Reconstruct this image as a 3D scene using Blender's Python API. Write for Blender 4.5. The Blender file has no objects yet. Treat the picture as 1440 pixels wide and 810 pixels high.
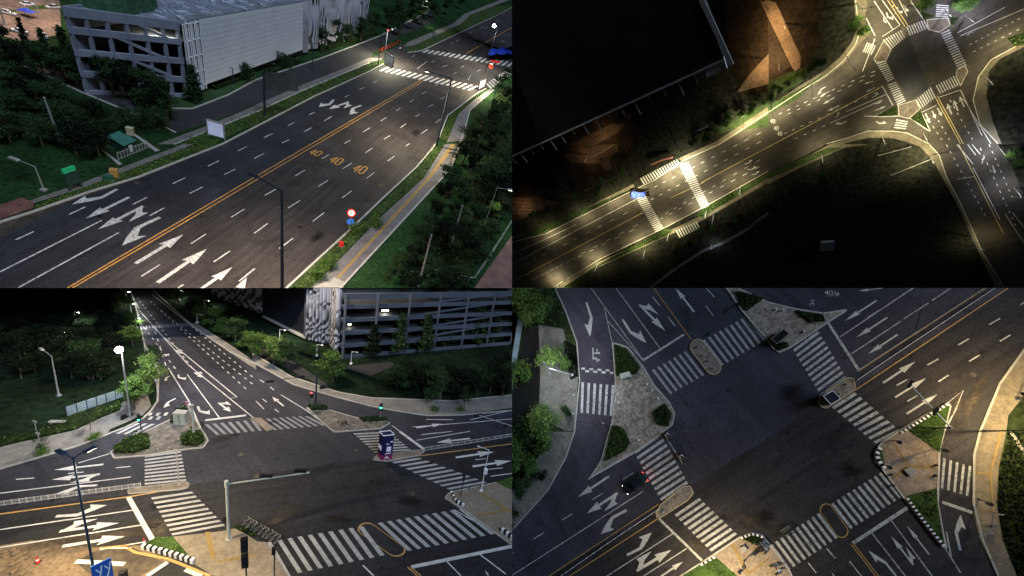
import bpy, bmesh, math, random
from mathutils import Vector, Matrix
random.seed(11)
SC = bpy.context.scene
PI = math.pi
# ---------------------------------------------------------------- camera, sky, sun, exposure
F = 600.0                       # focal length in photo pixels (photo is 1440 px wide)
cam_d = bpy.data.cameras.new('camera'); cam = bpy.data.objects.new('camera', cam_d)
SC.collection.objects.link(cam); SC.camera = cam
cam_d.sensor_width = 36; cam_d.lens = F / 1440 * 36; cam_d.clip_start = 0.5; cam_d.clip_end = 20000
cam.rotation_euler = (PI / 2, 0, 0)
SUN_DIR = Vector((0.9, -1.2, .70)).normalized()      # towards the light
W = bpy.data.worlds.new('World'); SC.world = W; W.use_nodes = True
_n = W.node_tree.nodes; _l = W.node_tree.links
sky = _n.new('ShaderNodeTexSky'); sky.sky_type = 'NISHITA'; sky.sun_disc = False
sky.sun_elevation = math.asin(SUN_DIR.z); sky.sun_rotation = math.atan2(SUN_DIR.x, SUN_DIR.y)
bg = _n['Background']; _l.new(sky.outputs[0], bg.inputs[0]); bg.inputs[1].default_value = 0.0045
sun_d = bpy.data.lights.new('dusk_light', 'SUN'); sun_d.energy = 2.3; sun_d.angle = math.radians(25)
sun_d.color = (0.60, 0.76, 1.0)
sun = bpy.data.objects.new('dusk_light', sun_d); SC.collection.objects.link(sun)
sun.rotation_euler = SUN_DIR.to_track_quat('Z', 'Y').to_euler()
SC.view_settings.view_transform = 'Standard'; SC.view_settings.look = 'None'
SC.view_settings.exposure = 0.0; SC.view_settings.gamma = 1.0; SC.view_settings.use_curve_mapping = False
SC.cycles.use_denoising = True
SC.cycles.max_bounces = 4; SC.cycles.diffuse_bounces = 2; SC.cycles.glossy_bounces = 2
SC.cycles.sample_clamp_indirect = 3.0
COL = SC.collection

# ---------------------------------------------------------------- materials
MATS = {}
def mat(name, col, rough=0.8, var=0.25, scale=0.5, fine=8.0, finev=0.2, stain=None, streak=None, bump=0.0, metal=0.0, emit=None, es=1.0, wear=0.0, spec=0.3):
    if name in MATS: return MATS[name]
    m = bpy.data.materials.new(name); m.use_nodes = True; MATS[name] = m
    nt = m.node_tree; N = nt.nodes; L = nt.links; b = N['Principled BSDF']
    b.inputs['Roughness'].default_value = rough; b.inputs['Metallic'].default_value = metal
    b.inputs['Specular IOR Level'].default_value = spec
    tc = N.new('ShaderNodeTexCoord')
    n1 = N.new('ShaderNodeTexNoise'); n1.inputs['Scale'].default_value = scale; n1.inputs['Detail'].default_value = 6; n1.inputs['Roughness'].default_value = .62
    n2 = N.new('ShaderNodeTexNoise'); n2.inputs['Scale'].default_value = fine; n2.inputs['Detail'].default_value = 3
    L.new(tc.outputs['Object'], n1.inputs[0]); L.new(tc.outputs['Object'], n2.inputs[0])
    def rng(src, v):
        r = N.new('ShaderNodeMapRange'); r.inputs[1].default_value = .3; r.inputs[2].default_value = .7
        r.inputs[3].default_value = 1 - v; r.inputs[4].default_value = 1 + v; L.new(src, r.inputs[0]); return r.outputs[0]
    mu = N.new('ShaderNodeMath'); mu.operation = 'MULTIPLY'; L.new(rng(n1.outputs[0], var), mu.inputs[0]); L.new(rng(n2.outputs[0], finev), mu.inputs[1])
    vm = N.new('ShaderNodeVectorMath'); vm.operation = 'SCALE'; vm.inputs[0].default_value = col[:3]; L.new(mu.outputs[0], vm.inputs['Scale'])
    out = vm.outputs[0]
    if wear:
        n3 = N.new('ShaderNodeTexNoise'); n3.inputs['Scale'].default_value = 2.2; n3.inputs['Detail'].default_value = 8; n3.inputs['Roughness'].default_value = .75
        L.new(tc.outputs['Object'], n3.inputs[0])
        r = N.new('ShaderNodeMapRange'); r.inputs[1].default_value = .49; r.inputs[2].default_value = .60; r.inputs[3].default_value = 0; r.inputs[4].default_value = wear
        L.new(n3.outputs[0], r.inputs[0])
        mx = N.new('ShaderNodeMixRGB'); L.new(r.outputs[0], mx.inputs[0]); L.new(out, mx.inputs[1]); mx.inputs[2].default_value = (.07, .07, .07, 1); out = mx.outputs[0]
    if stain is None and 'asphalt' in name: stain = .5
    if stain:
        for sc_, lo_, hi_, amt in ((.16, .56, .66, stain * .6), (.55, .60, .68, stain)):
            n4 = N.new('ShaderNodeTexNoise'); n4.inputs['Scale'].default_value = sc_; n4.inputs['Detail'].default_value = 9; n4.inputs['Roughness'].default_value = .68; n4.inputs['Distortion'].default_value = .6
            L.new(tc.outputs['Object'], n4.inputs[0]); r4 = N.new('ShaderNodeMapRange'); r4.inputs[1].default_value = lo_; r4.inputs[2].default_value = hi_; r4.inputs[3].default_value = 1; r4.inputs[4].default_value = 1 - amt
            L.new(n4.outputs[0], r4.inputs[0]); v4 = N.new('ShaderNodeVectorMath'); v4.operation = 'SCALE'; L.new(out, v4.inputs[0]); L.new(r4.outputs[0], v4.inputs['Scale']); out = v4.outputs[0]
    for ang, w_, amt in (streak or []):
        mp = N.new('ShaderNodeMapping'); mp.vector_type = 'TEXTURE'; mp.inputs['Rotation'].default_value = (0, 0, ang); mp.inputs['Scale'].default_value = (w_ * 22, w_, 1); L.new(tc.outputs['Object'], mp.inputs[0])
        n5 = N.new('ShaderNodeTexNoise'); n5.inputs['Scale'].default_value = 1; n5.inputs['Detail'].default_value = 4; n5.inputs['Roughness'].default_value = .6; L.new(mp.outputs[0], n5.inputs[0])
        r5 = N.new('ShaderNodeMapRange'); r5.inputs[1].default_value = .33; r5.inputs[2].default_value = .67; r5.inputs[3].default_value = 1 - amt; r5.inputs[4].default_value = 1 + amt; L.new(n5.outputs[0], r5.inputs[0])
        v5 = N.new('ShaderNodeVectorMath'); v5.operation = 'SCALE'; L.new(out, v5.inputs[0]); L.new(r5.outputs[0], v5.inputs['Scale']); out = v5.outputs[0]
    L.new(out, b.inputs['Base Color'])
    if bump:
        bp = N.new('ShaderNodeBump'); bp.inputs['Strength'].default_value = bump; bp.inputs['Distance'].default_value = .1
        L.new(n2.outputs[0], bp.inputs['Height']); L.new(bp.outputs[0], b.inputs['Normal'])
    if emit:
        b.inputs['Emission Color'].default_value = (*emit, 1); b.inputs['Emission Strength'].default_value = es
    return m
def patterned(name, col, col2, kind, scale, mortar=.02, rough=.85, w=.5, h=.25):
    """bricks / pavers whose joints are part of the material"""
    if name in MATS: return MATS[name]
    m = mat(name, col, rough); nt = m.node_tree; N = nt.nodes; L = nt.links; b = N['Principled BSDF']
    tc = N.new('ShaderNodeTexCoord')
    src = b.inputs['Base Color'].links[0].from_socket
    if kind == 'brick':
        t = N.new('ShaderNodeTexBrick'); t.inputs['Scale'].default_value = scale; t.inputs['Mortar Size'].default_value = mortar
        t.inputs['Brick Width'].default_value = w; t.inputs['Row Height'].default_value = h
        t.inputs['Color1'].default_value = (1, 1, 1, 1); t.inputs['Color2'].default_value = (.75, .75, .75, 1); t.inputs['Mortar'].default_value = (*col2, 1)
        out = t.outputs[0]
    else:
        t = N.new('ShaderNodeTexVoronoi'); t.inputs['Scale'].default_value = scale
        r = N.new('ShaderNodeMapRange'); L.new(t.outputs['Color'], r.inputs[0]); r.inputs[3].default_value = .45; r.inputs[4].default_value = 1.5
        out = r.outputs[0]
    L.new(tc.outputs['Object'], t.inputs['Vector'])
    mx = N.new('ShaderNodeMixRGB'); mx.blend_type = 'MULTIPLY'; mx.inputs[0].default_value = 1
    L.new(src, mx.inputs[1]); L.new(out, mx.inputs[2]); L.new(mx.outputs[0], b.inputs['Base Color'])
    return m
def leafmat(name, c1, c2):
    if name in MATS: return MATS[name]
    m = mat(name, c1, .7, .3, .5, 5, .3, spec=.06); nt = m.node_tree; N = nt.nodes; L = nt.links; b = N['Principled BSDF']
    g = N.new('ShaderNodeNewGeometry'); r = N.new('ShaderNodeValToRGB')
    r.color_ramp.elements[0].color = (*c1, 1); r.color_ramp.elements[1].color = (*c2, 1)
    L.new(g.outputs['Random Per Island'], r.inputs[0]); L.new(r.outputs[0], b.inputs['Base Color'])
    return m
asph_old = mat('asphalt_old', (.062, .058, .064), .78, .30, .06, 3, .22, spec=.25)
asph_new = mat('asphalt_new', (.026, .026, .027), .7, .28, .08, 3, .2, spec=.3)
asph_one = mat('asphalt_road', (.034, .031, .031), .72, .35, .05, 2, .22, spec=.3)
asph_two = mat('asphalt_valley', (.052, .049, .045), .75, .3, .03, 1, .2, spec=.25)
white_p = mat('white_paint', (.46, .46, .455), .6, .2, .3, 4, .2, wear=.75)
grey_p = mat('faded_white_paint', (.36, .36, .38), .6, .15, .3, 4, .15, wear=.5)
yell_p = mat('yellow_paint', (.50, .25, .06), .6, .2, .3, 4, .2, wear=.5)
kerb_m = mat('kerb_stone', (.34, .33, .30), .85, .15, .5, 5, .15)
conc = mat('concrete', (.28, .27, .25), .85, .2, .3, 4, .12, bump=.2)
pave_m = patterned('pavers', (.17, .155, .14), (.35, .35, .35), 'brick', 1.0, .03, w=.8, h=.4)
cobble = patterned('cobble', (.21, .19, .16), (.3, .3, .3), 'voronoi', 3.0)
yell_b = mat('pale_yellow_paint', (.50, .40, .18), .6, .15, .3, 4, .1, wear=.25); yell_d = mat('ochre_paint', (.46, .27, .09), .6, .15, .3, 4, .1, wear=.3)
tact_m = mat('tactile_yellow', (.24, .16, .06), .8, .2, 1, 6, .2)
dirt_m = mat('bare_soil', (.16, .115, .075), .95, .45, .25, 3, .3, bump=.5)
grass_m = mat('grass', (.045, .08, .022), .9, .5, .5, 6, .5, bump=.6, spec=.05)
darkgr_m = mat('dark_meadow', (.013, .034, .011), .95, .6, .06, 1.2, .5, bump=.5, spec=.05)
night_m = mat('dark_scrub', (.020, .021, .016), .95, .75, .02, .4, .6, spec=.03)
steel_d = mat('dark_steel', (.035, .045, .06), .5, .1, 1, 4, .1, metal=.3)
steel_g = mat('galvanised_steel', (.38, .38, .36), .45, .1, 1, 4, .1, metal=.3)
white_m = mat('white_coating', (.72, .73, .76), .5, .06, .5, 4, .05)
black_m = mat('black_plastic', (.012, .012, .014), .4, .1, 1, 5, .1)
rubber = mat('rubber', (.015, .015, .015), .9)
glass_d = mat('dark_glass', (.015, .02, .025), .12, .05, 1, 3, .05, spec=.6)
navy = mat('navy_panel', (.012, .010, .07), .5, .15, .5, 3, .1)
blue_m = mat('blue_tarp', (.02, .05, .42), .6, .3, .6, 4, .2)
red_m = mat('red_paint', (.5, .025, .02), .5, .1, 1, 4, .1)
pink_m = mat('magenta_panel', (.22, .02, .10), .5, .2, 1, 4, .1)
green_m = mat('green_sign', (.015, .10, .06), .5, .1, 1, 4, .1)
teal_m = mat('teal_roof', (.045, .15, .12), .6, .2, .4, 3, .1)
orange_m = mat('orange_plastic', (.42, .24, .08), .5, .1, 1, 4, .1)
barkm = mat('bark', (.10, .085, .065), .95, .3, 1, 5, .3, bump=.4)
leaf_d = leafmat('leaves_dark', (.010, .026, .010), (.040, .075, .028))
leaf_m = leafmat('leaves_mid', (.030, .07, .015), (.10, .17, .04))
leaf_l = leafmat('leaves_light', (.055, .11, .02), (.16, .24, .07))
leaf_h = leafmat('hedge_leaves', (.022, .05, .010), (.075, .12, .03))
leaf_k = leafmat('leaves_black', (.004, .008, .004), (.014, .022, .010))
e_white = mat('lamp_glow_white', (1, 1, 1), emit=(.95, .96, 1.0), es=60)
e_soft = mat('lamp_glow_soft', (1, 1, 1), emit=(.95, 1, .85), es=12)
e_warm = mat('lamp_glow_warm', (1, .9, .7), emit=(1, .88, .6), es=25)
e_red = mat('signal_red_lit', (.5, .02, .02), emit=(1, .04, .05), es=14)
e_green = mat('signal_green_lit', (.02, .5, .2), emit=(.03, 1, .5), es=14)
e_blue = mat('lit_screen', (.6, .65, .9), emit=(.55, .58, .85), es=.25)
e_head = mat('headlamp_glow', (1, 1, 1), emit=(1, .97, .9), es=8)
e_tail = mat('tail_lamp_glow', (.6, .02, .02), emit=(1, .05, .03), es=6)
skin_m = mat('skin', (.42, .25, .17), .6); cloth_w = mat('white_shirt', (.6, .6, .62), .9); cloth_d = mat('dark_clothes', (.03, .035, .05), .9)

# ---------------------------------------------------------------- mesh builder
class MB:
    def __init__(s): s.v = []; s.f = []
    def add(s, vs, fs):
        o = len(s.v); s.v += [tuple(v) for v in vs]; s.f += [tuple(i + o for i in f) for f in fs]; return s
    def prism(s, pts, z0, z1, top=True):
        n = len(pts); a = sum(pts[i][0] * pts[(i + 1) % n][1] - pts[(i + 1) % n][0] * pts[i][1] for i in range(n))
        if a < 0: pts = pts[::-1]
        if z0 is None: return s.add([(p[0], p[1], z1) for p in pts], [tuple(range(n))])
        vs = [(p[0], p[1], z0) for p in pts] + [(p[0], p[1], z1) for p in pts]
        fs = [(i, (i + 1) % n, (i + 1) % n + n, i + n) for i in range(n)] + [tuple(range(n, 2 * n)), tuple(range(n - 1, -1, -1))]
        return s.add(vs, fs)
    def box(s, c, d, rz=0, taper=1.0, rx=0):
        R = Matrix.Rotation(rz, 3, 'Z') @ Matrix.Rotation(rx, 3, 'X'); vs = []
        for sz in (-1, 1):
            k = taper if sz > 0 else 1
            for sx, sy in ((-1, -1), (1, -1), (1, 1), (-1, 1)):
                vs.append(Vector(c) + R @ Vector((sx * d[0] / 2 * k, sy * d[1] / 2 * k, sz * d[2] / 2)))
        return s.add(vs, [(0, 3, 2, 1), (4, 5, 6, 7), (0, 1, 5, 4), (1, 2, 6, 5), (2, 3, 7, 6), (3, 0, 4, 7)])
    def bar(s, a, b, w, h):       # box beam between two 3-D points, w across (horizontal), h up
        a = Vector(a); b = Vector(b); d = (b - a).normalized()
        sd = d.cross(Vector((0, 0, 1)))
        sd = Vector((1, 0, 0)) if sd.length < 1e-4 else sd.normalized()
        up = sd.cross(d); vs = []
        for p in (a, b):
            for i, j in ((-1, -1), (1, -1), (1, 1), (-1, 1)): vs.append(p + sd * i * w / 2 + up * j * h / 2)
        return s.add(vs, [(0, 1, 2, 3), (7, 6, 5, 4), (0, 4, 5, 1), (1, 5, 6, 2), (2, 6, 7, 3), (3, 7, 4, 0)])
    def tube(s, pts, rs, n=8):
        pts = [Vector(p) for p in pts]; rs = rs if hasattr(rs, '__len__') else [rs] * len(pts); vs = []; fs = []
        for i, p in enumerate(pts):
            d = (pts[min(i + 1, len(pts) - 1)] - pts[max(i - 1, 0)]).normalized()
            u = d.cross(Vector((0, 0, 1)) if abs(d.z) < .9 else Vector((1, 0, 0))).normalized(); w = d.cross(u)
            for k in range(n):
                a = 2 * PI * k / n; vs.append(p + (u * math.cos(a) + w * math.sin(a)) * rs[i])
        for i in range(len(pts) - 1):
            for k in range(n): fs.append((i * n + k, i * n + (k + 1) % n, (i + 1) * n + (k + 1) % n, (i + 1) * n + k))
        fs += [tuple(range(n - 1, -1, -1)), tuple(range((len(pts) - 1) * n, len(pts) * n))]
        return s.add(vs, fs)
    def ball(s, c, r, n=8, sq=(1, 1, 1)):
        vs = []; fs = []; c = Vector(c)
        for i in range(n + 1):
            th = PI * i / n
            for k in range(n * 2):
                ph = PI * k / n; vs.append(c + Vector((r * sq[0] * math.sin(th) * math.cos(ph), r * sq[1] * math.sin(th) * math.sin(ph), r * sq[2] * math.cos(th))))
        m = n * 2
        for i in range(n):
            for k in range(m): fs.append((i * m + k, (i + 1) * m + k, (i + 1) * m + (k + 1) % m, i * m + (k + 1) % m))
        return s.add(vs, fs)
    def leaf(s, c, r, rnd):
        a = Vector((rnd.gauss(0, 1), rnd.gauss(0, 1), rnd.gauss(0, 1))).normalized()
        b = a.cross(Vector((rnd.gauss(0, 1), rnd.gauss(0, 1), rnd.gauss(0, 1)))).normalized(); c = Vector(c)
        return s.add([c - a * r, c + b * r * .6, c + a * r, c - b * r * .6], [(0, 1, 2, 3)])
    def mesh(s, name, m):
        me = bpy.data.meshes.new(name); me.from_pydata(s.v, [], s.f); me.materials.append(m)
        if any(len(f) > 4 for f in s.f):
            bm = bmesh.new(); bm.from_mesh(me)
            bmesh.ops.triangulate(bm, faces=[f for f in bm.faces if len(f.verts) > 4]); bm.to_mesh(me); bm.free()
        me.update(); return me

# ---------------------------------------------------------------- the four places
REG = []          # (object, place, clip flags)
class Place:
    def __init__(s, vp, D, centre, xs, zs, unit=1.0):
        s.d = Vector(((vp[0] - 720) / F, 1, (405 - vp[1]) / F)).normalized(); s.n = -s.d; s.D = D; s.u = unit; s.xs = xs; s.zs = zs
        ex = (Vector((1, 0, 0)) - s.n * s.n.x).normalized(); ey = s.n.cross(ex)
        O = s.ray(*centre); O = O * (D / s.d.dot(O)); s.O = O
        s.M = Matrix(((ex.x, ey.x, s.n.x, O.x), (ex.y, ey.y, s.n.y, O.y), (ex.z, ey.z, s.n.z, O.z), (0, 0, 0, 1))); s.Mi = s.M.inverted()
    def ray(s, px, py): return Vector(((px - 720) / F, 1, (405 - py) / F))
    def G(s, p, h=0):            # ground point (or point h above ground) seen at a place in the view
        r = s.ray(*p); k = s.d.dot(r)
        k = max(k, 1e-3); q = s.Mi @ (r * ((s.D - h) / k)); return Vector((q.x, q.y))
    def H(s, b, t):              # height above ground point b of what is seen at t
        B = s.G(b); Bw = s.M @ Vector((B.x, B.y, 0)); r = s.ray(*t).normalized(); n = s.n
        c = n.dot(r); w = -(Bw - r * Bw.dot(r)); m = n - r * c
        return m.dot(w) / m.dot(m)
    def link(s, name, mb, m, parent=None, mw=None, clip=True, smooth=False):
        o = bpy.data.objects.new(name, mb.mesh(name, m) if isinstance(mb, MB) else mb); COL.objects.link(o)
        if parent: o.parent = parent
        else: o.matrix_world = s.M if mw is None else mw
        if smooth: o.data.shade_smooth()
        REG.append((o, s, clip)); return o
    def at(s, xy, rz=0, z=0, sc=1.0, sz=None):
        return s.M @ Matrix.Translation((xy[0], xy[1], z)) @ Matrix.Rotation(rz, 4, 'Z') @ Matrix.Diagonal((sc, sc, sc if sz is None else sz, 1))
    def thing(s, name, label, cat, xy, rz=0, z=0, group=None, sc=1.0):
        o = bpy.data.objects.new(name, None); COL.objects.link(o); o.empty_display_size = .3
        o.matrix_world = s.at(xy, rz, z, sc); return tag(o, label, cat, group)
    def flat(s, name, polys, m, lift, kind='structure', thick=None, **k):   # polys: lists of view places
        mb = MB()
        for p in polys: mb.prism([s.G(q) for q in p], (0.0 if thick else None), lift)
        o = s.link(name, mb, m, **k)
        if kind: o['kind'] = kind
        return o
def tag(o, label, cat, group=None):
    o['label'] = label; o['category'] = cat
    if group: o['group'] = group
    return o
def copy_tree(o, pl, mw=None, parent=None):
    c = o.copy(); COL.objects.link(c)
    if parent: c.parent = parent
    else: c.matrix_world = mw
    if c.type == 'MESH': REG.append((c, pl, True))
    for ch in [x for x in o.children]: copy_tree(ch, pl, parent=c)
    return c
def zoom(x0, y0):
    def f(*pts): return [(x0 + x / 3.989, y0 + y / 3.989) for x, y in pts]
    return f
a1, a2, a3, a4 = zoom(0, 0), zoom(360, 0), zoom(0, 203), zoom(360, 203)
b1, b2, b3, b4 = zoom(720, 0), zoom(1080, 0), zoom(720, 203), zoom(1080, 203)
c1, c2, c3, c4 = zoom(0, 404), zoom(360, 404), zoom(0, 607), zoom(360, 607)
d1, d2, d3, d4 = zoom(720, 404), zoom(1080, 404), zoom(720, 607), zoom(1080, 607)
A = Place((400, 1150), 62, (360, 200), -1, 1, 1.6)     # avenue beside the parking garage
B = Place((1080, -200), 330, (1080, 202), 1, 1, 1.0)    # avenue and junction from high above
C = Place((388, 2200), 45, (360, 640), -1, -1, .9)     # junction at an angle
D = Place((1080, 608), 90, (1080, 608), 1, -1, 1.0)    # junction from straight above

def heading(pl, p, q): d = pl.G(q) - pl.G(p); return math.atan2(d.y, d.x)
hA = heading(A, (97, 405), (591, 113)); hB = heading(B, (720, 396), (1240, 120)); hC1 = heading(C, (200, 430), (400, 600)); hC2 = heading(C, (0, 724), (700, 622)); hD = heading(D, (800, 800), (1400, 420)); hD2 = heading(D, (900, 430), (1240, 790))
for nm, ss in (('asphalt_road', None),): pass
def asphalt(name, col, streak, rough=.72): return mat(name, col, rough, .4, .07, 2.5, .28, stain=.6, streak=[(a, w, m * 1.1) for a, w, m in streak], spec=.2)
def blob(pl, px, r, k=1.6, ang=0):      # irregular stain outline in local metres around a view place
    g = pl.G(px); rnd = random.Random(int(px[0] * 31 + px[1] * 17)); out = []
    for i in range(14):
        a = 2 * PI * i / 14; q = r * rnd.uniform(.55, 1.2); x, y = q * k * math.cos(a), q * math.sin(a); out.append(g + Vector((x * math.cos(ang) - y * math.sin(ang), x * math.sin(ang) + y * math.cos(ang))))
    return out
oil_m = mat('oil_stain', (.012, .011, .011), .45, .4, 1, 5, .3, spec=.3); patch_m = mat('tar_patch', (.018, .018, .019), .6, .3, .5, 5, .3, spec=.2); dust_m = mat('road_dust', (.085, .07, .055), .95, .5, .4, 3, .4, spec=.05)
for _m in (oil_m, dust_m):      # stains thin out towards their rims
    N_ = _m.node_tree.nodes; K_ = _m.node_tree.links; a_ = N_.new('ShaderNodeAttribute'); a_.attribute_name = 'fade'; z_ = N_.new('ShaderNodeTexNoise'); z_.inputs['Scale'].default_value = 1.3; z_.inputs['Detail'].default_value = 7; t_ = N_.new('ShaderNodeTexCoord'); K_.new(t_.outputs['Object'], z_.inputs[0])
    p_ = N_.new('ShaderNodeMath'); p_.operation = 'MULTIPLY'; K_.new(a_.outputs['Fac'], p_.inputs[0]); K_.new(z_.outputs[0], p_.inputs[1]); q_ = N_.new('ShaderNodeMapRange'); q_.inputs[1].default_value = .03; q_.inputs[2].default_value = .45; q_.inputs[4].default_value = .8; K_.new(p_.outputs[0], q_.inputs[0]); K_.new(q_.outputs[0], N_['Principled BSDF'].inputs['Alpha'])
def road_wear(pl, oils, dusts, seams, lift, w=.07):
    for nm, ls, m, k in (('oil_stain', oils, oil_m, 0), ('road_dust', dusts, dust_m, .004)):
        if ls:
            mb = MB(); fade = []
            for px, r, kk, an in ls:
                bl = blob(pl, px, r * 1.25, kk, an); c = pl.G(px); n = len(bl); mb.add([(c.x, c.y, lift + k)] + [(p.x, p.y, lift + k) for p in bl], [(0, 1 + i, 1 + (i + 1) % n) for i in range(n)]); fade += [1.0] + [0.0] * n
            me = mb.mesh(nm, m); at_ = me.attributes.new('fade', 'FLOAT', 'POINT')
            for i, v in enumerate(fade): at_.data[i].value = v
            o = pl.link(nm, me, m); o['kind'] = 'structure'
    if seams: marks(pl, 'tar_seam', [q for s_ in seams for q in line_polys(pl, s_, w * pl.u)], patch_m, lift + .006)
def manholes(pl, pts, label, lift, r=.36):
    first = None
    for p in pts:
        if first is None:
            first = pl.link('manhole_cover', MB().tube([(0, 0, 0), (0, 0, lift)], r * pl.u, 16), mat('cast_iron', (.06, .055, .05), .5, .3, 2, 8, .3, metal=.3), mw=pl.at(pl.G(p))); tag(first, label, 'manhole', label)
        else: copy_tree(first, pl, pl.at(pl.G(p)))
# ---------------------------------------------------------------- markings
def lerp(a, b, t): return (a[0] + (b[0] - a[0]) * t, a[1] + (b[1] - a[1]) * t)
def line_polys(pl, pts, w):                              # ribbon of width w metres through view places
    g = [pl.G(p) for p in pts]; out = []
    L = []; R = []
    for i, p in enumerate(g):
        d = (g[min(i + 1, len(g) - 1)] - g[max(i - 1, 0)]).normalized(); q = Vector((-d.y, d.x)) * w / 2
        L.append(p + q); R.append(p - q)
    return [[L[i], L[i + 1], R[i + 1], R[i]] for i in range(len(g) - 1)]
def marks(pl, name, polys_local, m, lift):
    mb = MB()
    for p in polys_local: mb.prism(p, None, lift)
    o = pl.link(name, mb, m); o['kind'] = 'structure'; return o
def zebra(pl, p00, p10, p11, p01, n, duty=.5):
    out = []
    for i in range(n):
        t0 = i / (n - 1 + duty); t1 = t0 + duty / (n - 1 + duty)
        out.append([pl.G(q) for q in (lerp(p00, p10, t0), lerp(p00, p10, t1), lerp(p01, p11, t1), lerp(p01, p11, t0))])
    return out
def dashed(pl, p, q, n, duty, w):
    g0 = pl.G(p); g1 = pl.G(q); out = []; d = (g1 - g0); u = d.normalized(); s = Vector((-u.y, u.x)) * w / 2
    for i in range(n):
        a = g0 + d * (i / n); b = g0 + d * ((i + duty) / n); out.append([a + s, b + s, b - s, a - s])
    return out
ARROW = [(0, -.024), (.60, -.024), (.58, -.078), (1, 0), (.58, .078), (.60, .024), (0, .024)]
TURN = [(0, -.026), (.50, -.03), (.80, .085), (1.0, .19), (.58, .225), (.66, .15), (.45, .03), (0, .026)]
BRANCH = [(.04, .02), (.20, .02), (.30, .08), (.56, .15), (.14, .17), (.17, .10)]
def arrow(pl, tail, tip, kind='s', side=1, wf=1.0):
    g0 = pl.G(tail); g1 = pl.G(tip); d = g1 - g0; L = d.length; u = d / L; s = Vector((-u.y, u.x)) * side
    if kind == 't':           # tip lies off to the side: aim the shaft so that the template's tip lands on it
        ang = math.atan2(.20 * wf, 1.0) * -side; k = 1 / math.hypot(1, .20 * wf)
        u = Vector((u.x * math.cos(ang) - u.y * math.sin(ang), u.x * math.sin(ang) + u.y * math.cos(ang))); L *= k; s = Vector((-u.y, u.x)) * side
    f = lambda T: [g0 + u * a * L + s * b * L * wf for a, b in T]
    if kind == 's': return [f(ARROW)]
    if kind == 't': return [f(TURN)]
    return [f(ARROW), f(BRANCH)]
def ring_polys(pl, pts, w):                              # closed ribbon
    g = [pl.G(p) for p in pts]; n = len(g); out = []; c = sum(g, Vector((0, 0))) / n
    inn = [p + (c - p).normalized() * w for p in g]
    return [[g[i], g[(i + 1) % n], inn[(i + 1) % n], inn[i]] for i in range(n)]
def capsule(a, b, r, ry=None, n=8):
    ry = ry or r; d = Vector(b) - Vector(a); th = math.atan2(d.y, d.x); out = []
    for k in range(n + 1): t = th + PI / 2 + PI * k / n; out.append((a[0] + r * math.cos(t), a[1] + ry * math.sin(t)))
    for k in range(n + 1): t = th - PI / 2 + PI * k / n; out.append((b[0] + r * math.cos(t), b[1] + ry * math.sin(t)))
    return out

# ---------------------------------------------------------------- kerbs, paving
def kerb(pl, name, pts, m=kerb_m, w=.3, h=.15):
    g = [pl.G(p) for p in pts]; mb = MB(); w *= pl.u
    for i in range(len(g) - 1):
        d = (g[i + 1] - g[i])
        if d.length < 1e-3: continue
        u = d.normalized(); q = Vector((-u.y, u.x)) * w / 2; e = u * .02
        mb.prism([g[i] + q, g[i + 1] + q - e, g[i + 1] - q - e, g[i] - q], 0, h * pl.u)
    o = pl.link(name, mb, m); o['kind'] = 'structure'; return o
def striped_kerb(pl, pts, n, label, h=.5, w=.3):
    """black and white kerb blocks along a line"""
    g = [pl.G(p) for p in pts]; L = [(g[i + 1] - g[i]).length for i in range(len(g) - 1)]; T = sum(L)
    def P(s):
        for i, l in enumerate(L):
            if s <= l or i == len(L) - 1: return g[i] + (g[i + 1] - g[i]) * (s / l)
            s -= l
    t = pl.thing('striped_kerb', label, 'kerb', g[0]); o = g[0]
    for k, m in ((0, white_m), (1, black_m)):
        mb = MB()
        for i in range(k, n, 2):
            a = P(T * i / n) - o; b = P(T * (i + 1) / n) - o; mb.bar((a.x, a.y, h / 2 * pl.u), (b.x, b.y, h / 2 * pl.u), w * pl.u, h * pl.u)
        pl.link('white_blocks' if k == 0 else 'black_blocks', mb, m, t)
    return t

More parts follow.
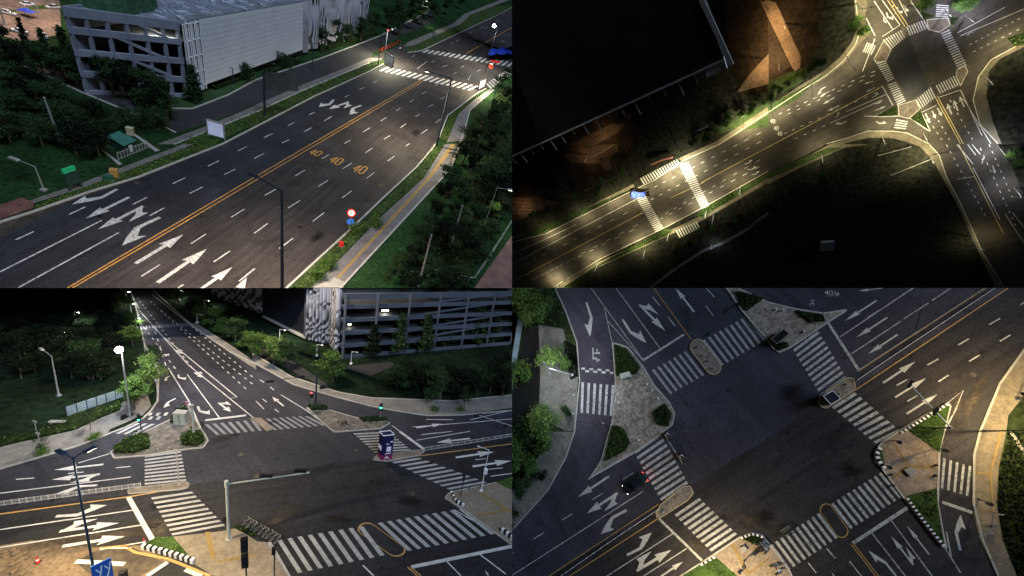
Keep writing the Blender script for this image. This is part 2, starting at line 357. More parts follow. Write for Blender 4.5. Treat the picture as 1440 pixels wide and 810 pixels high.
# ---------------------------------------------------------------- vegetation
def crown_mesh(rnd, H, Rr, n_cl, n_leaf, lr, shape='round', z0=.3):
    mb = MB(); lobes = []
    for i in range(9):
        a = rnd.uniform(0, 6.28); t = rnd.uniform(.12, .95); rr = Rr * rnd.uniform(.25, .85) * math.sqrt(max(.08, 1 - (2 * t - .9) ** 2)); lobes.append((rr * math.cos(a), rr * math.sin(a), H * (z0 + (1 - z0) * t), Rr * rnd.uniform(.28, .5)))
    for c in range(n_cl):
        t = rnd.random(); a = rnd.uniform(0, 2 * PI)
        if shape == 'round':
            lb = rnd.choice(lobes); th = rnd.uniform(0, 6.28); ph = math.acos(rnd.uniform(-1, 1)); q = lb[3] * rnd.uniform(.5, 1.15)
            cx, cy, z = lb[0] + q * math.sin(ph) * math.cos(th), lb[1] + q * math.sin(ph) * math.sin(th), lb[2] + q * .75 * math.cos(ph); cr = Rr * rnd.uniform(.05, .16)
            for k in range(n_leaf): mb.leaf((cx + rnd.gauss(0, cr), cy + rnd.gauss(0, cr), z + rnd.gauss(0, cr * .7)), lr * rnd.uniform(.5, 1.3), rnd)
            continue
        if shape == 'round': z = H * (z0 + (1 - z0) * t); rr = Rr * math.sqrt(max(0.03, 1 - (2 * t - .85) ** 2 * .9)) * rnd.uniform(.35, 1)
        elif shape == 'cone': z = H * (z0 + (1 - z0) * t); rr = Rr * (1.05 - t) * (0.45 + .55 * abs(math.sin(t * PI * 6))) * rnd.uniform(.3, 1)
        else: z = H * t; rr = Rr * rnd.uniform(0, 1)
        cx, cy = rr * math.cos(a), rr * math.sin(a); cr = Rr * rnd.uniform(.14, .32)
        for k in range(n_leaf):
            mb.leaf((cx + rnd.gauss(0, cr * .6), cy + rnd.gauss(0, cr * .6), z + rnd.gauss(0, cr * .4)), lr * rnd.uniform(.6, 1.4), rnd)
    return mb
def trunk_mesh(rnd, H, r, limbs=5):
    mb = MB(); bend = [(rnd.gauss(0, .02) * H * t, rnd.gauss(0, .02) * H * t, H * t * .85) for t in (0, .25, .5, .75, 1)]
    mb.tube(bend, [r, r * .8, r * .6, r * .4, r * .12], 7)
    for k in range(limbs):
        a = rnd.uniform(0, 2 * PI); t = rnd.uniform(.3, .65); z = H * t * .85
        mb.tube([(0, 0, z), (H * .10 * math.cos(a), H * .10 * math.sin(a), z + H * .12), (H * .2 * math.cos(a), H * .2 * math.sin(a), z + H * .2)], [r * .45, r * .3, r * .08], 5)
    return mb
PROTO = {}
def proto(kind, i, leafm):
    key = (kind, i, leafm.name)
    if key in PROTO: return PROTO[key]
    rnd = random.Random(hash((kind, i)) & 0xffff if False else (len(kind) * 97 + i * 13 + 5))
    if kind == 'round': cm = crown_mesh(rnd, 10, 3.3, 210, 17, .21, 'round', .14)
    elif kind == 'thin': cm = crown_mesh(rnd, 10, 3.0, 80, 12, .2, 'round', .35)
    elif kind == 'cone': cm = crown_mesh(rnd, 10, 2.3, 110, 20, .24, 'cone', .12)
    else: cm = crown_mesh(rnd, 10, 6, 90, 24, .42, 'bush', 0)
    PROTO[key] = (cm.mesh('crown', leafm), trunk_mesh(rnd, 10, .22).mesh('trunk', barkm)); return PROTO[key]
def tree(pl, base, h, kind, leafm, label, group=None, wf=1.0, name=None, xy=None):
    i = random.randint(0, 4); cm, tm = proto(kind, i, leafm); g = pl.G(base) if xy is None else xy
    nm = name or {'round': 'broadleaf_tree', 'thin': 'young_tree', 'cone': 'conifer_tree', 'bush': 'shrub'}[kind]
    t = bpy.data.objects.new(nm, None); COL.objects.link(t)
    s = h / 10; t.matrix_world = pl.M @ Matrix.Translation((g.x, g.y, 0)) @ Matrix.Rotation(random.uniform(0, 6.28), 4, 'Z') @ Matrix.Diagonal((s * wf, s * wf, s, 1))
    tag(t, label, 'shrub' if kind == 'bush' else 'tree', group)
    c = bpy.data.objects.new('crown', cm); COL.objects.link(c); c.parent = t; REG.append((c, pl, True))
    if kind != 'bush':
        k = bpy.data.objects.new('trunk', tm); COL.objects.link(k); k.parent = t; REG.append((k, pl, True))
    return t
def inside(p, poly):
    c = False; n = len(poly)
    for i in range(n):
        a, b = poly[i], poly[(i + 1) % n]
        if (a[1] > p[1]) != (b[1] > p[1]) and p[0] < (b[0] - a[0]) * (p[1] - a[1]) / (b[1] - a[1]) + a[0]: c = not c
    return c
def scatter(pl, poly, n, rnd):
    g = [pl.G(p) for p in poly]; xs = [p.x for p in g]; ys = [p.y for p in g]; out = []; tries = 0
    while len(out) < n and tries < n * 40:
        tries += 1; p = (rnd.uniform(min(xs), max(xs)), rnd.uniform(min(ys), max(ys)))
        if inside(p, g): out.append(Vector(p))
    return out
def hedge(pl, poly, h, label, leafm=None, dens=9.0, lr=.16, name='hedge', cat='hedge', cap=9000):
    """a planted bed: low leafy mass over an outline"""
    rnd = random.Random(int(poly[0][0] * 7 + poly[0][1])); g = [pl.G(p) for p in poly]; n = len(g)
    ar = abs(sum(g[i].x * g[(i + 1) % n].y - g[(i + 1) % n].x * g[i].y for i in range(n))) / 2
    o = sum(g, Vector((0, 0))) / n; mb = MB(); cnt = int(min(cap, ar * dens / pl.u ** 2))
    for p in scatter(pl, poly, cnt, rnd):
        hh = h * pl.u * (0.75 + .35 * math.sin(p.x * 1.7 / pl.u) * math.sin(p.y * 1.3 / pl.u + 1)); mb.leaf((p.x - o.x, p.y - o.y, rnd.uniform(.15, 1) * hh), lr * pl.u * rnd.uniform(.7, 1.5), rnd)
    t = pl.link(name, mb, leafm or leaf_h, mw=pl.at(o)); tag(t, label, cat)
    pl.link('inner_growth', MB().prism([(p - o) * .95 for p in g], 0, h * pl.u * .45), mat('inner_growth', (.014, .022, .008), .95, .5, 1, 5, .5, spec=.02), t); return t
def grass_tufts(pl, polys, n, m=None, r=.14, h=.18):
    rnd = random.Random(n); mb = MB()
    for poly in polys:
        for p in scatter(pl, poly, n // len(polys), rnd): mb.leaf((p.x, p.y, rnd.uniform(.3, 1) * h * pl.u), r * pl.u * rnd.uniform(.6, 1.6), rnd)
    o = pl.link('grass_tufts', mb, m or leaf_m); tag(o, 'short rough grass growing on the verges', 'grass'); o['kind'] = 'stuff'; return o

# ---------------------------------------------------------------- lamps, signals, signs
def spot(parent, loc, power, col=(1, .96, .88), size=150, r=.25, blend=1.0, direct=(0, 0, -1)):
    d = bpy.data.lights.new('lamp_light', 'SPOT'); d.energy = power; d.color = col; d.spot_size = math.radians(size); d.spot_blend = blend; d.shadow_soft_size = r
    o = bpy.data.objects.new('lamp_light', d); COL.objects.link(o); o.parent = parent; o.location = loc
    o.rotation_euler = (-Vector(direct)).to_track_quat('Z', 'Y').to_euler(); return o
def street_lamp(pl, base, h, arms, label, m=steel_d, lit=None, power=0, col=(1, .95, .85), r=.11, group=None, size=168, xy=None, sag=0.0, shroud=1.0, glow_r=0.0):
    """arms: list of (dx, dy) reaches in metres; lit: emissive material or None"""
    g = pl.G(base) if xy is None else xy; u = pl.u; t = pl.thing('street_lamp', label, 'street lamp', g, group=group)
    pl.link('pole', MB().tube([(0, 0, 0), (0, 0, h * .5), (0, 0, h)], [r * 1.3 * u, r * u, r * .7 * u], 8), m, t)
    pl.link('base_plate', MB().box((0, 0, .12 * u), (.5 * u, .5 * u, .24 * u)), m, t)
    for dx, dy in arms:
        L = math.hypot(dx, dy); ux, uy = (dx / L, dy / L) if L else (1, 0); az = math.atan2(uy, ux)
        pl.link('arm', MB().tube([(0, 0, h - .1 * u), (dx * .5, dy * .5, h + sag * .6), (dx, dy, h + sag)], [r * .7 * u, r * .6 * u, r * .5 * u], 6), m, t)
        hd = MB().box((dx + ux * .45 * u * shroud, dy + uy * .45 * u * shroud, h + sag + .02), (1.1 * u * shroud, .42 * u * shroud, .16 * u), az, .8)
        o = pl.link('lamp_head', hd, m, t)
        pl.link('lens', MB().box((dx + ux * .5 * u * shroud, dy + uy * .5 * u * shroud, h + sag - .09 * u), (.7 * u * shroud, .3 * u * shroud, .05 * u), az), lit or glass_d, o)
        if glow_r: pl.link('bulb', MB().ball((dx + ux * .5 * u * shroud, dy + uy * .5 * u * shroud, h + sag - .1 * u), glow_r, 8), lit, o)
        if power: spot(t, (dx + ux * .5 * u, dy + uy * .5 * u, h + sag - .25 * u - glow_r), power, col, size)
    return t
def signal_head(pl, t, loc, s, rz, lit=None, lamp_i=0, horiz=False):
    """three-lens signal housing; faces local -Y turned by rz"""
    R = Matrix.Rotation(rz, 3, 'Z'); L = Vector(loc)
    d = (s * 3, s * .5, s) if horiz else (s, s * .5, s * 3)
    o = pl.link('signal_head', MB().box(loc, d, rz), black_m, t)
    for i in range(3):
        off = Vector(((i - 1) * s, -s * .3, 0)) if horiz else Vector((0, -s * .3, (1 - i) * s))
        c = L + R @ off; e = c + R @ Vector((0, -s * .06, 0))
        pl.link('signal_lens', MB().tube([c, e], s * .34, 12), lit if (lit and i == lamp_i) else glass_d, o)
        v = MB(); c2 = L + R @ (off + Vector((0, -s * .12, s * .36))); v.box(c2, (s * .8, s * .35, s * .06), rz); pl.link('visor', v, black_m, o)
    return o
def signal_post(pl, base, h, label, rz=0, lit=None, lamp_i=0, m=steel_g, s=.4, xy=None, nheads=1):
    g = pl.G(base) if xy is None else xy; u = pl.u; t = pl.thing('traffic_signal', label, 'traffic light', g, group='pedestrian traffic signals')
    pl.link('post', MB().tube([(0, 0, 0), (0, 0, h)], [.08 * u, .06 * u], 8), m, t)
    pl.link('foot', MB().tube([(0, 0, 0), (0, 0, .15 * u)], .18 * u, 8), m, t)
    for k in range(nheads): signal_head(pl, t, (0, -.15 * u, h - s * u * (1.5 + 3.6 * k)), s * u, rz, lit, lamp_i)
    return t
def signal_mast(pl, base, h, reach, label, heads=(.35, .95), m=steel_d, face=0, r=.16, xy=None, lit=None):
    g = pl.G(base) if xy is None else xy; u = pl.u; t = pl.thing('signal_mast', label, 'traffic light', g)
    pl.link('pole', MB().tube([(0, 0, 0), (0, 0, h)], [r * 1.2 * u, r * u], 10), m, t)
    pl.link('base_plate', MB().tube([(0, 0, 0), (0, 0, .2 * u)], .35 * u, 10), m, t)
    dx, dy = reach
    pl.link('arm', MB().tube([(0, 0, h - .4 * u), (dx, dy, h - .2 * u)], [r * .8 * u, r * .4 * u], 8), m, t)
    for k in heads: signal_head(pl, t, (dx * k, dy * k, h - .25 * u), .42 * u, face, lit, 0, horiz=True)
    return t
def bollards(pl, pts, label, group, h=.8, m=conc):
    first = None
    for p in pts:
        g = pl.G(p); u = pl.u
        if first is None:
            first = pl.link('bollard', MB().tube([(0, 0, 0), (0, 0, h * u), (0, 0, h * 1.1 * u)], [.16 * u, .15 * u, .06 * u], 8), m, mw=pl.at(g)); tag(first, label, 'bollard', group)
        else: copy_tree(first, pl, pl.at(g))
def cone(pl, base, label, h=.9):
    g = pl.G(base); u = pl.u; t = pl.thing('traffic_cone', label, 'traffic cone', g)
    pl.link('foot', MB().box((0, 0, .03), (.5 * u, .5 * u, .06)), rubber, t)
    pl.link('cone_body', MB().tube([(0, 0, .06), (0, 0, h * u)], [.2 * u, .05 * u], 10), red_m, t)
    pl.link('reflective_band', MB().tube([(0, 0, h * .45 * u), (0, 0, h * .65 * u)], [.145 * u, .11 * u], 10), white_m, t); return t
def text_mesh(txt, size):
    cu = bpy.data.curves.new('t', 'FONT'); cu.body = txt; cu.size = size; cu.align_x = 'CENTER'; cu.align_y = 'CENTER'; cu.extrude = .01
    o = bpy.data.objects.new('t', cu); COL.objects.link(o); bpy.context.view_layer.update()
    me = bpy.data.meshes.new_from_object(o.evaluated_get(bpy.context.evaluated_depsgraph_get())); bpy.data.objects.remove(o); return me
# ================================================================ PLACE A: avenue beside the parking garage
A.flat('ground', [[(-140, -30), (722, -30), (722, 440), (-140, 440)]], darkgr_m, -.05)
roadA = a3((-260, 545), (0, 440), (190, 380), (500, 270), (780, 185), (1250, 0)) + a2((330, 540), (640, 400), (930, 285), (1385, 70), (1450, 32)) + \
    a2((1450, 395), (1290, 500), (1240, 525), (1075, 650), (1020, 790)) + a4((985, 30), (900, 130), (700, 315), (530, 480), (300, 690), (150, 830)) + a3((-260, 830))
A.flat('avenue', [roadA], asphalt('asphalt_avenue', (.034, .030, .030), [(hA, .9, .28), (hA, .25, .15)]), .02)
# the far carriageway has a darker, bluer asphalt colour
A.flat('far_lanes', [a3((-260, 560), (0, 452), (190, 392), (500, 282), (780, 197), (1250, 12)) + a2((330, 553), (640, 412)) + a2((900, 450), (320, 800)) + a3((380, 806), (-260, 1160))], asphalt('asphalt_lanes', (.022, .024, .029), [(hA, .9, .22)]), .035)
A.flat('service_road', [a1((140, 375), (460, 520), (890, 700), (985, 745), (1170, 690), (1436, 590)) + a2((250, 480), (640, 325), (700, 255), (1000, 120), (980, 60), (690, 205), (360, 330), (0, 450)) + a1((1280, 535), (1080, 612), (940, 610), (560, 468), (380, 392))], asph_new, .02)
A.flat('side_street_mouth', [a2((600, 345), (640, 325), (830, 245), (930, 285), (700, 372))], asph_one, .026)
A.flat('footpath', [a3((-100, 455), (0, 400), (190, 310), (450, 222), (900, 50), (1030, 0), (1090, 0), (950, 60), (480, 245), (200, 330), (0, 425)),
                    a1((880, 812), (1170, 705), (1440, 592), (1440, 630), (1190, 730), (980, 812)),
                    a2((-5, 592), (250, 482), (640, 325), (720, 330), (640, 352), (250, 515), (-5, 625)),
                    a2((830, 262), (850, 238), (1110, 130), (1170, 78), (1390, -8), (1420, 0), (1200, 85), (1150, 135), (880, 258))], pave_m, .13)
A.flat('pavement', [a4((310, 806), (380, 740), (700, 410), (940, 190), (1060, 0), (1145, 0), (1090, 140), (975, 265), (495, 780), (470, 806)),
                    a2((1070, 800), (1135, 640), (1225, 560), (1310, 500), (1335, 505), (1200, 620), (1165, 790))], mat('pavement_slabs', (.125, .118, .12), .85, .25, .3, 3, .15), .13)
A.flat('tactile_path', [a4((440, 760), (460, 760), (755, 440), (975, 200), (1125, 0), (1095, 0), (950, 200), (730, 440))], tact_m, .15)
A.flat('pale_plaza', [a4((320, 806), (440, 748), (500, 775), (490, 806))], conc, .15)
vergeA = [a3((200, 350), (480, 245), (620, 190), (960, 58), (1090, 5), (1240, -2), (780, 178), (500, 262), (190, 372)),
          a1((980, 812), (1190, 732), (1440, 632), (1440, 700), (1250, 780), (1200, 812)), a2((-5, 625), (250, 517), (640, 354), (720, 335), (730, 350), (640, 392), (330, 532), (-5, 704)),
          a2((835, 268), (880, 258), (1150, 135), (1200, 85), (1290, 45), (1440, 28), (1385, 66), (930, 280), (850, 292)),
          a4((190, 806), (300, 700), (530, 490), (710, 325), (905, 140), (1000, 15), (1055, 5), (940, 185), (700, 400), (380, 735), (310, 806)),
          a2((1030, 790), (1085, 655), (1245, 530), (1290, 505), (1225, 557), (1130, 640), (1068, 795))]
A.flat('grass_verge', vergeA, mat('verge_grass', (.035, .055, .018), .9, .6, .35, 4, .6, bump=.8, stain=.6, spec=.05), .12)
A.flat('bare_earth_patch', [a3((-100, 430), (0, 345), (120, 300), (190, 330), (190, 360), (0, 425), (-100, 470))], mat('red_soil', (.11, .05, .04), .95, .5, .3, 3, .3), .15)
A.flat('paved_yard', [a4((1225, 806), (1440, 505), (1445, 830), (1225, 830))], mat('red_pavers', (.16, .09, .075), .9, .3, .3, 3, .2), .1)
A.flat('garage_lawn', [a1((380, 385), (560, 462), (940, 602), (1080, 604), (1280, 528), (1436, 458), (1436, 380), (1200, 470), (1050, 560), (700, 420))], mat('lawn', (.022, .05, .014), .9, .4, .3, 4, .4), .03)
for nm, pts in (('kerb', a3((-260, 545), (0, 440), (190, 380), (500, 270), (780, 185), (1250, 0)) + a2((330, 540), (640, 400), (730, 352))),
                ('kerb', a2((850, 296), (930, 285), (1385, 70), (1450, 32))), ('kerb', a2((1290, 500), (1240, 525), (1075, 650), (1020, 790)) + a4((985, 30), (900, 130), (700, 315), (530, 480), (300, 690), (150, 830))),
                ('kerb', a1((140, 375), (460, 520), (890, 700), (985, 745))), ('kerb', a1((380, 392), (560, 468), (940, 610), (1080, 612), (1280, 535)) + a2((0, 450), (360, 330), (690, 205), (980, 60))),
                ('kerb', a4((470, 810), (500, 780), (975, 265), (1090, 140), (1145, 0)) + a2((1200, 620), (1335, 505))),
                ('kerb', a1((980, 812), (1190, 730), (1440, 630)) + a2((250, 515), (640, 352)))):
    kerb(A, nm, pts, w=.28)
# --- road markings
wl = .16 * A.u; mk = []
for p, q in ([a3(*s) for s in (((88, 537), (190, 490)), ((388, 394), (478, 352)), ((747, 337), (827, 297)), ((840, 401), (922, 357)), ((968, 222), (1040, 188)), ((1063, 277), (1137, 240)), ((1166, 123), (1228, 93)),
        ((1258, 170), (1320, 140)), ((1335, 38), (1385, 12)), ((1298, 409), (1371, 364)), ((1071, 558), (1156, 504)), ((794, 741), (896, 676)), ((1200, 660), (1290, 599)), ((1342, 768), (1430, 697)), ((1000, 805), (1030, 787)), ((0, 717), (572, 427)), ((103, 805), (665, 497)), ((-200, 660), (-60, 600)))]
      + [a4(*s) for s in (((-10, 500), (65, 445)), ((50, 287), (115, 250)), ((-10, 80), (45, 52)), ((180, 357), (248, 315)), ((220, 178), (275, 145)), ((318, 433), (382, 384)), ((347, 238), (403, 203)), ((368, 82), (410, 57)), ((482, 302), (537, 261)),
        ((487, 137), (538, 105)), ((132, 585), (207, 528)), ((613, 48), (655, 20)), ((620, 192), (665, 157)), ((738, 95), (777, 66)), ((840, 10), (862, -5)))]
      + [a2(*s) for s in (((45, 772), (93, 750)), ((145, 803), (187, 784)), ((178, 706), (214, 688)), ((270, 740), (312, 717)), ((297, 645), (328, 631)), ((383, 678), (424, 654)), ((497, 545), (520, 535)), ((578, 503), (607, 491)), ((655, 465), (680, 455)),
        ((497, 805), (530, 787)), ((598, 742), (638, 718)), ((700, 680), (732, 658)), ((787, 622), (810, 607)), ((863, 572), (886, 559)), ((930, 527), (955, 515)), ((717, 782), (753, 760)), ((810, 717), (842, 694)), ((895, 655), (920, 640)), ((968, 600), (994, 586)),
        ((1037, 555), (1057, 543)), ((927, 750), (962, 726)), ((1006, 690), (1035, 668)), ((875, 318), (890, 311)), ((985, 350), (1003, 342)), ((1005, 480), (1030, 465)), ((1108, 415), (1125, 405)), ((1240, 402), (1262, 390)), ((1045, 375), (1075, 365)),
        ((1090, 248), (1105, 240)), ((1122, 232), (1140, 222)), ((1168, 202), (1182, 195)), ((1195, 187), (1208, 180)), ((1225, 217), (1238, 209)), ((1260, 157), (1275, 150)), ((1285, 160), (1300, 152)), ((1310, 112), (1320, 106)), ((1330, 211), (1345, 203)),
        ((1350, 117), (1360, 111)), ((1375, 238), (1392, 228)), ((1385, 86), (1395, 80)), ((1410, 55), (1420, 50)), ((1412, 197), (1425, 190)), ((1150, 380), (1165, 370)), ((1190, 450), (1205, 420)), ((905, 385), (960, 345)))]):
    pass
    mk += [[Vector(v) for v in poly] for poly in line_polys(A, [p, q], wl)]
road_wear(A, [(a4((245, 465))[0], .55, 1.6, 0), (a4((578, 365))[0], .4, 1.8, 0), (a4((695, 230))[0], .9, 2, 0), (a4((410, 482))[0], .25, 1.2, 0), (a4((340, 520))[0], 1.2, 3, hA), (a4((880, 90))[0], 1.5, 2.5, hA), (a4((640, 300))[0], 1.2, 3, hA), (a3((560, 405))[0], .5, 1.5, 0), (a4((220, 650))[0], .3, 1, 0), (a2((900, 745))[0], 1.5, 3, hA)], [(a4((275, 603))[0], .5, 1.2, 0), (a3((0, 470))[0], 2.0, 5, hA), (a3((250, 375))[0], .8, 5, hA), (a4((460, 600))[0], 1.2, 4, hA), (a4((930, 60))[0], .8, 5, hA), (a2((1110, 545))[0], 2.5, 2, 0)], [a3((1020, 806), (1240, 655), (1440, 495)) + a4((200, 360), (330, 270)), a3((1290, 420), (1180, 470)), a4((150, 345), (300, 352)), a3((0, 600), (420, 400), (760, 235)), a2((640, 410), (1240, 540))], .042)
manholes(A, (a3((770, 216))[0], a4((620, 405))[0], a2((560, 640))[0]), 'round iron manhole cover set in the wide avenue', .045)
marks(A, 'lane_marking', mk, white_p, .05)
yl = line_polys(A, a3((380, 806), (1426, 186)) + a2((925, 450)), .15 * A.u) + line_polys(A, a3((408, 806), (1436, 202)) + a2((940, 454)), .15 * A.u) + line_polys(A, a2((1180, 300), (1450, 145)), .3 * A.u)
marks(A, 'centre_line', yl, yell_p, .053)
ar = []
for tl, tp, k, sd in (((760, 670), (1028, 507), 's', 1), ((885, 777), (1160, 588), 's', 1), ((1075, 850), (1303, 690), 's', 1), ((1290, 900), (1385, 745), 's', 1), ((725, 297), (480, 418), 's', 1),
                      ((803, 348), (550, 478), 'st', 1), ((898, 410), (690, 570), 't', 1), ((657, 252), (400, 337), 't', -1)):
    (p, q) = a3(tl, tp); ar += arrow(A, p, q, k, sd, 1.25)
for tl, tp, k, sd in (((435, 560), (350, 600), 't', -1), ((520, 572), (408, 613), 'st', 1), ((590, 592), (528, 645), 't', 1)):
    (p, q) = a2(tl, tp); ar += arrow(A, p, q, k, sd, 1.15)
marks(A, 'lane_arrow', ar, white_p, .056)
# speed figures painted on three lanes
def road_text(pl, quad, strokes, w=.13):
    out = []
    bl, br, tr, tlq = quad
    P = lambda u, v: lerp(lerp(bl, br, u), lerp(tlq, tr, u), v)
    for s in strokes:
        for i in range(len(s) - 1):
            (x0, y0), (x1, y1) = s[i], s[i + 1]; L = math.hypot(x1 - x0, y1 - y0); nx, ny = -(y1 - y0) / L * w / 2, (x1 - x0) / L * w / 2
            e = .0
            out.append([pl.G(P(x0 + nx, y0 + ny)), pl.G(P(x1 + nx, y1 + ny)), pl.G(P(x1 - nx, y1 - ny)), pl.G(P(x0 - nx, y0 - ny))])
    return out
FORTY = [[(.32, 0), (.32, 1), (.02, .34), (.46, .34)], [(.58, .12), (.58, .88), (.70, 1), (.84, 1), (.96, .88), (.96, .12), (.84, 0), (.70, 0), (.58, .12)]]
tx = []
for qd in (((290, 52), (345, 68), (378, 45), (325, 27)), ((403, 97), (462, 118), (497, 87), (440, 67)), ((533, 147), (596, 168), (632, 132), (572, 113))):
    tx += road_text(A, a4(*qd), FORTY)
marks(A, 'speed_figures', tx, yell_p, .06)
zz = zebra(A, *a2((735, 376), (1250, 484), (1200, 508), (688, 398)), 17) + zebra(A, *a2((960, 279), (1450, 350), (1418, 374), (930, 294)), 17) + zebra(A, *a2((1395, 400), (1290, 470), (1318, 500), (1436, 415)), 9, .55)
marks(A, 'zebra_crossing', zz, white_p, .058)
grass_tufts(A, vergeA, 7000, leaf_m, .12, .3)

# --- parking garage
def P3(v, z): return (v.x, v.y, z)
bp = a1((1058, 545))[0]; BH = A.H(bp, a1((1045, 128))[0])
G0 = A.G(bp); G1 = A.G((86, 8), BH); G2 = A.G(a2((262, 6))[0], BH)
dl = (G1 - G0); dr = (G2 - G0); G3 = G0 + dr * 2.1
def garage_face(pl, t, p0, p1, H, nf, ncol, ramp_from=.35, mwall=None, base=0):
    """open decks seen along a face: parapet bands, columns, some ramps"""
    d = p1 - p0; L = d.length; u = d / L; nrm = Vector((-u.y, u.x)); fh = H / nf
    o = Vector(t_xy)
    P = lambda s, z, off=0: Vector((p0.x + u.x * s + nrm.x * off - o.x, p0.y + u.y * s + nrm.y * off - o.y, z))
    for k in range(nf + 1):
        z = k * fh if k else .25; mb = MB(); hh = .30 * fh if k < nf else .42 * fh
        z = z - (hh / 2 if k == nf else 0)
        mb.bar(P(0, z), P(L, z), .35 * pl.u, hh); pl.link('parapet', mb, mwall, t)
    for k in range(nf - 1):      # sloping ramp parapets
        a = L * (ramp_from + .08 * (k % 2)); b = min(L, a + L * .42)
        pl.link('ramp_parapet', MB().bar(P(a, (k + 1.08) * fh, .02), P(b, (k + 1.92) * fh, .02), .3 * pl.u, .13 * fh), mwall, t)
    for i in range(ncol + 1):
        s = L * i / ncol; s = min(max(s, .5), L - .5)
        pl.link('column', MB().bar(P(s, 0, -.12), P(s, H * .985, -.12), .5 * pl.u, .35 * pl.u), mwall, t)
wallm = mat('garage_concrete', (.23, .25, .31), .8, .18, .15, 2, .1)
roofm = mat('garage_roof', (.17, .18, .22), .85, .45, .12, 1.2, .4)
panelm = mat('facade_sheet', (.84, .84, .86), .6, .06, .2, 3, .05)
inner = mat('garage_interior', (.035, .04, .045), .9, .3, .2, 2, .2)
t_xy = (G0.x, G0.y); o_ = G0
gar = A.thing('parking_garage', 'large multi storey parking garage with open decks and a white sheet facade beside the avenue', 'building', G0)
inn = 1 if (Vector((-dl.y, dl.x))).dot(dr) > 0 else -1
garage_face(A, gar, G0, G1, BH, 4, 6, .12, wallm)
rf = MB(); foot = [G0, G1, G1 + dr * 2.1, G3]; q = [(p - G0) for p in foot]
A.link('roof', rf.prism([Vector(p) for p in q], BH * .955, BH * .97), roofm, gar)
ul = dl.normalized(); ur = dr.normalized()
core = [ul * 1 + ur * 14, dl + ur * 14, dl + dr * 2.0, dr * 2.0 + ul * 1, dr * .25 + ul * 1]
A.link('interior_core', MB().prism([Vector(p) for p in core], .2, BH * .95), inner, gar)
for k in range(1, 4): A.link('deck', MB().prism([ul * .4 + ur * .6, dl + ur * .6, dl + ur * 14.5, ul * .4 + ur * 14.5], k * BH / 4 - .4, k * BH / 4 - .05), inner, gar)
A.link('end_wall', MB().prism([dl, dl + ur * 30, dl + ur * 30 - ul * .6, dl - ul * .6], 0, BH), wallm, gar)
# white sheet facade, hung clear of the ground
z0 = BH * .12; LW = dr.length
nrm = Vector((ur.y, -ur.x)); nrm = nrm if nrm.dot(ul) < 0 else -nrm
sheet = MB(); nrow = 12; s0 = LW * .10; s1 = LW * .985
for r in range(nrow):
    za = z0 + (BH * 1.0 - z0) * r / nrow; zb = z0 + (BH * 1.0 - z0) * (r + 1) / nrow - .10
    p = ur * s0 + nrm * .8; p2 = ur * s1 + nrm * .8; sheet.bar((p.x, p.y, (za + zb) / 2), (p2.x, p2.y, (za + zb) / 2), .12, zb - za)
A.link('sheet_facade', sheet, panelm, gar)
bk = MB(); p = ur * s0 + nrm * .6; p2 = ur * s1 + nrm * .6; bk.bar((p.x, p.y, (z0 + BH) / 2), (p2.x, p2.y, (z0 + BH) / 2), .1, BH - z0); A.link('facade_backing', bk, mat('facade_joint', (.2, .2, .22), .8), gar)
fins = MB()
for i in range(16):
    s = LW * (.004 + .094 * i / 15); p = ur * s + nrm * (.7 + .25 * math.sin(i * 1.3)); fins.tube([(p.x, p.y, z0 * .5), (p.x, p.y, BH * (.97 + .02 * math.sin(i * 2)))], .16, 6)
for k in range(5):
    p = ur * .3 + nrm * .7; p2 = ur * s0 + nrm * .7; z = z0 + (BH * .97 - z0) * k / 4; fins.bar((p.x, p.y, z), (p2.x, p2.y, z), .2, .2)
A.link('corner_fins', fins, panelm, gar)
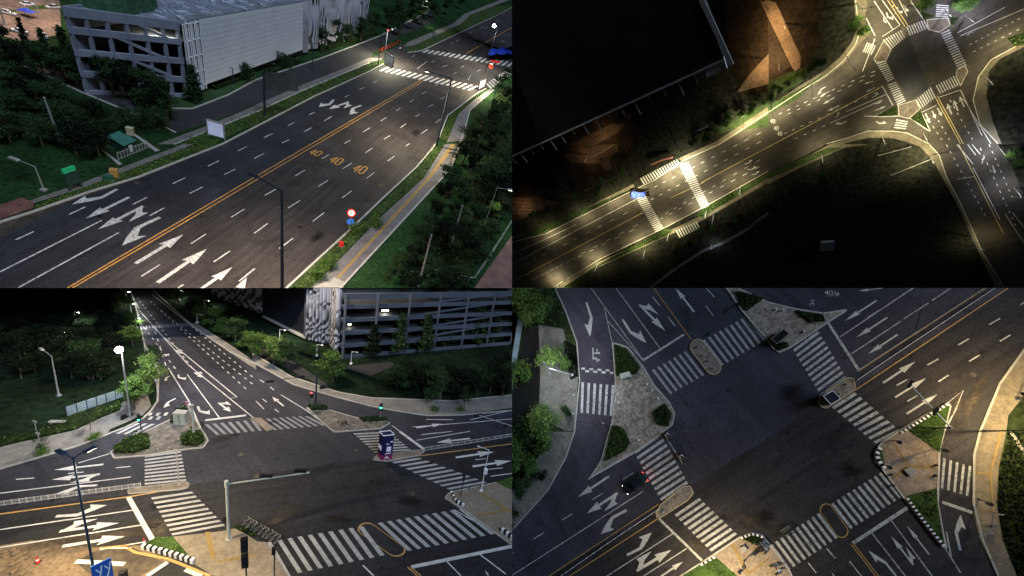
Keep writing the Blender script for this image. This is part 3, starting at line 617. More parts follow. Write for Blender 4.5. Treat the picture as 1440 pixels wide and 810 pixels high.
# moire screen of perforated fins further along
def moire_mat(name, L, H, period):
    m = mat(name, (.55, .55, .6), .6, .05, .3, 3, .05); nt = m.node_tree; N = nt.nodes; K = nt.links; b = N['Principled BSDF']
    tc = N.new('ShaderNodeTexCoord'); sp = N.new('ShaderNodeSeparateXYZ'); K.new(tc.outputs['UV'], sp.inputs[0])
    def M(op, a, b_, c=None):
        n = N.new('ShaderNodeMath'); n.operation = op
        for i, v in enumerate((a, b_) if c is None else (a, b_, c)):
            if isinstance(v, (int, float)): n.inputs[i].default_value = v
            else: K.new(v, n.inputs[i])
        return n.outputs[0]
    u = M('PINGPONG', sp.outputs[0], period / 2); u = M('SUBTRACT', u, period * .25); v = sp.outputs[1]
    rr = M('ADD', M('POWER', M('MULTIPLY', u, 1.6), 2), M('POWER', M('MULTIPLY', M('SUBTRACT', M('PINGPONG', v, H * .25), 0.0), .55), 2))
    nz = N.new('ShaderNodeTexNoise'); nz.inputs['Scale'].default_value = .16; nz.inputs['Detail'].default_value = 2; K.new(tc.outputs['UV'], nz.inputs[0])
    ph = M('ADD', M('MULTIPLY', rr, 10.0 / period), M('MULTIPLY', nz.outputs[0], 3.5))
    s = M('SINE', ph, 0.0); fade = N.new('ShaderNodeMapRange'); K.new(s, fade.inputs[0]); fade.inputs[1].default_value = -.12; fade.inputs[2].default_value = .18
    nz2 = N.new('ShaderNodeTexNoise'); nz2.inputs['Scale'].default_value = .12; K.new(tc.outputs['UV'], nz2.inputs[0])
    f2 = N.new('ShaderNodeMapRange'); K.new(nz2.outputs[0], f2.inputs[0]); f2.inputs[1].default_value = .50; f2.inputs[2].default_value = .60
    low = N.new('ShaderNodeMapRange'); K.new(v, low.inputs[0]); low.inputs[1].default_value = H * .75; low.inputs[2].default_value = H * .45
    amt = M('MAXIMUM', M('MULTIPLY', low.outputs[0], .9), f2.outputs[0]); amt = M('MULTIPLY', M('SUBTRACT', 1.0, fade.outputs[0]), amt)
    mx = N.new('ShaderNodeMixRGB'); K.new(amt, mx.inputs[0]); mx.inputs[1].default_value = (.55, .56, .62, 1); mx.inputs[2].default_value = (.02, .02, .025, 1)
    K.new(mx.outputs[0], b.inputs['Base Color']); return m
def screen(pl, t, org, p, q2, z0, z1, off, m, name='wavy_screen'):
    mb = MB(); d = q2 - p; L = d.length; u = d / L; n_ = Vector((u.y, -u.x)); N_ = 60; vs = []; uv = []
    for j in range(2):
        for i in range(N_ + 1):
            s = L * i / N_; w = off + .5 * pl.u * math.sin(s * 2 * PI / (L / 8)); x = p + u * s + n_ * w - org
            vs.append((x.x, x.y, z0 if j == 0 else z1)); uv.append((s, z0 if j == 0 else z1))
    fs = [(i, i + 1, N_ + 2 + i, N_ + 1 + i) for i in range(N_)]; mb.add(vs, fs); me = mb.mesh(name, m); ul_ = me.uv_layers.new(name='UVMap')
    for lp in me.loops: ul_.data[lp.index].uv = uv[lp.vertex_index]
    return pl.link(name, me, m, t)
sgn = 1 if Vector((ur.y, -ur.x)).dot(nrm) > 0 else -1
screen(A, gar, G0, G0 + ur * (LW * .99), G3, BH * .06, BH * 1.02, sgn * .8, moire_mat('moire_screen', 1, BH, LW * .42))
A.link('screen_wall', MB().prism([ur * LW * .99 + nrm * -.5, ur * LW * 2.08 + nrm * -.5, ur * LW * 2.08 + nrm * -2.5, ur * LW * .99 + nrm * -2.5], .2, BH * .95), mat('screen_backing', (.12, .12, .14)), gar)
# rooftop: green netted plant room, rails, clutter
gn0 = A.G(a1((435, 20))[0], BH); gn1 = A.G(a1((720, 75))[0], BH); gn2 = A.G(a1((885, 45))[0], BH)
e1 = gn1 - gn0; e2 = gn2 - gn1; fp = [gn0 - G0, gn1 - G0, gn2 - G0, gn2 - e1 - G0]
A.link('netted_plant_room', MB().prism([Vector(p) for p in fp], BH * .97, BH * 1.35), mat('green_netting', (.05, .13, .07), .9, .5, 1.2, 6, .4), gar)
rnd = random.Random(4)
for i in range(80):
    p = ul * rnd.uniform(2, dl.length * .9) + ur * rnd.uniform(3, LW * 1.6); s = rnd.uniform(.3, 1.3); A.link('roof_unit', MB().box((p.x, p.y, BH * .97 + s / 4), (s * 2.4, s, s / 2), rnd.uniform(0, 3)), mat('roof_units', (.42, .44, .52), .7), gar)
rl = MB()
for k in range(60):
    p = ur * (LW * 1.02 * k / 59) + ul * .5; rl.tube([(p.x, p.y, BH * .96), (p.x, p.y, BH * 1.035)], .06, 4)
p = ul * .5; p2 = ur * LW * 1.02 + ul * .5; rl.bar((p.x, p.y, BH * 1.035), (p2.x, p2.y, BH * 1.035), .1, .1); rl.bar((p.x, p.y, BH * 1.0), (p2.x, p2.y, BH * 1.0), .1, .1)
A.link('roof_railing', rl, steel_g, gar)
for s in (.23, .33):      # lit deck lamps
    p = ul * dl.length * s + ur * 2.5; A.link('deck_lamp', MB().box((p.x, p.y, BH * .90), (2.2, .4, .2), math.atan2(ul.y, ul.x)), e_warm, gar)
    spot(gar, (p.x, p.y, BH * .89), 2600, (1, .93, .75), 160)
# parked cars on the distant lot
def car(pl, xy, rz, label, paint, L=4.5, Wd=1.85, Hh=1.5, lights=False, group=None, name='parked_car', suv=False, k=1.0):
    u = pl.u * k; t = pl.thing(name, label, 'car', xy, rz, group=group, sc=u); h0 = .32
    def hull(sec, m, nm, par):
        mb = MB(); n = len(sec[0]) ; vs = []; fs = []
        for pr in sec: vs += pr
        for i in range(len(sec) - 1):
            for k in range(n - 1): fs.append((i * n + k, i * n + k + 1, (i + 1) * n + k + 1, (i + 1) * n + k))
        fs += [tuple(range(n)), tuple(range((len(sec) - 1) * n, len(sec) * n))[::-1]]
        mb.add(vs, fs); o = pl.link(nm, mb, m, par, smooth=False); bv = o.modifiers.new('b', 'BEVEL'); bv.width = .05; bv.segments = 2; bv.limit_method = 'ANGLE'; return o
    x = [-.5, -.485, -.40, -.28, .0, .22, .40, .47, .5]; bw = [.80, .92, .98, 1, 1, 1, .97, .90, .76]; bh = [.62, .66, .70, .66, .64, .63, .58, .52, .46]
    if suv: bh = [b + .03 for b in bh]
    sec = []
    for i in range(9):
        w = Wd / 2 * bw[i]; z1 = Hh * bh[i]; sec.append([(x[i] * L, -w * .92, h0 * .8), (x[i] * L, -w, h0 * 1.5), (x[i] * L, -w * .96, z1 * .92), (x[i] * L, -w * .80, z1), (x[i] * L, w * .80, z1), (x[i] * L, w * .96, z1 * .92), (x[i] * L, w, h0 * 1.5), (x[i] * L, w * .92, h0 * .8)])
    hull(sec, paint, 'body', t)
    cx = [-.45, -.36, -.12, .10, .26] if suv else [-.40, -.26, -.08, .08, .27]; chh = [.66, .97, 1, .98, .62]; cab = []
    for i in range(5):
        w = Wd / 2 * (.80 if i in (0, 4) else .70); cab.append([(cx[i] * L, -Wd / 2 * .84, Hh * .60), (cx[i] * L, -w * .98, Hh * chh[i] * .96), (cx[i] * L, -w * .8, Hh * chh[i]), (cx[i] * L, w * .8, Hh * chh[i]), (cx[i] * L, w * .98, Hh * chh[i] * .96), (cx[i] * L, Wd / 2 * .84, Hh * .60)])
    hull(cab, glass_d, 'windows', t)
    r = MB(); r.box(((cx[1] + cx[3]) / 2 * L, 0, Hh * 1.0), ((cx[3] - cx[1]) * L * .98, Wd * .60, .05)); pl.link('roof', r, paint, t)
    for sx in (-.31, .31):
        for sy in (-1, 1):
            w = pl.link('wheel', MB().tube([(sx * L, sy * (Wd / 2 - .2), .33), (sx * L, sy * (Wd / 2 + .01), .33)], .33, 14), rubber, t)
            pl.link('rim', MB().tube([(sx * L, sy * (Wd / 2 + .01), .33), (sx * L, sy * (Wd / 2 + .02), .33)], .2, 10), steel_g, w)
    for sy in (-1, 1):
        pl.link('headlight', MB().box((L * .472, sy * Wd * .36, Hh * .44), (.22, .32, .14)), e_head if lights else steel_g, t)
        pl.link('tail_light', MB().box((-L * .49, sy * Wd * .38, Hh * .52), (.12, .3, .16)), e_tail if lights else red_m, t)
        pl.link('mirror', MB().box((L * .16, sy * (Wd / 2 + .1), Hh * .62), (.18, .2, .14)), paint, t)
    return t
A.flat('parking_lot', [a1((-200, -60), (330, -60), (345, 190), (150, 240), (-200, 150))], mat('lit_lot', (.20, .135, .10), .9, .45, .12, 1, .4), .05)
for i, (x, y, lab) in enumerate(((12, 20, 'white car on the distant lit lot, nearest the left corner'), (40, 8, 'silver car at the top of the distant lit lot'), (62, 52, 'pale car by the low hedge of the distant lot'), (28, 46, 'white car in the middle of the distant lot'), (75, 12, 'white car on the distant lot beside the garage corner'))):
    car(A, A.G((x, y)), .4 + i, lab, white_m if i % 2 else mat('silver_paint', (.5, .5, .52), .35), k=.5)
tg = A.G((40, 24)); t = A.thing('canopy_tent', 'small blue tent canopy on the distant lit lot', 'tent', tg, sc=.42)
A.link('canopy', MB().add([(-4, -3, 4), (4, -3, 4), (4, 3, 4), (-4, 3, 4), (0, 0, 6)], [(0, 1, 4), (1, 2, 4), (2, 3, 4), (3, 0, 4)]), blue_m, t)
for sx in (-3.8, 3.8):
    for sy in (-2.8, 2.8): A.link('leg', MB().tube([(sx, sy, 0), (sx, sy, 4)], .12, 6), steel_g, t)
A.flat('distant_hedge_strip', [a1((0, 70), (240, 30), (340, 25), (340, 45), (120, 60), (0, 85))], grass_m, .1)
for i, (x, h) in enumerate(((3, 14), (53, 12))):
    street_lamp(A, a1((30 if i == 0 else 215, 140 if i == 0 else 70))[0], 20, [(3, 1)], ('thin pale lamp post at the left end of the distant lot', 'thin pale lamp post at the hedge of the distant lot')[i], steel_g, power=16000, col=(1, .74, .55), lit=e_warm)

# --- lamps along the avenue
def arm_to(pl, base, h, px, unit=True):
    g = pl.G(base); e = pl.G(px, h); return (e.x - g.x, e.y - g.y)
b_ = (397, 430); h_ = A.H(b_, (401, 268)); ax, ay = arm_to(A, b_, h_, (358, 247))
street_lamp(A, b_, h_, [(ax * .9, ay * .9)], 'tall dark street lamp standing nearest the viewer in front of the wide avenue', steel_d, e_warm, power=85000, col=(1, .80, .58), r=.16)
b_ = (613.5, 206); h_ = A.H(b_, (631, 108)); ax, ay = arm_to(A, b_, h_, (604, 101))
street_lamp(A, b_, h_, [(ax, ay)], 'dark single arm street lamp on the verge just before the zebra crossing', steel_d, e_warm, power=80000, col=(1, .84, .58), r=.21)
b_ = (683, 100); h_ = A.H(b_, (700, 38))
street_lamp(A, b_, h_, [(-1.2, .3)], 'lit street lamp with a bright head beyond the blue canopy', steel_d, e_white, power=70000, col=(1, .92, .70), glow_r=.9)
b_ = (62, 268); street_lamp(A, b_, A.H(b_, (21, 231)) * .9, [(-3, .5)], 'thin leaning pale lamp post by the meadow left of the bus stop sign', steel_g, r=.07)
b_ = (84, 197); t = A.thing('utility_pole', 'bare pale wooden pole leaning in the dark meadow', 'pole', A.G(b_))
A.link('pole', MB().tube([(0, 0, 0), (-.3, 0, A.H(b_, (64, 139)))], [.28, .16], 8), conc, t); A.link('cap', MB().tube([(-.3, 0, A.H(b_, (64, 139))), (-.3, 0, A.H(b_, (64, 139)) + .25)], .2, 8), steel_g, t)
b_ = (219.5, 144); street_lamp(A, b_, A.H(b_, (216, 121)), [(-1, 0)], 'short white lamp post on the lawn below the garage decks', white_m, r=.1)
b_ = (328.5, 118); street_lamp(A, b_, A.H(b_, (328, 96)), [(-1.6, 0)], 'short dark lamp post under the lower edge of the white facade', steel_d, r=.1)
for b_, tp, lab in (((531.5, 92), (537, 38), 'dark pole with a red lit head beside the garage screen corner'), ((608, 54), (614, 14), 'slim dark lamp post on the far grass verge'), ((439, 98), (441, 60), 'dark lamp post between the service road and the moire screen')):
    street_lamp(A, b_, A.H(b_, tp), [(1.6, 0)], lab, steel_d, e_red if 'red' in lab else None, r=.1)
for (x, y, P, col, lab) in ((470, 132, 0, (1, .9, .7), None), (540, 84, 90000, (1, .90, .66), 'street lamp behind the billboard frame at the crossing corner'), (590, 33, 14000, (1, .93, .75), 'street lamp at the far end of the grass verge')):
    if lab: street_lamp(A, (x, y), 15, [(2, -2)], lab, steel_d, e_soft, power=P, col=col, r=.09)
street_lamp(A, (694, 140), 15, [(-5, 3)], 'added street lamp among the trees lighting the right end of the zebra crossing', steel_d, e_warm, power=85000, col=(1, .86, .58), r=.12)  # lamp added to brighten the crossing, tucked in among the trees
# gantry sign
b_ = (372.5, 163); hs = A.H(b_, (373, 101)); t = A.thing('gantry_sign', 'large dark direction board on a single post beside the garage frontage', 'road sign', A.G(b_))
A.link('post', MB().tube([(0, 0, 0), (0, 0, hs)], [.35, .28], 10), steel_d, t)
e = A.G((420, 103), hs) - A.G(b_); e2_ = Vector((e.x, e.y))
for z in (.98, .80, .62): A.link('crossarm', MB().bar((0, 0, hs * z), (e2_.x, e2_.y, hs * z), .25, .25), steel_d, t)
bd = MB(); bd.bar((e2_.x * .05, e2_.y * .05 - .3, hs * .80), (e2_.x, e2_.y - .3, hs * .80), .15, hs * .40); A.link('board', bd, mat('board_back', (.05, .055, .06), .6, .3, .4), t)
# lit billboard
def panel_sign(pl, bl, br, tl, label, m, frame, thick=.25, legs=True, gap=.12, cat='billboard', name='billboard'):
    g0 = pl.G(bl); g1 = pl.G(br); h = pl.H(bl, tl); d = g1 - g0; t = pl.thing(name, label, cat, g0)
    pl.link('face', MB().bar((d.x * .03, d.y * .03, h * (.5 + gap / 2)), (d.x * .97, d.y * .97, h * (.5 + gap / 2)), thick, h * (1 - gap) * .94), m, t)
    fr = MB()
    for z in (h, h * gap): fr.bar((0, 0, z), (d.x, d.y, z), thick * 1.4, .18 * pl.u)
    pl.link('frame', fr, frame, t)
    for k in (0, 1): pl.link('leg', MB().tube([(d.x * k, d.y * k, 0), (d.x * k, d.y * k, h * .98)], .12 * pl.u, 8), frame, t)
    return t
panel_sign(A, (293, 191), (316, 197), (293, 168), 'pale lit billboard with a white face on the roadside verge', e_blue, steel_g)
panel_sign(A, (541, 89), (552, 95), (541, 74), 'small white notice board at the left end of the zebra crossing', white_m, steel_d)
panel_sign(A, (672, 127), (681, 123), (673, 113), 'small white notice board at the right end of the zebra crossing', white_m, steel_d)
t = panel_sign(A, (99, 269), (115, 263), (96, 241), 'green topped bus stop frame standing at the kerb', mat('bus_dark', (.02, .05, .04)), mat('bus_frame', (.015, .05, .035), .5), gap=.30, cat='bus stop', name='bus_stop_sign')
g0 = A.G((99, 269)); g1 = A.G((115, 263)); d_ = g1 - g0; hh = A.H((99, 269), (96, 241)); A.link('green_header', MB().bar((0, -.25, hh * 1.02), (d_.x, d_.y - .25, hh * 1.02), .4, hh * .22), mat('green_lit', (.02, .35, .15), .5, emit=(.02, .5, .2), es=.12), t)
# shed with teal roof, gravel lane by it
P_ = lambda x, y: (130 + x / 6.75, 160 + y / 6.75)
sb = P_(300, 400); sh = A.H(sb, P_(295, 308)); k0 = A.G(P_(295, 305), sh); k1 = A.G(P_(420, 250), sh); k2 = A.G(P_(250, 162), sh); k3 = A.G(P_(135, 210), sh)
t = A.thing('garden_shed', 'small dark shed with a teal sheet roof behind the footpath', 'shed', k0); q = [Vector(p) - k0 for p in (k0, k1, k2, k3)]; c = sum(q, Vector((0, 0))) / 4
A.link('walls', MB().prism([c + (p - c) * .9 for p in q], 0, sh * .95), mat('shed_wall', (.02, .055, .045), .8), t); A.link('roof', MB().prism(q, sh * .95, sh), teal_m, t)
dd = q[1] - q[0]; m_ = q[0] + dd * .5 - (c - (q[0] + dd * .5)) * -.08; A.link('door', MB().bar((m_.x - dd.x * .12, m_.y - dd.y * .12, sh * .4), (m_.x + dd.x * .12, m_.y + dd.y * .12, sh * .4), .1, sh * .7), white_m, t)
A.flat('gravel_lane', [[P_(*p) for p in ((370, 190), (400, 190), (640, 350), (600, 365))], [P_(*p) for p in ((75, 340), (110, 350), (285, 480), (250, 490))]], conc, .1)
def fence(pl, pts, h, label, m=steel_g, n=20, name='fence', rails=2, pick=0):
    g = [pl.G(p) for p in pts]; t = pl.thing(name, label, 'fence', g[0]); L = [(g[i + 1] - g[i]).length for i in range(len(g) - 1)]; T = sum(L)
    def P(s):
        for i, l in enumerate(L):
            if s <= l or i == len(L) - 1: return g[i] + (g[i + 1] - g[i]) * (s / l) - g[0]
            s -= l
    for k in range(n + 1):
        p = P(T * k / n); pl.link('post', MB().tube([(p.x, p.y, 0), (p.x, p.y, h * pl.u)], .06 * pl.u, 5), m, t)
    rb = MB()
    for z in range(rails):
        zz_ = h * pl.u * (.15 + .75 * z / max(1, rails - 1))
        for k in range(n): a = P(T * k / n); b = P(T * (k + 1) / n); rb.bar((a.x, a.y, zz_), (b.x, b.y, zz_), .06 * pl.u, .06 * pl.u)
    pl.link('rails', rb, m, t)
    if pick:
        pb = MB(); N_ = n * pick
        for k in range(N_): a = P(T * (k + .5) / N_); pb.bar((a.x, a.y, h * pl.u * .15), (a.x, a.y, h * pl.u * .9), .035 * pl.u, .035 * pl.u)
        pl.link('pickets', pb, m, t)
    return t
fence(A, [P_(250, 440), P_(530, 325)], 1.1, 'pale post and rail fence in front of the teal roofed shed', steel_g, 10)
fence(A, a4((1440, 430), (1300, 650), (1210, 780)), 1.2, 'thin fence along the edge of the reddish yard', steel_g, 10)
fence(A, a4((1180, 585), (1300, 650)), .8, 'short white rail beside the reddish yard', white_m, 3)
fence(A, a4((1090, 745), (1215, 770)), .8, 'short white rail on the ground below the right hand trees', white_m, 3)
# utility boxes by the path
def cabinet(pl, base, w, dpt, h, label, m, rz=0, name='utility_cabinet', cat='cabinet', capm=None):
    u = pl.u; t = pl.thing(name, label, cat, pl.G(base), rz)
    pl.link('body', MB().box((0, 0, h * u / 2 + .1), (w * u, dpt * u, h * u)), m, t); pl.link('plinth', MB().box((0, 0, .06 * u), (w * u * 1.1, dpt * u * 1.1, .12 * u)), conc, t)
    pl.link('lid', MB().box((0, 0, h * u + .14), (w * u * 1.08, dpt * u * 1.08, .08 * u)), capm or m, t)
    pl.link('door', MB().box((0, -dpt * u / 2 - .02, h * u * .52), (w * u * .8, .03, h * u * .8)), capm or m, t); return t
cabinet(A, (162, 249), .75, .7, 1.0, 'orange yellow utility box beside the green bin at the kerb', orange_m, .4)
cabinet(A, (153, 253), .9, .6, .5, 'low dark green bin left of the orange box at the kerb', green_m, .4, name='litter_bin', cat='bin')
cabinet(A, a1((735, 755))[0], .8, .7, 1.0, 'cream utility box behind the teal roofed shed', mat('cream', (.45, .40, .28)), .3)
cabinet(A, a4((478, 572))[0], .6, .5, .6, 'small red hydrant box on the near verge', red_m, .3, name='hydrant_box', cat='hydrant')
cabinet(A, a4((1275, 525))[0], .9, .7, .5, 'pale box lying among the right hand trees', conc, .2)
# speed limit sign
b_ = a4((525, 480))[0]; hh = A.H(b_, a4((537, 365))[0]); t = A.thing('speed_limit_sign', 'round red rimmed speed limit sign with a blue disc below on the near kerb', 'road sign', A.G(b_))
A.link('post', MB().tube([(0, 0, 0), (0, 0, hh)], .09, 8), steel_g, t)
fw = (A.Mi @ Vector((0, 0, 0))); gx = A.G(b_); fd = Vector((fw.x - gx.x, fw.y - gx.y)).normalized(); fz = math.atan2(fd.y, fd.x) + PI / 2
def disc(pl, t, c, r, m, fd, nm, th=.06, off=0):
    a = Vector(c) + Vector((fd.x, fd.y, .35)).normalized() * off; pl.link(nm, MB().tube([a, a + Vector((fd.x, fd.y, .35)).normalized() * th], r, 20), m, t)
R_ = hh * .16
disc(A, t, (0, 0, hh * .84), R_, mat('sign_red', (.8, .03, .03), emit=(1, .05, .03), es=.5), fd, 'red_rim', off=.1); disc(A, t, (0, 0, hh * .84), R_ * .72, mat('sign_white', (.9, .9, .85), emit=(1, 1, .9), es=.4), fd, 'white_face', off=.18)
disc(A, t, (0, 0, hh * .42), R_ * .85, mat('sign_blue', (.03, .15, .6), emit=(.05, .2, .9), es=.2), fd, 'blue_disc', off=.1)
tm = text_mesh('40', R_ * .95); tm.materials.clear(); tm.materials.append(black_m); o = A.link('lettering', tm, black_m, t)
v_ = Vector((fd.x, fd.y, .35)).normalized(); o.matrix_local = Matrix.Translation(Vector((0, 0, hh * .84)) + v_ * .27) @ v_.to_track_quat('Z', 'Y').to_matrix().to_4x4()
# red disc sign with canopy at the crossing
b_ = (682, 123); hh = A.H(b_, (688, 84)); t = A.thing('warning_sign', 'red disc sign with a red lit bracket beside the zebra crossing', 'road sign', A.G(b_))
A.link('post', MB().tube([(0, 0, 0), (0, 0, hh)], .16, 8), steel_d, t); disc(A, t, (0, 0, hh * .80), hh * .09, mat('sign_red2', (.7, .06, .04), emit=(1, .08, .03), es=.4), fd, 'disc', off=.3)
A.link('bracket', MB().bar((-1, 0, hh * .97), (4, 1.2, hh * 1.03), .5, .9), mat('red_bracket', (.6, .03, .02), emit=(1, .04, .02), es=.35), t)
c0 = A.G((686, 80)); t = A.thing('blue_canopy', 'ragged blue tarpaulin canopy stretched over the far right lanes', 'canopy', c0)
cm_ = MB(); vs = []; fs = []
e_ = A.G((722, 71)) - A.G((686, 77)); f_ = A.G((722, 80)) - A.G((722, 71))
for i in range(11):
    for j in range(4): p = e_ * (i / 10) + f_ * (j / 3 * (.7 + .5 * (i / 10))) ; vs.append((p.x, p.y, 4.5 + .6 * math.sin(i * 1.7 + j) + .3 * (i % 2)))
for i in range(10):
    for j in range(3): fs.append((i * 4 + j, i * 4 + j + 1, i * 4 + j + 5, i * 4 + j + 4))
A.link('tarpaulin', cm_.add(vs, fs), blue_m, t)
for k in (0, 5, 10): p = e_ * (k / 10); A.link('prop', MB().tube([(p.x, p.y, 0), (p.x, p.y, 4.6)], .1, 6), steel_d, t)
# scooters
def scooter(pl, xy, rz, label, paint, group=None, sc=1.0):
    t = pl.thing('scooter', label, 'scooter', xy, rz, group=group, sc=pl.u * sc)
    for x in (-.6, .6):
        pl.link('wheel', MB().tube([(x, -.05, .25), (x, .05, .25)], .25, 12), rubber, t)
    pl.link('body', MB().box((-.45, 0, .55), (.75, .3, .4), taper=.8).box((-.02, 0, .32), (.5, .3, .08)).box((.38, 0, .6), (.12, .34, .65), taper=.7), paint, t)
    pl.link('seat', MB().box((-.45, 0, .80), (.7, .28, .12), taper=.85), black_m, t)
    pl.link('handlebar', MB().tube([(.42, 0, .8), (.36, 0, 1.02)], .04, 6).tube([(.34, -.33, 1.05), (.36, 0, 1.02), (.34, .33, 1.05)], .03, 6), black_m, t)
    pl.link('fork', MB().tube([(.42, 0, .75), (.6, 0, .25)], .04, 6), steel_g, t); return t
sc_paints = [red_m, navy, white_m, black_m, green_m]
sA = None
for i in range(9):
    p = (533 + i * 3.6, 74 - i * 1.7)
    if sA is None: sA = scooter(A, A.G(p), 1.9, 'parked scooter in the row by the side street mouth', red_m, 'scooters parked at the side street', 1.0)
    else: copy_tree(sA, A, A.at(A.G(p), 1.9 + .1 * (i % 3), sc=A.u))
# person builder (skin modifier)
def person(pl, xy, rz, label, pose='stand', shirt=cloth_w, trous=cloth_d, z=0, sc=1.0):
    t = pl.thing('person', label, 'person', xy, rz, z, sc=pl.u * sc)
    if pose == 'stand':
        P = {'pel': (0, 0, .95), 'ch': (0, 0, 1.30), 'nk': (0, 0, 1.48), 'hd': (.02, 0, 1.60), 'tp': (.02, 0, 1.70), 'lh': (0, .10, .90), 'lk': (.06, .11, .5), 'la': (0, .11, .08), 'lt': (.16, .12, .04), 'rh': (0, -.10, .90), 'rk': (-.02, -.11, .5), 'ra': (-.14, -.11, .08), 'rt': (.02, -.12, .04),
             'ls': (0, .19, 1.40), 'le': (-.04, .25, 1.12), 'lw': (.06, .26, .88), 'rs': (0, -.19, 1.40), 're': (.02, -.25, 1.12), 'rw': (.12, -.26, .90)}
    else:
        P = {'pel': (-.45, 0, .92), 'ch': (-.36, 0, 1.26), 'nk': (-.30, 0, 1.43), 'hd': (-.26, 0, 1.54), 'tp': (-.25, 0, 1.64), 'lh': (-.4, .11, .90), 'lk': (.02, .17, .80), 'la': (.02, .15, .42), 'lt': (.16, .15, .38), 'rh': (-.4, -.11, .90), 'rk': (.02, -.17, .80), 'ra': (.02, -.15, .42), 'rt': (.16, -.15, .38),
             'ls': (-.34, .19, 1.36), 'le': (-.12, .27, 1.14), 'lw': (.26, .30, 1.07), 'rs': (-.34, -.19, 1.36), 're': (-.12, -.27, 1.14), 'rw': (.26, -.30, 1.07)}
    E = [('pel', 'ch'), ('ch', 'nk'), ('nk', 'hd'), ('hd', 'tp'), ('pel', 'lh'), ('lh', 'lk'), ('lk', 'la'), ('la', 'lt'), ('pel', 'rh'), ('rh', 'rk'), ('rk', 'ra'), ('ra', 'rt'), ('ch', 'ls'), ('ls', 'le'), ('le', 'lw'), ('ch', 'rs'), ('rs', 're'), ('re', 'rw')]
    Rr = {'pel': .15, 'ch': .16, 'nk': .06, 'hd': .105, 'tp': .07, 'lh': .10, 'lk': .065, 'la': .045, 'lt': .04, 'rh': .10, 'rk': .065, 'ra': .045, 'rt': .04, 'ls': .07, 'le': .045, 'lw': .032, 'rs': .07, 're': .045, 'rw': .032}
    def skin(nm, keys, edges, m, grow=0):
        ks = list(keys); me = bpy.data.meshes.new(nm); me.from_pydata([P[k] for k in ks], [(ks.index(a), ks.index(b)) for a, b in edges], []); me.materials.append(m)
        ob = bpy.data.objects.new(nm, me); COL.objects.link(ob); ob.modifiers.new('s', 'SKIN'); sub = ob.modifiers.new('u', 'SUBSURF'); sub.levels = 1; sub.render_levels = 1
        for i, k in enumerate(ks): me.skin_vertices[0].data[i].radius = (Rr[k] + grow, Rr[k] + grow)
        me.skin_vertices[0].data[0].use_root = True; bpy.context.view_layer.update()
        m2 = bpy.data.meshes.new_from_object(ob.evaluated_get(bpy.context.evaluated_depsgraph_get())); bpy.data.objects.remove(ob); m2.materials.clear(); m2.materials.append(m)
        return pl.link(nm, m2, m, t, smooth=True)
    skin('body', P.keys(), E, skin_m)
    skin('shirt', ['pel', 'ch', 'ls', 'le', 'rs', 're'], [('pel', 'ch'), ('ch', 'ls'), ('ls', 'le'), ('ch', 'rs'), ('rs', 're')], shirt, .018)
    skin('trousers', ['pel', 'lh', 'lk', 'la', 'rh', 'rk', 'ra'], [('pel', 'lh'), ('lh', 'lk'), ('lk', 'la'), ('pel', 'rh'), ('rh', 'rk'), ('rk', 'ra')], trous, .016)
    h = P['hd']; pl.link('hair', MB().ball((h[0] - .02, 0, h[2] + .05), .115, 6, (1, .95, .9)), black_m, t)
    for s in ('l', 'r'):
        w = Vector(P[s + 'w']); d = (w - Vector(P[s + 'e'])).normalized(); mb = MB(); mb.ball(w + d * .04, .035, 4, (1, .6, 1.2))
        sd = d.cross(Vector((0, 1, 0)));
        for k in range(4): b0 = w + d * .06 + sd * (k - 1.5) * .016; mb.tube([b0, b0 + d * (.07 + .01 * (k in (1, 2))), b0 + d * .09 + Vector((0, -.015 if s == 'l' else .015, 0))], [.009, .008, .006], 5)
        mb.tube([w + d * .02, w + d * .05 + sd * .045], [.011, .008], 5); pl.link('hand', mb, skin_m, t)
    return t
person(A, A.G((562, 73)), 2.5, 'person in dark clothes standing beside the row of parked scooters')
person(A, A.G((584, 80)), 3.5, 'person walking across the side street mouth above the zebra crossing', shirt=cloth_d)

# --- trees of place A
T_ = 'trees growing along the garage and meadow'
for b_, tp, k, lab, wf in (((318, 114), (319, 71), 'cone', 'slim dark conifer in front of the white sheet facade', .8), ((275, 143), (276, 93), 'cone', 'broad dark conifer at the front corner of the garage', 1.3), ((236, 168), (235, 112), 'cone', 'dark conifer left of the garage corner by the service road', 1.1),
        ((180, 128), (178, 70), 'round', 'dark bushy tree hiding the lower decks near their middle', 1.2), ((150, 118), (148, 60), 'round', 'dark bushy tree against the left part of the open decks', 1.2), ((120, 105), (118, 52), 'cone', 'dark conifer against the far left end of the open decks', 1.3),
        ((98, 92), (97, 40), 'cone', 'tall conifer standing at the left corner of the garage', 1.1), ((70, 90), (70, 42), 'cone', 'conifer between the garage corner and the lit lot', .9), ((42, 78), (41, 27), 'cone', 'slim conifer in front of the distant lit lot', .7),
        ((14, 90), (12, 36), 'round', 'dark round tree at the far left in front of the lit lot', 1.2), ((60, 100), (58, 58), 'round', 'low dark tree at the head of the service road', 1.3), ((28, 105), (27, 60), 'round', 'low dark tree left of the service road head', 1.4), ((205, 150), (203, 100), 'round', 'dark tree behind the short white lamp post', 1.1),
        ((130, 190), (128, 140), 'round', 'dark tree in the meadow behind the leaning pole', 1.5), ((108, 218), (106, 165), 'round', 'dark tree in the meadow left of the teal roofed shed', 1.6), ((140, 220), (138, 178), 'round', 'dark tree just left of the teal roofed shed', 1.3), ((52, 140), (50, 95), 'round', 'dark tree in the meadow above the leaning pole', 1.4)):
    tree(A, b_, A.H(b_, tp), k, leaf_k if b_[1] > 175 or b_[0] < 60 else leaf_d, lab, T_, wf)
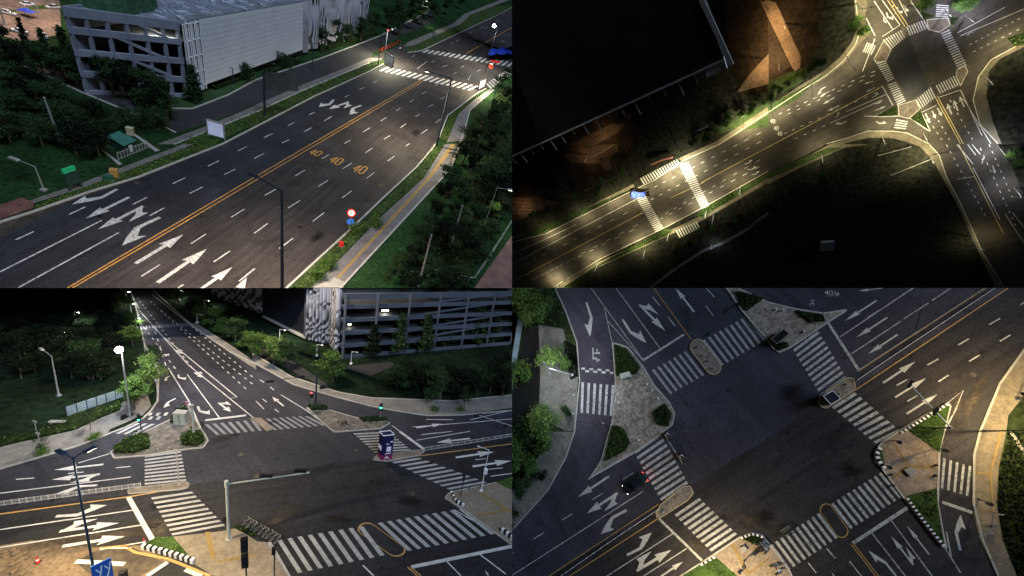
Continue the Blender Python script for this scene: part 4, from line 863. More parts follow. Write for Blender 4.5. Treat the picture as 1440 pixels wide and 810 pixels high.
for i, (x, y, h, w) in enumerate(((452, 70, 34, 1.3), (470, 62, 36, 1.2), (488, 62, 30, 1.3), (507, 57, 34, 1.2), (525, 47, 30, 1.2), (545, 40, 34, 1.3), (560, 50, 34, 1.1), (578, 42, 34, 1.2), (592, 36, 30, 1.2), (608, 26, 26, 1.3), (626, 20, 24, 1.3), (645, 12, 22, 1.3), (580, 22, 26, 1.3), (560, 28, 30, 1.3), (600, 8, 24, 1.4), (630, 2, 20, 1.4), (655, 0, 20, 1.4))):
    tree(A, (x, y), A.H((x, y), (x, y - h)), 'round', leaf_d, 'dark leafy tree in the belt between the moire screen and the avenue', 'tree belt beside the moire screen', w)
for i, (x, y, h) in enumerate(((110, 120, 50), (135, 128, 52), (160, 135, 55), (192, 140, 55), (212, 150, 50), (90, 110, 45), (170, 108, 48), (225, 160, 45), (145, 105, 50))):
    tree(A, (x, y), A.H((x, y), (x, y - h)), 'round', leaf_k if i % 2 else leaf_d, 'dark bushy tree in the row screening the lower garage decks', 'trees screening the lower decks', 1.3)
for i, (x, y, h) in enumerate(((30, 160, 40), (75, 165, 45), (15, 200, 45), (60, 205, 40), (95, 180, 45), (125, 205, 40), (20, 130, 40), (90, 145, 35))):
    tree(A, (x, y), A.H((x, y), (x, y - h)), 'round', leaf_d, 'dark bushy tree growing in the meadow on the left', 'trees of the left meadow', 1.5)
rt = random.Random(5)
for i, (x, y, h) in enumerate(((672, 190, 40), (660, 212, 42), (650, 232, 45), (640, 252, 42), (632, 272, 45), (622, 292, 42), (610, 312, 45), (600, 332, 42), (588, 350, 42), (575, 372, 40), (596, 362, 40), (560, 385, 32), (548, 398, 30), (620, 330, 50), (645, 300, 50), (690, 270, 55), (712, 260, 60), (700, 310, 50), (712, 150, 50), (696, 175, 45), (715, 200, 60), (684, 215, 60), (664, 240, 55), (700, 245, 60), (650, 275, 55), (680, 290, 60), (712, 290, 60), (636, 310, 50), (662, 330, 55), (618, 345, 45), (640, 370, 60), (675, 370, 50), (600, 385, 45), (565, 398, 35), (625, 415, 60), (690, 335, 50), (706, 120, 30), (580, 420, 50), (718, 240, 40), (655, 405, 45))):
    tree(A, (x, y), A.H((x, y), (x + 3, y - h * rt.uniform(.45, .95))), 'round', (leaf_d, leaf_k, leaf_k, leaf_d)[i % 4], 'dark leafy tree in the dense wood right of the pavement', 'trees in the wood right of the pavement', rt.uniform(.9, 1.6))
tree(A, (690, 312), A.H((690, 312), (692, 283)), 'round', leaf_m, 'small yellow green tree lit among the dark wood', None, 1.2)
for b_, tp, lab in (((588, 405), (600, 330), 'pale bare pole standing in the dark wood left of the reddish yard'), ((634, 345), (648, 290), 'pale bare pole leaning in the dark wood behind the pavement')):
    t = A.thing('utility_pole', lab, 'pole', A.G(b_)); hh = A.H(b_, tp); A.link('pole', MB().tube([(0, 0, 0), (0, 0, hh)], [.25, .16], 8), conc, t); A.link('cap', MB().tube([(0, 0, hh), (0, 0, hh + .2)], .22, 8), steel_g, t)
b_ = (680, 320); street_lamp(A, b_, A.H(b_, (694, 262)), [(3, 1)], 'thin lamp post rising out of the wood beside the small lit tree', steel_g, r=.06, lit=e_warm, power=3000)
for (x, y, lab) in ((180, 183, 'round shrub above the teal roofed shed'), (205, 180, 'round shrub right of the cream box'), (225, 182, 'low shrub at the service road bend'), (345, 112, 'low shrub under the white facade right end'), (400, 95, 'low shrub under the facade and screen joint')):
    tree(A, (x, y), 3.2 * A.u, 'bush', leaf_d, lab, None, .8)
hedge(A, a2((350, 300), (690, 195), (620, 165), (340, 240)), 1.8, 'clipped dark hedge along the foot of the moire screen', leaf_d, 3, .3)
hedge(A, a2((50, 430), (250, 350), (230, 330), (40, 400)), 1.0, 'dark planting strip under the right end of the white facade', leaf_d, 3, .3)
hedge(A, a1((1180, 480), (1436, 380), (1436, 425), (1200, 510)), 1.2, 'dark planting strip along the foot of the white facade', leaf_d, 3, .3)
for (x, y, lab) in ((498, 330, 'round shrub on the near verge below the speed limit sign'), (530, 320, 'round shrub on the near verge right of the speed limit sign'), (462, 378, 'round shrub on the near verge beside the red box'), (445, 392, 'round shrub at the bottom end of the near verge')):
    tree(A, (x, y), 1.8 * A.u, 'bush', leaf_m, lab, None, .9)

hedge(A, [(560, 405), (640, 300), (668, 200), (700, 130), (718, 120), (718, 280), (655, 404)], 1.6, 'rough dark scrub covering the slope under the right hand trees', leaf_d, 4.5, .26, 'scrub', 'scrub', 16000)
hedge(A, a1((0, 420), (300, 500), (560, 600), (700, 690), (560, 700), (0, 806)), .6, 'rough dark grass and weeds of the meadow left of the teal roofed shed', leaf_d, 1.4, .22, 'meadow_growth', 'undergrowth', 9000)['kind'] = 'stuff'
# ================================================================ PLACE B: avenue and junction from high above, at night
B.flat('ground', [[(718, -30), (1560, -30), (1560, 430), (718, 430)]], night_m, -.1)
up = b3((-60, 575), (0, 548), (190, 500), (690, 252), (800, 200), (960, 92), (1160, 0)) + b2((200, 500), (330, 420), (420, 345), (490, 250), (520, 170), (500, 80), (488, -30))
rt_ = b2((1560, -30), (1560, 170), (1436, 215), (1380, 265), (1250, 335), (1180, 430), (1150, 560), (1190, 700)) + b4((1290, 0), (1380, 150), (1440, 300), (1560, 420), (1560, 830), (1340, 830), (1200, 600), (1080, 330), (1000, 180), (960, 60), (905, 0))
lo = b2((870, 790), (780, 745), (700, 735), (560, 735), (440, 775), (330, 806)) + b4((150, 90), (0, 155)) + b3((1436, 150), (1080, 350), (850, 470), (500, 640), (200, 820), (-60, 940))
B.flat('road', [up + rt_ + lo], asphalt('asphalt_night', (.052, .046, .038), [(hB, 1.5, .2), (hB, .5, .12)]), .05)
B.flat('junction_tarmac', [b2((700, 270), (790, 200), (900, 500), (800, 560), (640, 330)), ], asph_new, .09)
pvB = mat('pavement_valley', (.12, .105, .075), .88, .35, .12, 1, .3)
def off(pts, dx, dy): return [(x + dx, y + dy) for x, y in pts]
B.flat('pavement', [b3((-60, 545), (0, 518), (190, 468), (680, 222), (690, 238), (190, 488), (0, 536), (-60, 563)), b3((930, 80), (1150, -20)) + b2((180, 480), (310, 400), (400, 325), (470, 235), (500, 165), (490, 90), (478, -30), (560, -30), (545, 100), (560, 200), (500, 260), (430, 352), (335, 428), (205, 508)) + b3((1165, 5), (955, 95)),
                   b3((200, 860), (480, 690), (890, 505), (1060, 430), (1436, 215)) + b4((0, 225), (180, 130), (420, 20), (560, 0)) + b2((420, 806), (560, 772), (700, 775), (790, 800)) + b4((850, 10), (925, 90), (985, 200), (1060, 335), (1180, 600), (1290, 830), (1335, 830), (1200, 600), (1080, 330), (1002, 180), (960, 60), (905, 0)) + b2((870, 795), (780, 748), (700, 738), (560, 740), (440, 778), (340, 812)) + b4((0, 190)) + b3((1436, 185), (1050, 405), (870, 490), (460, 670), (180, 840)),
                   b2((1560, 225), (1436, 262), (1300, 330), (1240, 400), (1225, 540), (1260, 680), (1310, 806), (1290, 806), (1190, 700), (1150, 560), (1180, 430), (1250, 335), (1380, 265), (1436, 215), (1560, 170))], pvB, .14)
for p in (up, b3((1436, 150), (1080, 350), (850, 470), (500, 640), (200, 820)), b2((905, 806), (870, 790), (780, 745), (700, 735), (560, 735), (440, 775), (330, 806)), b2((1560, 170), (1436, 215), (1380, 265), (1250, 335), (1180, 430), (1150, 560), (1190, 700), (1290, 806)), b4((1340, 830), (1200, 600), (1080, 330), (1000, 180), (960, 60), (905, 0))): kerb(B, 'kerb', p, mat('kerb_valley', (.45, .43, .36), .8), .4, .2)
vg = mat('verge_valley', (.025, .045, .012), .9, .5, .2, 1.5, .5)
vB = [b3((0, 540), (190, 492), (680, 245), (690, 240), (200, 488), (0, 530)), b3((280, 806), (500, 665), (860, 475), (900, 480), (890, 500), (480, 685), (330, 806)), b3((1035, 395), (1080, 355), (1436, 160)) + b4((150, 95), (330, 20), (420, 15), (180, 118), (0, 195)) + b3((1436, 190), (1060, 410)), b2((0, 590), (200, 485), (330, 405), (160, 560), (0, 640))]
B.flat('grass_verge', vB, vg, .16)
hedge(B, vB[1], .8, 'long planted verge along the lower left edge of the avenue', leaf_m, 1.2, .45); hedge(B, b3((1035, 395), (1080, 355), (1250, 262), (1260, 290), (1060, 412)), 1.2, 'bright planted verge right of the white lit zebra crossing', leaf_m, 2.5, .4)
i1 = b2((730, 590), (830, 560), (850, 610), (790, 665), (735, 650)); i2 = b2((595, 330), (650, 225), (690, 280), (660, 340), (605, 350)); i3 = b2((890, 110), (1010, 100), (1020, 140), (960, 180), (900, 165)); i4 = b2((1060, 390), (1105, 370), (1120, 400), (1080, 480), (1055, 430)); i5 = b2((745, 150), (775, 145), (780, 195), (760, 205))
B.flat('traffic_island', [i1, i2, i3, i4, i5], mat('island_valley', (.12, .10, .08), .9, .35, .2, 1, .3), .2, thick=True)
for p in (i1, i2, i3, i4): kerb(B, 'island_kerb', p + [p[0]], mat('kerb_valley', (.45,) * 3), .3, .25)
B.flat('grass_bed', [b2((725, 590), (725, 645), (600, 650)), b2((855, 620), (905, 730), (800, 665)), b2((850, 60), (940, 90), (870, 105)), b2((1020, 95), (1075, 95), (1030, 150))], vg, .18)
for p, lab in ((b2((725, 590), (725, 645), (610, 650)), 'dark triangular bed left of the lower island'), (b2((855, 620), (905, 730), (800, 665)), 'bright triangular bed right of the lower island'), (b2((850, 60), (940, 90), (870, 105)), 'dark triangular bed at the top of the junction'), (b2((1020, 95), (1075, 95), (1030, 150)), 'dark bed right of the upper island'), (b2((1340, 215), (1436, 180), (1500, 180), (1500, 240), (1380, 260)), 'bright shrubs at the right edge beside the pavement')): hedge(B, p, .8, lab, leaf_l if 'bright' in lab else leaf_m, 2.5, .35)
def LB(pts, w=.35): return line_polys(B, pts, w)
mk = []
for s in (b3((0, 672), (695, 308)), b3((0, 618), (360, 450)), b2((640, 480), (700, 590)), b2((590, 655), (730, 590)), b2((540, 650), (640, 655), (735, 650), (800, 665), (905, 735)), b2((595, 5), (700, 165)), b2((640, 0), (740, 140)), b2((735, 0), (780, 90)), b2((800, 5), (870, 105)), b2((640, 205), (740, 140)), b2((960, 545), (1075, 505)), b2((860, 630), (945, 590)), b2((865, 640), (910, 735)), b2((1080, 505), (1200, 760)),
          b2((1060, 185), (1330, 40)), b2((1080, 200), (1436, 50)), b2((600, 215), (530, 400)), b2((550, 100), (600, 200)), b2((640, 560), (350, 690)), b2((660, 530), (440, 625)), b4((1060, 0), (1150, 110)), b4((1120, 0), (1165, 60)), b4((1145, 0), (1190, 55)), b4((1330, 390), (1440, 560)), b4((1370, 380), (1440, 470)), b4((1150, 130), (1300, 420)), b4((1060, 195), (1160, 180)), b2((1250, 806), (1100, 560))): mk += LB(s, .32)
for p, q_, n in ((b3((20, 700))[0], b3((700, 355))[0], 11), (b3((60, 790))[0], b3((760, 420))[0], 11), (b3((130, 750))[0], b3((740, 450))[0], 9), (b3((750, 265))[0], b3((1440, -90))[0], 12), (b3((780, 310))[0], b3((1440, -40))[0], 12), (b3((830, 420))[0], b3((1436, 100))[0], 10), (b3((860, 390))[0], b3((1436, 60))[0], 10), (b2((60, 640))[0], b2((640, 380))[0], 11), (b2((110, 640))[0], b2((640, 400))[0], 9), (b2((90, 750))[0], b2((650, 500))[0], 11), (b2((150, 780))[0], b2((640, 560))[0], 9), (b2((700, 30))[0], b2((720, 90))[0], 3), (b2((880, 640))[0], b2((990, 806))[0], 5), (b2((935, 640))[0], b2((1030, 806))[0], 5), (b2((1020, 560))[0], b2((1160, 806))[0], 7), (b4((1000, 0))[0], b4((1230, 420))[0], 12), (b4((1190, 20))[0], b4((1400, 480))[0], 12), (b4((1240, 0))[0], b4((1380, 320))[0], 9), (b2((1130, 250))[0], b2((1436, 90))[0], 9), (b2((1150, 290))[0], b2((1436, 150))[0], 7)): mk += dashed(B, p, q_, n, .35, .3)
marks(B, 'lane_marking', mk, mat('white_paint_soft', (.5,) * 3), .13)
yl = LB(b3((0, 770), (735, 382)), .5) + LB(b3((890, 300), (1080, 210)), .3) + LB(b3((1060, 215), (1436, 15)) + b2((640, 485)), .4) + LB(b2((670, 0), (770, 150)), .3) + LB(b2((690, 0), (790, 150)), .3) + LB(b2((935, 540), (1080, 806)), .3) + LB(b2((950, 540), (1095, 806)), .3) + LB(b4((1070, 0), (1320, 500)), .3)
marks(B, 'yellow_line', yl, yell_b, .14)
zb = []
for fn, Q, n, du in ((b3, ((692, 292), (805, 492), (850, 468), (745, 280)), 20, .5), (b3, ((935, 112), (1062, 362), (1108, 345), (990, 98)), 24, .5), (b3, ((718, 190), (925, 82), (945, 118), (740, 224)), 16, .5), (b3, ((918, 482), (1035, 432), (1055, 468), (940, 525)), 9, .5), (b2, ((608, 355), (668, 460), (708, 440), (662, 338)), 10, .5), (b2, ((672, 475), (725, 588), (772, 565), (718, 458)), 10, .5),
                     (b2, ((645, 222), (745, 168), (768, 210), (690, 278)), 8, .5), (b2, ((775, 150), (875, 110), (900, 158), (795, 200)), 8, .5), (b2, ((968, 185), (1065, 388), (1115, 365), (1018, 165)), 16, .5), (b2, ((828, 560), (912, 488), (940, 545), (858, 612)), 8, .5), (b2, ((940, 478), (1042, 425), (1070, 480), (965, 525)), 8, .5), (b2, ((555, 238), (605, 255), (580, 308), (532, 290)), 5, .5), (b2, ((945, 25), (940, 92), (1008, 95), (1015, 30)), 6, .5), (b2, ((720, 668), (705, 717), (772, 725), (785, 680)), 4, .5)):
    zb += zebra(B, *fn(*Q), n, du)
marks(B, 'zebra_crossing', zb, white_p, .15)
ar = []
for fn, tl, tp, k, sd in ((b2, (325, 485), (278, 530), 't', 1), (b2, (345, 510), (290, 545), 's', 1), (b2, (375, 545), (308, 583), 's', 1), (b2, (400, 592), (335, 622), 's', 1), (b2, (378, 660), (400, 628), 't', 1), (b2, (440, 680), (375, 695), 't', -1), (b2, (590, 455), (540, 470), 's', 1), (b2, (600, 490), (550, 515), 's', 1), (b2, (585, 545), (620, 520), 't', 1), (b2, (590, 580), (640, 570), 't', 1), (b2, (600, 620), (660, 595), 's', 1), (b2, (605, 680), (665, 690), 't', 1),
                          (b2, (885, 635), (905, 690), 's', 1), (b2, (920, 620), (940, 665), 's', 1), (b2, (950, 605), (975, 650), 's', 1), (b2, (1030, 640), (1005, 580), 's', 1), (b2, (1065, 620), (1040, 560), 's', 1), (b2, (1100, 600), (1075, 540), 's', 1), (b2, (650, 95), (665, 130), 't', 1), (b2, (665, 70), (705, 110), 't', 1), (b2, (725, 40), (755, 75), 't', 1), (b2, (775, 25), (780, 70), 't', 1), (b2, (800, 0), (810, 25), 's', 1), (b2, (1150, 180), (1112, 200), 't', 1), (b3, (1305, 110), (1350, 85), 't', 1), (b3, (1320, 140), (1375, 125), 't', 1), (b3, (1345, 170), (1390, 150), 't', 1), (b4, (1200, 110), (1208, 70), 's', 1), (b4, (1260, 120), (1275, 165), 's', 1)):
    p, r_ = fn(tl, tp); ar += arrow(B, p, r_, k, sd, 1.8)
for x, y in ((25, 680), (45, 720), (65, 750)): ar += road_text(B, b2((x - 12, y + 10), (x + 14, y + 10), (x + 14, y - 12), (x - 12, y - 12)), FORTY, .15)
marks(B, 'lane_arrow', ar, white_p, .16)
# --- garage roof and its pergola ribs
HB = 18
r0 = B.G(b1((-60, 905))[0], HB); r1 = B.G(b1((1190, 335))[0], HB); r2 = B.G(b1((1060, -20))[0], HB); r3 = r0 + (r2 - r1) * 4; r2 = r1 + (r2 - r1) * 4
g = B.thing('parking_garage', 'huge dark flat roofed building with a ribbed pale roof edge', 'building', r1)
q4 = [p - r1 for p in (r0, r1, r2, r3)]; B.link('walls', MB().prism(q4, 0, HB - .5), mat('wall_night', (.015, .015, .018), .9), g); B.link('roof', MB().prism(q4, HB - .5, HB), mat('roof_night', (.012, .012, .015), .9, .4, .05), g)
pal = mat('parapet_pale', (.45, .45, .46), .8); dR = q4[0] - q4[1]; dT = q4[2] - q4[1]; out = dT.normalized() * -1
B.link('parapet', MB().bar((0, 0, HB + .3), (dR.x, dR.y, HB + .3), 1.2, .9), pal, g); s0_ = B.G(b1((1232, 362))[0], HB) - r1; s1_ = B.G(b1((1060, -10))[0], HB) - r1; B.link('side_parapet', MB().bar((s0_.x, s0_.y, HB + .4), (s1_.x, s1_.y, HB + .4), 2.6, 1.0), pal, g)
for i in range(16):
    a = dR * (.10 + .056 * i); e = a + out * (8 + 3 * math.sin(i * 1.9)); B.link('rib', MB().bar((a.x, a.y, HB), (e.x, e.y, HB - 1.5), .8, .5), pal, g)
B.link('stair_head', MB().box((out.x * 4 - 6, out.y * 4 - 2, HB - 2), (12, 7, 4), math.atan2(dR.y, dR.x)), pal, g); B.link('porch', MB().box(((dR * .42 + out * 12).x, (dR * .42 + out * 12).y, HB * .3), (11, 3.5, 6), math.atan2(dR.y, dR.x)), mat('porch_pink', (.25, .16, .13), .8), g)
# yards, path and soil; part of the amber lamp glow is in their colours
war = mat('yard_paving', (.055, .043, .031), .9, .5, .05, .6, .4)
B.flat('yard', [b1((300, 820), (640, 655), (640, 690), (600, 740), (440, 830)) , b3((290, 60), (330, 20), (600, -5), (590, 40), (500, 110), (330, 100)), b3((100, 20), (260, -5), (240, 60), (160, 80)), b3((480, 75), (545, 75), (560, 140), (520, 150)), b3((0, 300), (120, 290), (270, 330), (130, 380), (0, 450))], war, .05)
B.flat('warm_path', [b1((1390, 0), (1440, 40), (1440, 70), (1400, 10)) + b2((0, 0), (45, 15), (185, 320), (180, 380), (150, 400), (130, 370), (0, 100)), b1((1330, 420), (1440, 300), (1440, 470), (1260, 520)) + []], mat('path_glow_orange', (.16, .125, .085), .9, .4, .1, 1, .3), .08)
B.flat('warm_glow_soil', [[(1015, -4), (1150, -4), (1152, 60), (1126, 104), (1085, 126), (1045, 131), (1030, 95)], [(700, 205), (880, 146), (900, 165), (888, 215), (860, 250), (800, 285), (700, 326)]], mat('soil_glow_brown', (.022, .018, .013), .95, .7, .06, .5, .4, spec=.05), -.02)
B.flat('warm_plot', [b2((0, 110), (128, 375), (0, 450))], mat('plot_glow_orange', (.034, .027, .02), .95, .4, .05, .5, .3), .05)
B.flat('grass_verge', [b2((-5, 455), (130, 400), (185, 400), (190, 460), (0, 560)), b3((1110, -60), (1440, -240), (1440, -100))], vg, .06)
yl2 = LB(b3((440, 78), (575, 0), (598, 45)), .3) + LB(b3((0, 140), (75, 100), (30, 70)), .3) + [q for k in range(6) for q in LB(b3((140 + k * 25, 262 - k * 8), (200 + k * 25, 290 - k * 8)), .2)] + [q for k in range(5) for q in LB(b3((0, 300 + k * 22), (110, 312 + k * 18)), .25)]
marks(B, 'yard_marking', yl2, mat('dull_paint', (.3, .25, .2), .8), .1)
# railings & shelter & canopy
t = B.thing('blue_canopy', 'small bright blue tarpaulin canopy at the upper end of the lower zebra crossing', 'canopy', B.G(b3((712, 270))[0])); e_ = B.G(b3((752, 268))[0], 4) - B.G(b3((675, 268))[0], 4); f_ = B.G(b3((712, 252))[0], 4) - B.G(b3((712, 292))[0], 4)
vs = [];fs = []
for i in range(8):
    for j in range(4): p = e_ * (i / 7 - .5) + f_ * (j / 3 - .5) * (.8 + .2 * math.sin(i)); vs.append((p.x, p.y, 4 + .4 * math.sin(i * 2 + j)))
for i in range(7):
    for j in range(3): fs.append((i * 4 + j, i * 4 + j + 1, i * 4 + j + 5, i * 4 + j + 4))
B.link('tarpaulin', MB().add(vs, fs), blue_m, t)
for k in (-.45, .45): p = e_ * k; B.link('prop', MB().tube([(p.x, p.y, 0), (p.x, p.y, 4)], .15, 6), steel_d, t)
fence(B, b3((380, 270), (540, 200)), 2.5, 'pale screen wall above the upper pavement left of the crossing', conc, 8)
fence(B, b1((1030, 735), (1100, 705)), 2.0, 'short pale rail among the dark bushes above the avenue', white_m, 4)
t = B.thing('bus_shelter', 'long low shelter with a curved reddish roof above the side zebra crossing', 'shelter', B.G(b3((840, 85))[0])); a = B.G(b3((785, 102))[0]) - B.G(b3((840, 85))[0]); b = B.G(b3((905, 60))[0]) - B.G(b3((840, 85))[0])
B.link('roof', MB().tube([(a.x, a.y, 3), ((a.x + b.x) / 2, (a.y + b.y) / 2 + 1.2, 3.4), (b.x, b.y, 3)], 1.0, 6), mat('shelter_red', (.35, .14, .10), .8), t)
for p in (a, b): B.link('post', MB().tube([(p.x, p.y, 0), (p.x, p.y, 3)], .2, 6), steel_d, t)
# --- lamps, some of them added to fill the road with even light
HL = 13
def lampB(px, lab, P, col=(1, .93, .72), arm=(3, -3), lit=e_warm, h=HL, m=steel_g, size=172): return street_lamp(B, px, h, [arm], lab, m, lit if P else None, power=P * (1.75 if P < 40000 else (.85 if 'white lit zebra' in lab else .9)) * (.38 if 'orange' in lab else (.55 if px[0] > 1125 else 1)), col=col, r=.16, size=size)
wm_, nb, wh = (1, .86, .50), (.80, .82, 1), (1, .90, .60)
for px, lab, P, col, arm in ((b3((860, 150))[0], 'street lamp beside the shelter over the two crossings', 34000, wm_, (4, -5)), (b3((880, 500))[0], 'street lamp at the lower side crossing', 26000, wm_, (-2, 5)), (b3((690, 240))[0], 'street lamp right above the blue canopy', 24000, wm_, (3, -5)), (b2((20, 570))[0], 'street lamp between the bushes and the bright pool', 22000, wm_, (3, -5)), (b4((300, 60))[0], 'street lamp on the lower verge near the slip road start', 16000, wm_, (-2, 4)), (b3((960, 70))[0], 'brightest street lamp, above the upper end of the white lit zebra crossing', 95000, wh, (5, -6)), (b3((1090, 372))[0], 'street lamp at the lower end of the white lit zebra crossing', 60000, wh, (-2, 5)), (b3((1130, 400))[0], 'dark post right of the white lit zebra crossing foot', 0, wh, (-2, 3)),
                             (b3((745, 600))[0], 'street lamp on the lower verge below the lower zebra crossing', 30000, wm_, (-5, 6)), (b3((480, 672))[0], 'street lamp midway along the lower left verge', 22000, wm_, (-3, 5)), (b3((262, 782))[0], 'street lamp at the left end of the lower verge', 26000, wm_, (-2, 5)), (b3((1280, 240))[0], 'street lamp on the lower verge before the slip road', 14000, wm_, (-3, 4)),
                             (b3((560, 290))[0], 'street lamp on the upper pavement left of the canopy', 18000, wm_, (3, -5)), (b3((400, 372))[0], 'street lamp midway along the upper left pavement', 12000, wm_, (3, -5)), (b3((205, 470))[0], 'street lamp at the left end of the upper pavement', 15000, wm_, (3, -5)),
                             (b1((1300, 650))[0], 'street lamp above the avenue near the dark bushes', 30000, wm_, (3, -5)), (b2((240, 460))[0], 'street lamp at the bright pool where the avenue meets the junction', 62000, wh, (3, -6)), (b2((440, 310))[0], 'street lamp on the upper slip pavement', 16000, wm_, (4, -3)), (b2((540, 185))[0], 'street lamp at the head of the upper slip zebra stripes', 56000, wm_, (4, -1)), (b2((500, 20))[0], 'street lamp at the top of the junction, upper left', 26000, wm_, (4, 1)),
                             (b2((870, 748))[0], 'street lamp on the curved lower slip pavement', 60000, wm_, (-2, 4)), (b2((640, 765))[0], 'street lamp left on the curved lower slip pavement', 22000, wm_, (-1, 4)), (b4((905, 60))[0], 'street lamp below the curved pavement bend', 30000, wm_, (-2, -1)), (b2((745, 600))[0], 'street lamp on the lower island tip', 16000, wh, (1, 3)),
                             (b2((990, 60))[0], 'cool white lamp beside the upper right slip zebra stripes', 13000, nb, (0, 1)), (b2((1110, 90))[0], 'cool white lamp on the upper right approach', 14000, nb, (0, 1)), (b2((1436, 245))[0], 'street lamp at the right edge among bright shrubs', 24000, wm_, (-3, 0)), (b4((1290, 10))[0], 'cool lamp on the right kerb of the lower approach', 24000, (.9, .93, 1), (-3, -1)), (b4((1380, 240))[0], 'cool lamp lower on the right kerb', 10000, (.9, .93, 1), (-3, 0)), (b4((1140, 520))[0], 'street lamp on the left pavement of the lower approach', 6000, wm_, (3, 0)), (b2((1220, 430))[0], 'street lamp on the right hand curved pavement', 8000, wm_, (-3, 0)), (b2((760, 30))[0], 'lamp in the upper approach median', 9000, wm_, (-1, 0)),
                             (b1((520, 740))[0], 'orange lamp lighting the yard under the ribs', 11000, (1, .58, .27), (2, -2)), (b3((430, 60))[0], 'orange lamp lighting the upper yard', 8500, (1, .55, .28), (2, 0)), (b3((60, 350))[0], 'orange lamp lighting the left yard', 9000, (1, .54, .27), (2, 0)), (b1((1420, 330))[0], 'orange lamp above the orange path foot', 32000, (1, .60, .27), (2, 0)), (b2((90, 130))[0], 'orange lamp beside the orange path', 34000, (1, .58, .26), (-2, 0)), (b2((60, 360))[0], 'orange lamp at the lower orange plot', 15000, (1, .58, .26), (1, 0))):
    lampB(px, lab, P * 1.0, col, arm)
for a_, b_, lab in ((b4((800, 10))[0], b4((618, 58))[0], 'long thin pale pole lying out over the dark lower plot, upper one'), (b4((912, 78))[0], b4((690, 168))[0], 'long thin pale pole lying out over the dark lower plot, lower one')):
    p, q_ = B.G(a_), B.G(b_); t = B.thing('boundary_rail', lab, 'rail', p); q_ -= p; B.link('rail', MB().bar((0, 0, 1.2), (q_.x, q_.y, 1.2), .35, .35), conc, t)
    for k in (0, .5, 1): B.link('post', MB().tube([(q_.x * k, q_.y * k, 0), (q_.x * k, q_.y * k, 1.2)], .15, 5), white_m, t)
t = B.thing('site_hut', 'small pale roofed hut in the dark lower plot', 'hut', B.G(b4((330, 560))[0]), .4); B.link('roof', MB().box((0, 0, 3.2), (9, 8, .4)), mat('hut_roof', (.16, .18, .18), .8), t); B.link('walls', MB().box((0, 0, 1.5), (8, 7, 3)), mat('hut_wall', (.2, .2, .2), .8), t)
p = B.G(b3((760, 806))[0]); ln = b3((770, 800), (860, 730), (960, 660), (1070, 590), (1180, 545), (1300, 480), (1436, 375)); B.flat('dirt_track', [ln + off(ln[::-1], 1, 4)], mat('track', (.10, .11, .12), .95, .5, .1, 1, .4), .04)
street_lamp(B, b3((1120, 560))[0], 8, [(1, 1)], 'faint lamp beside the dirt track at the bottom', steel_g, e_soft, power=2500, col=(.9, .95, 1), r=.1)
# trees along the avenue
rb = random.Random(21); BT = 'dark trees along the upper side of the avenue'
for i in range(46):
    t_ = i / 46; base = lerp(b3((0, 480))[0], b3((650, 190))[0], t_ / .4) if t_ < .4 else (lerp(b3((1000, 20))[0], b2((330, 350))[0], (t_ - .4) / .6))
    p = (base[0] + rb.uniform(-6, 6), base[1] + rb.uniform(-14, -2)); tree(B, p, rb.uniform(5, 8), 'round', leaf_d if rb.random() < .6 else leaf_m, 'round crown in the dark tree row above the avenue', BT, 1.2)
for i in range(24):
    p = lerp(b3((900, 560))[0], b4((300, 160))[0], i / 23); p = (p[0] + rb.uniform(-8, 8), p[1] + rb.uniform(-4, 8)); tree(B, p, rb.uniform(4, 7), 'round', leaf_d, 'round crown in the dark growth below the avenue', 'dark trees below the avenue', 1.2)
for p, lab in ((b2((1060, 10))[0], 'bright green crown at the top of the junction'), (b2((1110, 5))[0], 'second green crown at the top right of the junction'), (b2((870, 5))[0], 'dark green crown at the top centre of the junction'), (b4((1350, 30))[0], 'green crown beside the right hand kerb'), (b4((1390, 90))[0], 'dark crown at the right edge below the green one'), (b2((520, 160))[0], 'small crown at the upper left slip road'), (b2((480, 120))[0], 'dark crown left of the upper approach')): tree(B, p, 8, 'round', leaf_m, lab, None, 1.4)
for p, lab in ((b2((710, 330))[0], 'car waiting'),): pass
scooter(B, B.G(b2((930, 478))[0]), .5, 'scooter waiting near the lower zebra stripes of the junction', navy)
for (x, y, lab) in ((700, 200, 'red scooter at the left end of the side zebra crossing'), (712, 190, 'second red scooter at the left end of the side zebra crossing')): scooter(B, B.G(b3((x, y))[0]), 1.0, lab, red_m, sc=1.2)
t = car(B, B.G(b3((905, 350))[0]), .5, 'grey vehicle between the two zebra crossings', mat('silver_paint', (.4, .4, .42), .4)) if False else None
# ================================================================ PLACE C: the junction seen at an angle
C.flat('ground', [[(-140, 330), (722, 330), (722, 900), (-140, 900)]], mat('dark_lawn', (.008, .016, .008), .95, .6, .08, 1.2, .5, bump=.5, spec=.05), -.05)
n_edge = c1((735, 20), (760, 100), (790, 220), (812, 330), (890, 470), (884, 640), (850, 690), (800, 740), (700, 790), (620, 820))
roadC = n_edge + c3((600, 20), (430, 85), (0, 212), (-200, 260), (-200, 900)) + c3((1600, 900)) + c4((1500, 900), (1500, 200)) + c2((1560, 660), (1436, 692), (1150, 718), (960, 722), (780, 695), (640, 668), (440, 615), (210, 548), (0, 432)) + c1((1300, 370), (1100, 235), (1060, 200), (960, 110), (862, 20))
C.flat('road', [roadC], asphalt('asphalt_dusk', (.033, .034, .044), [(hC1, 1.4, .16)]), .02)
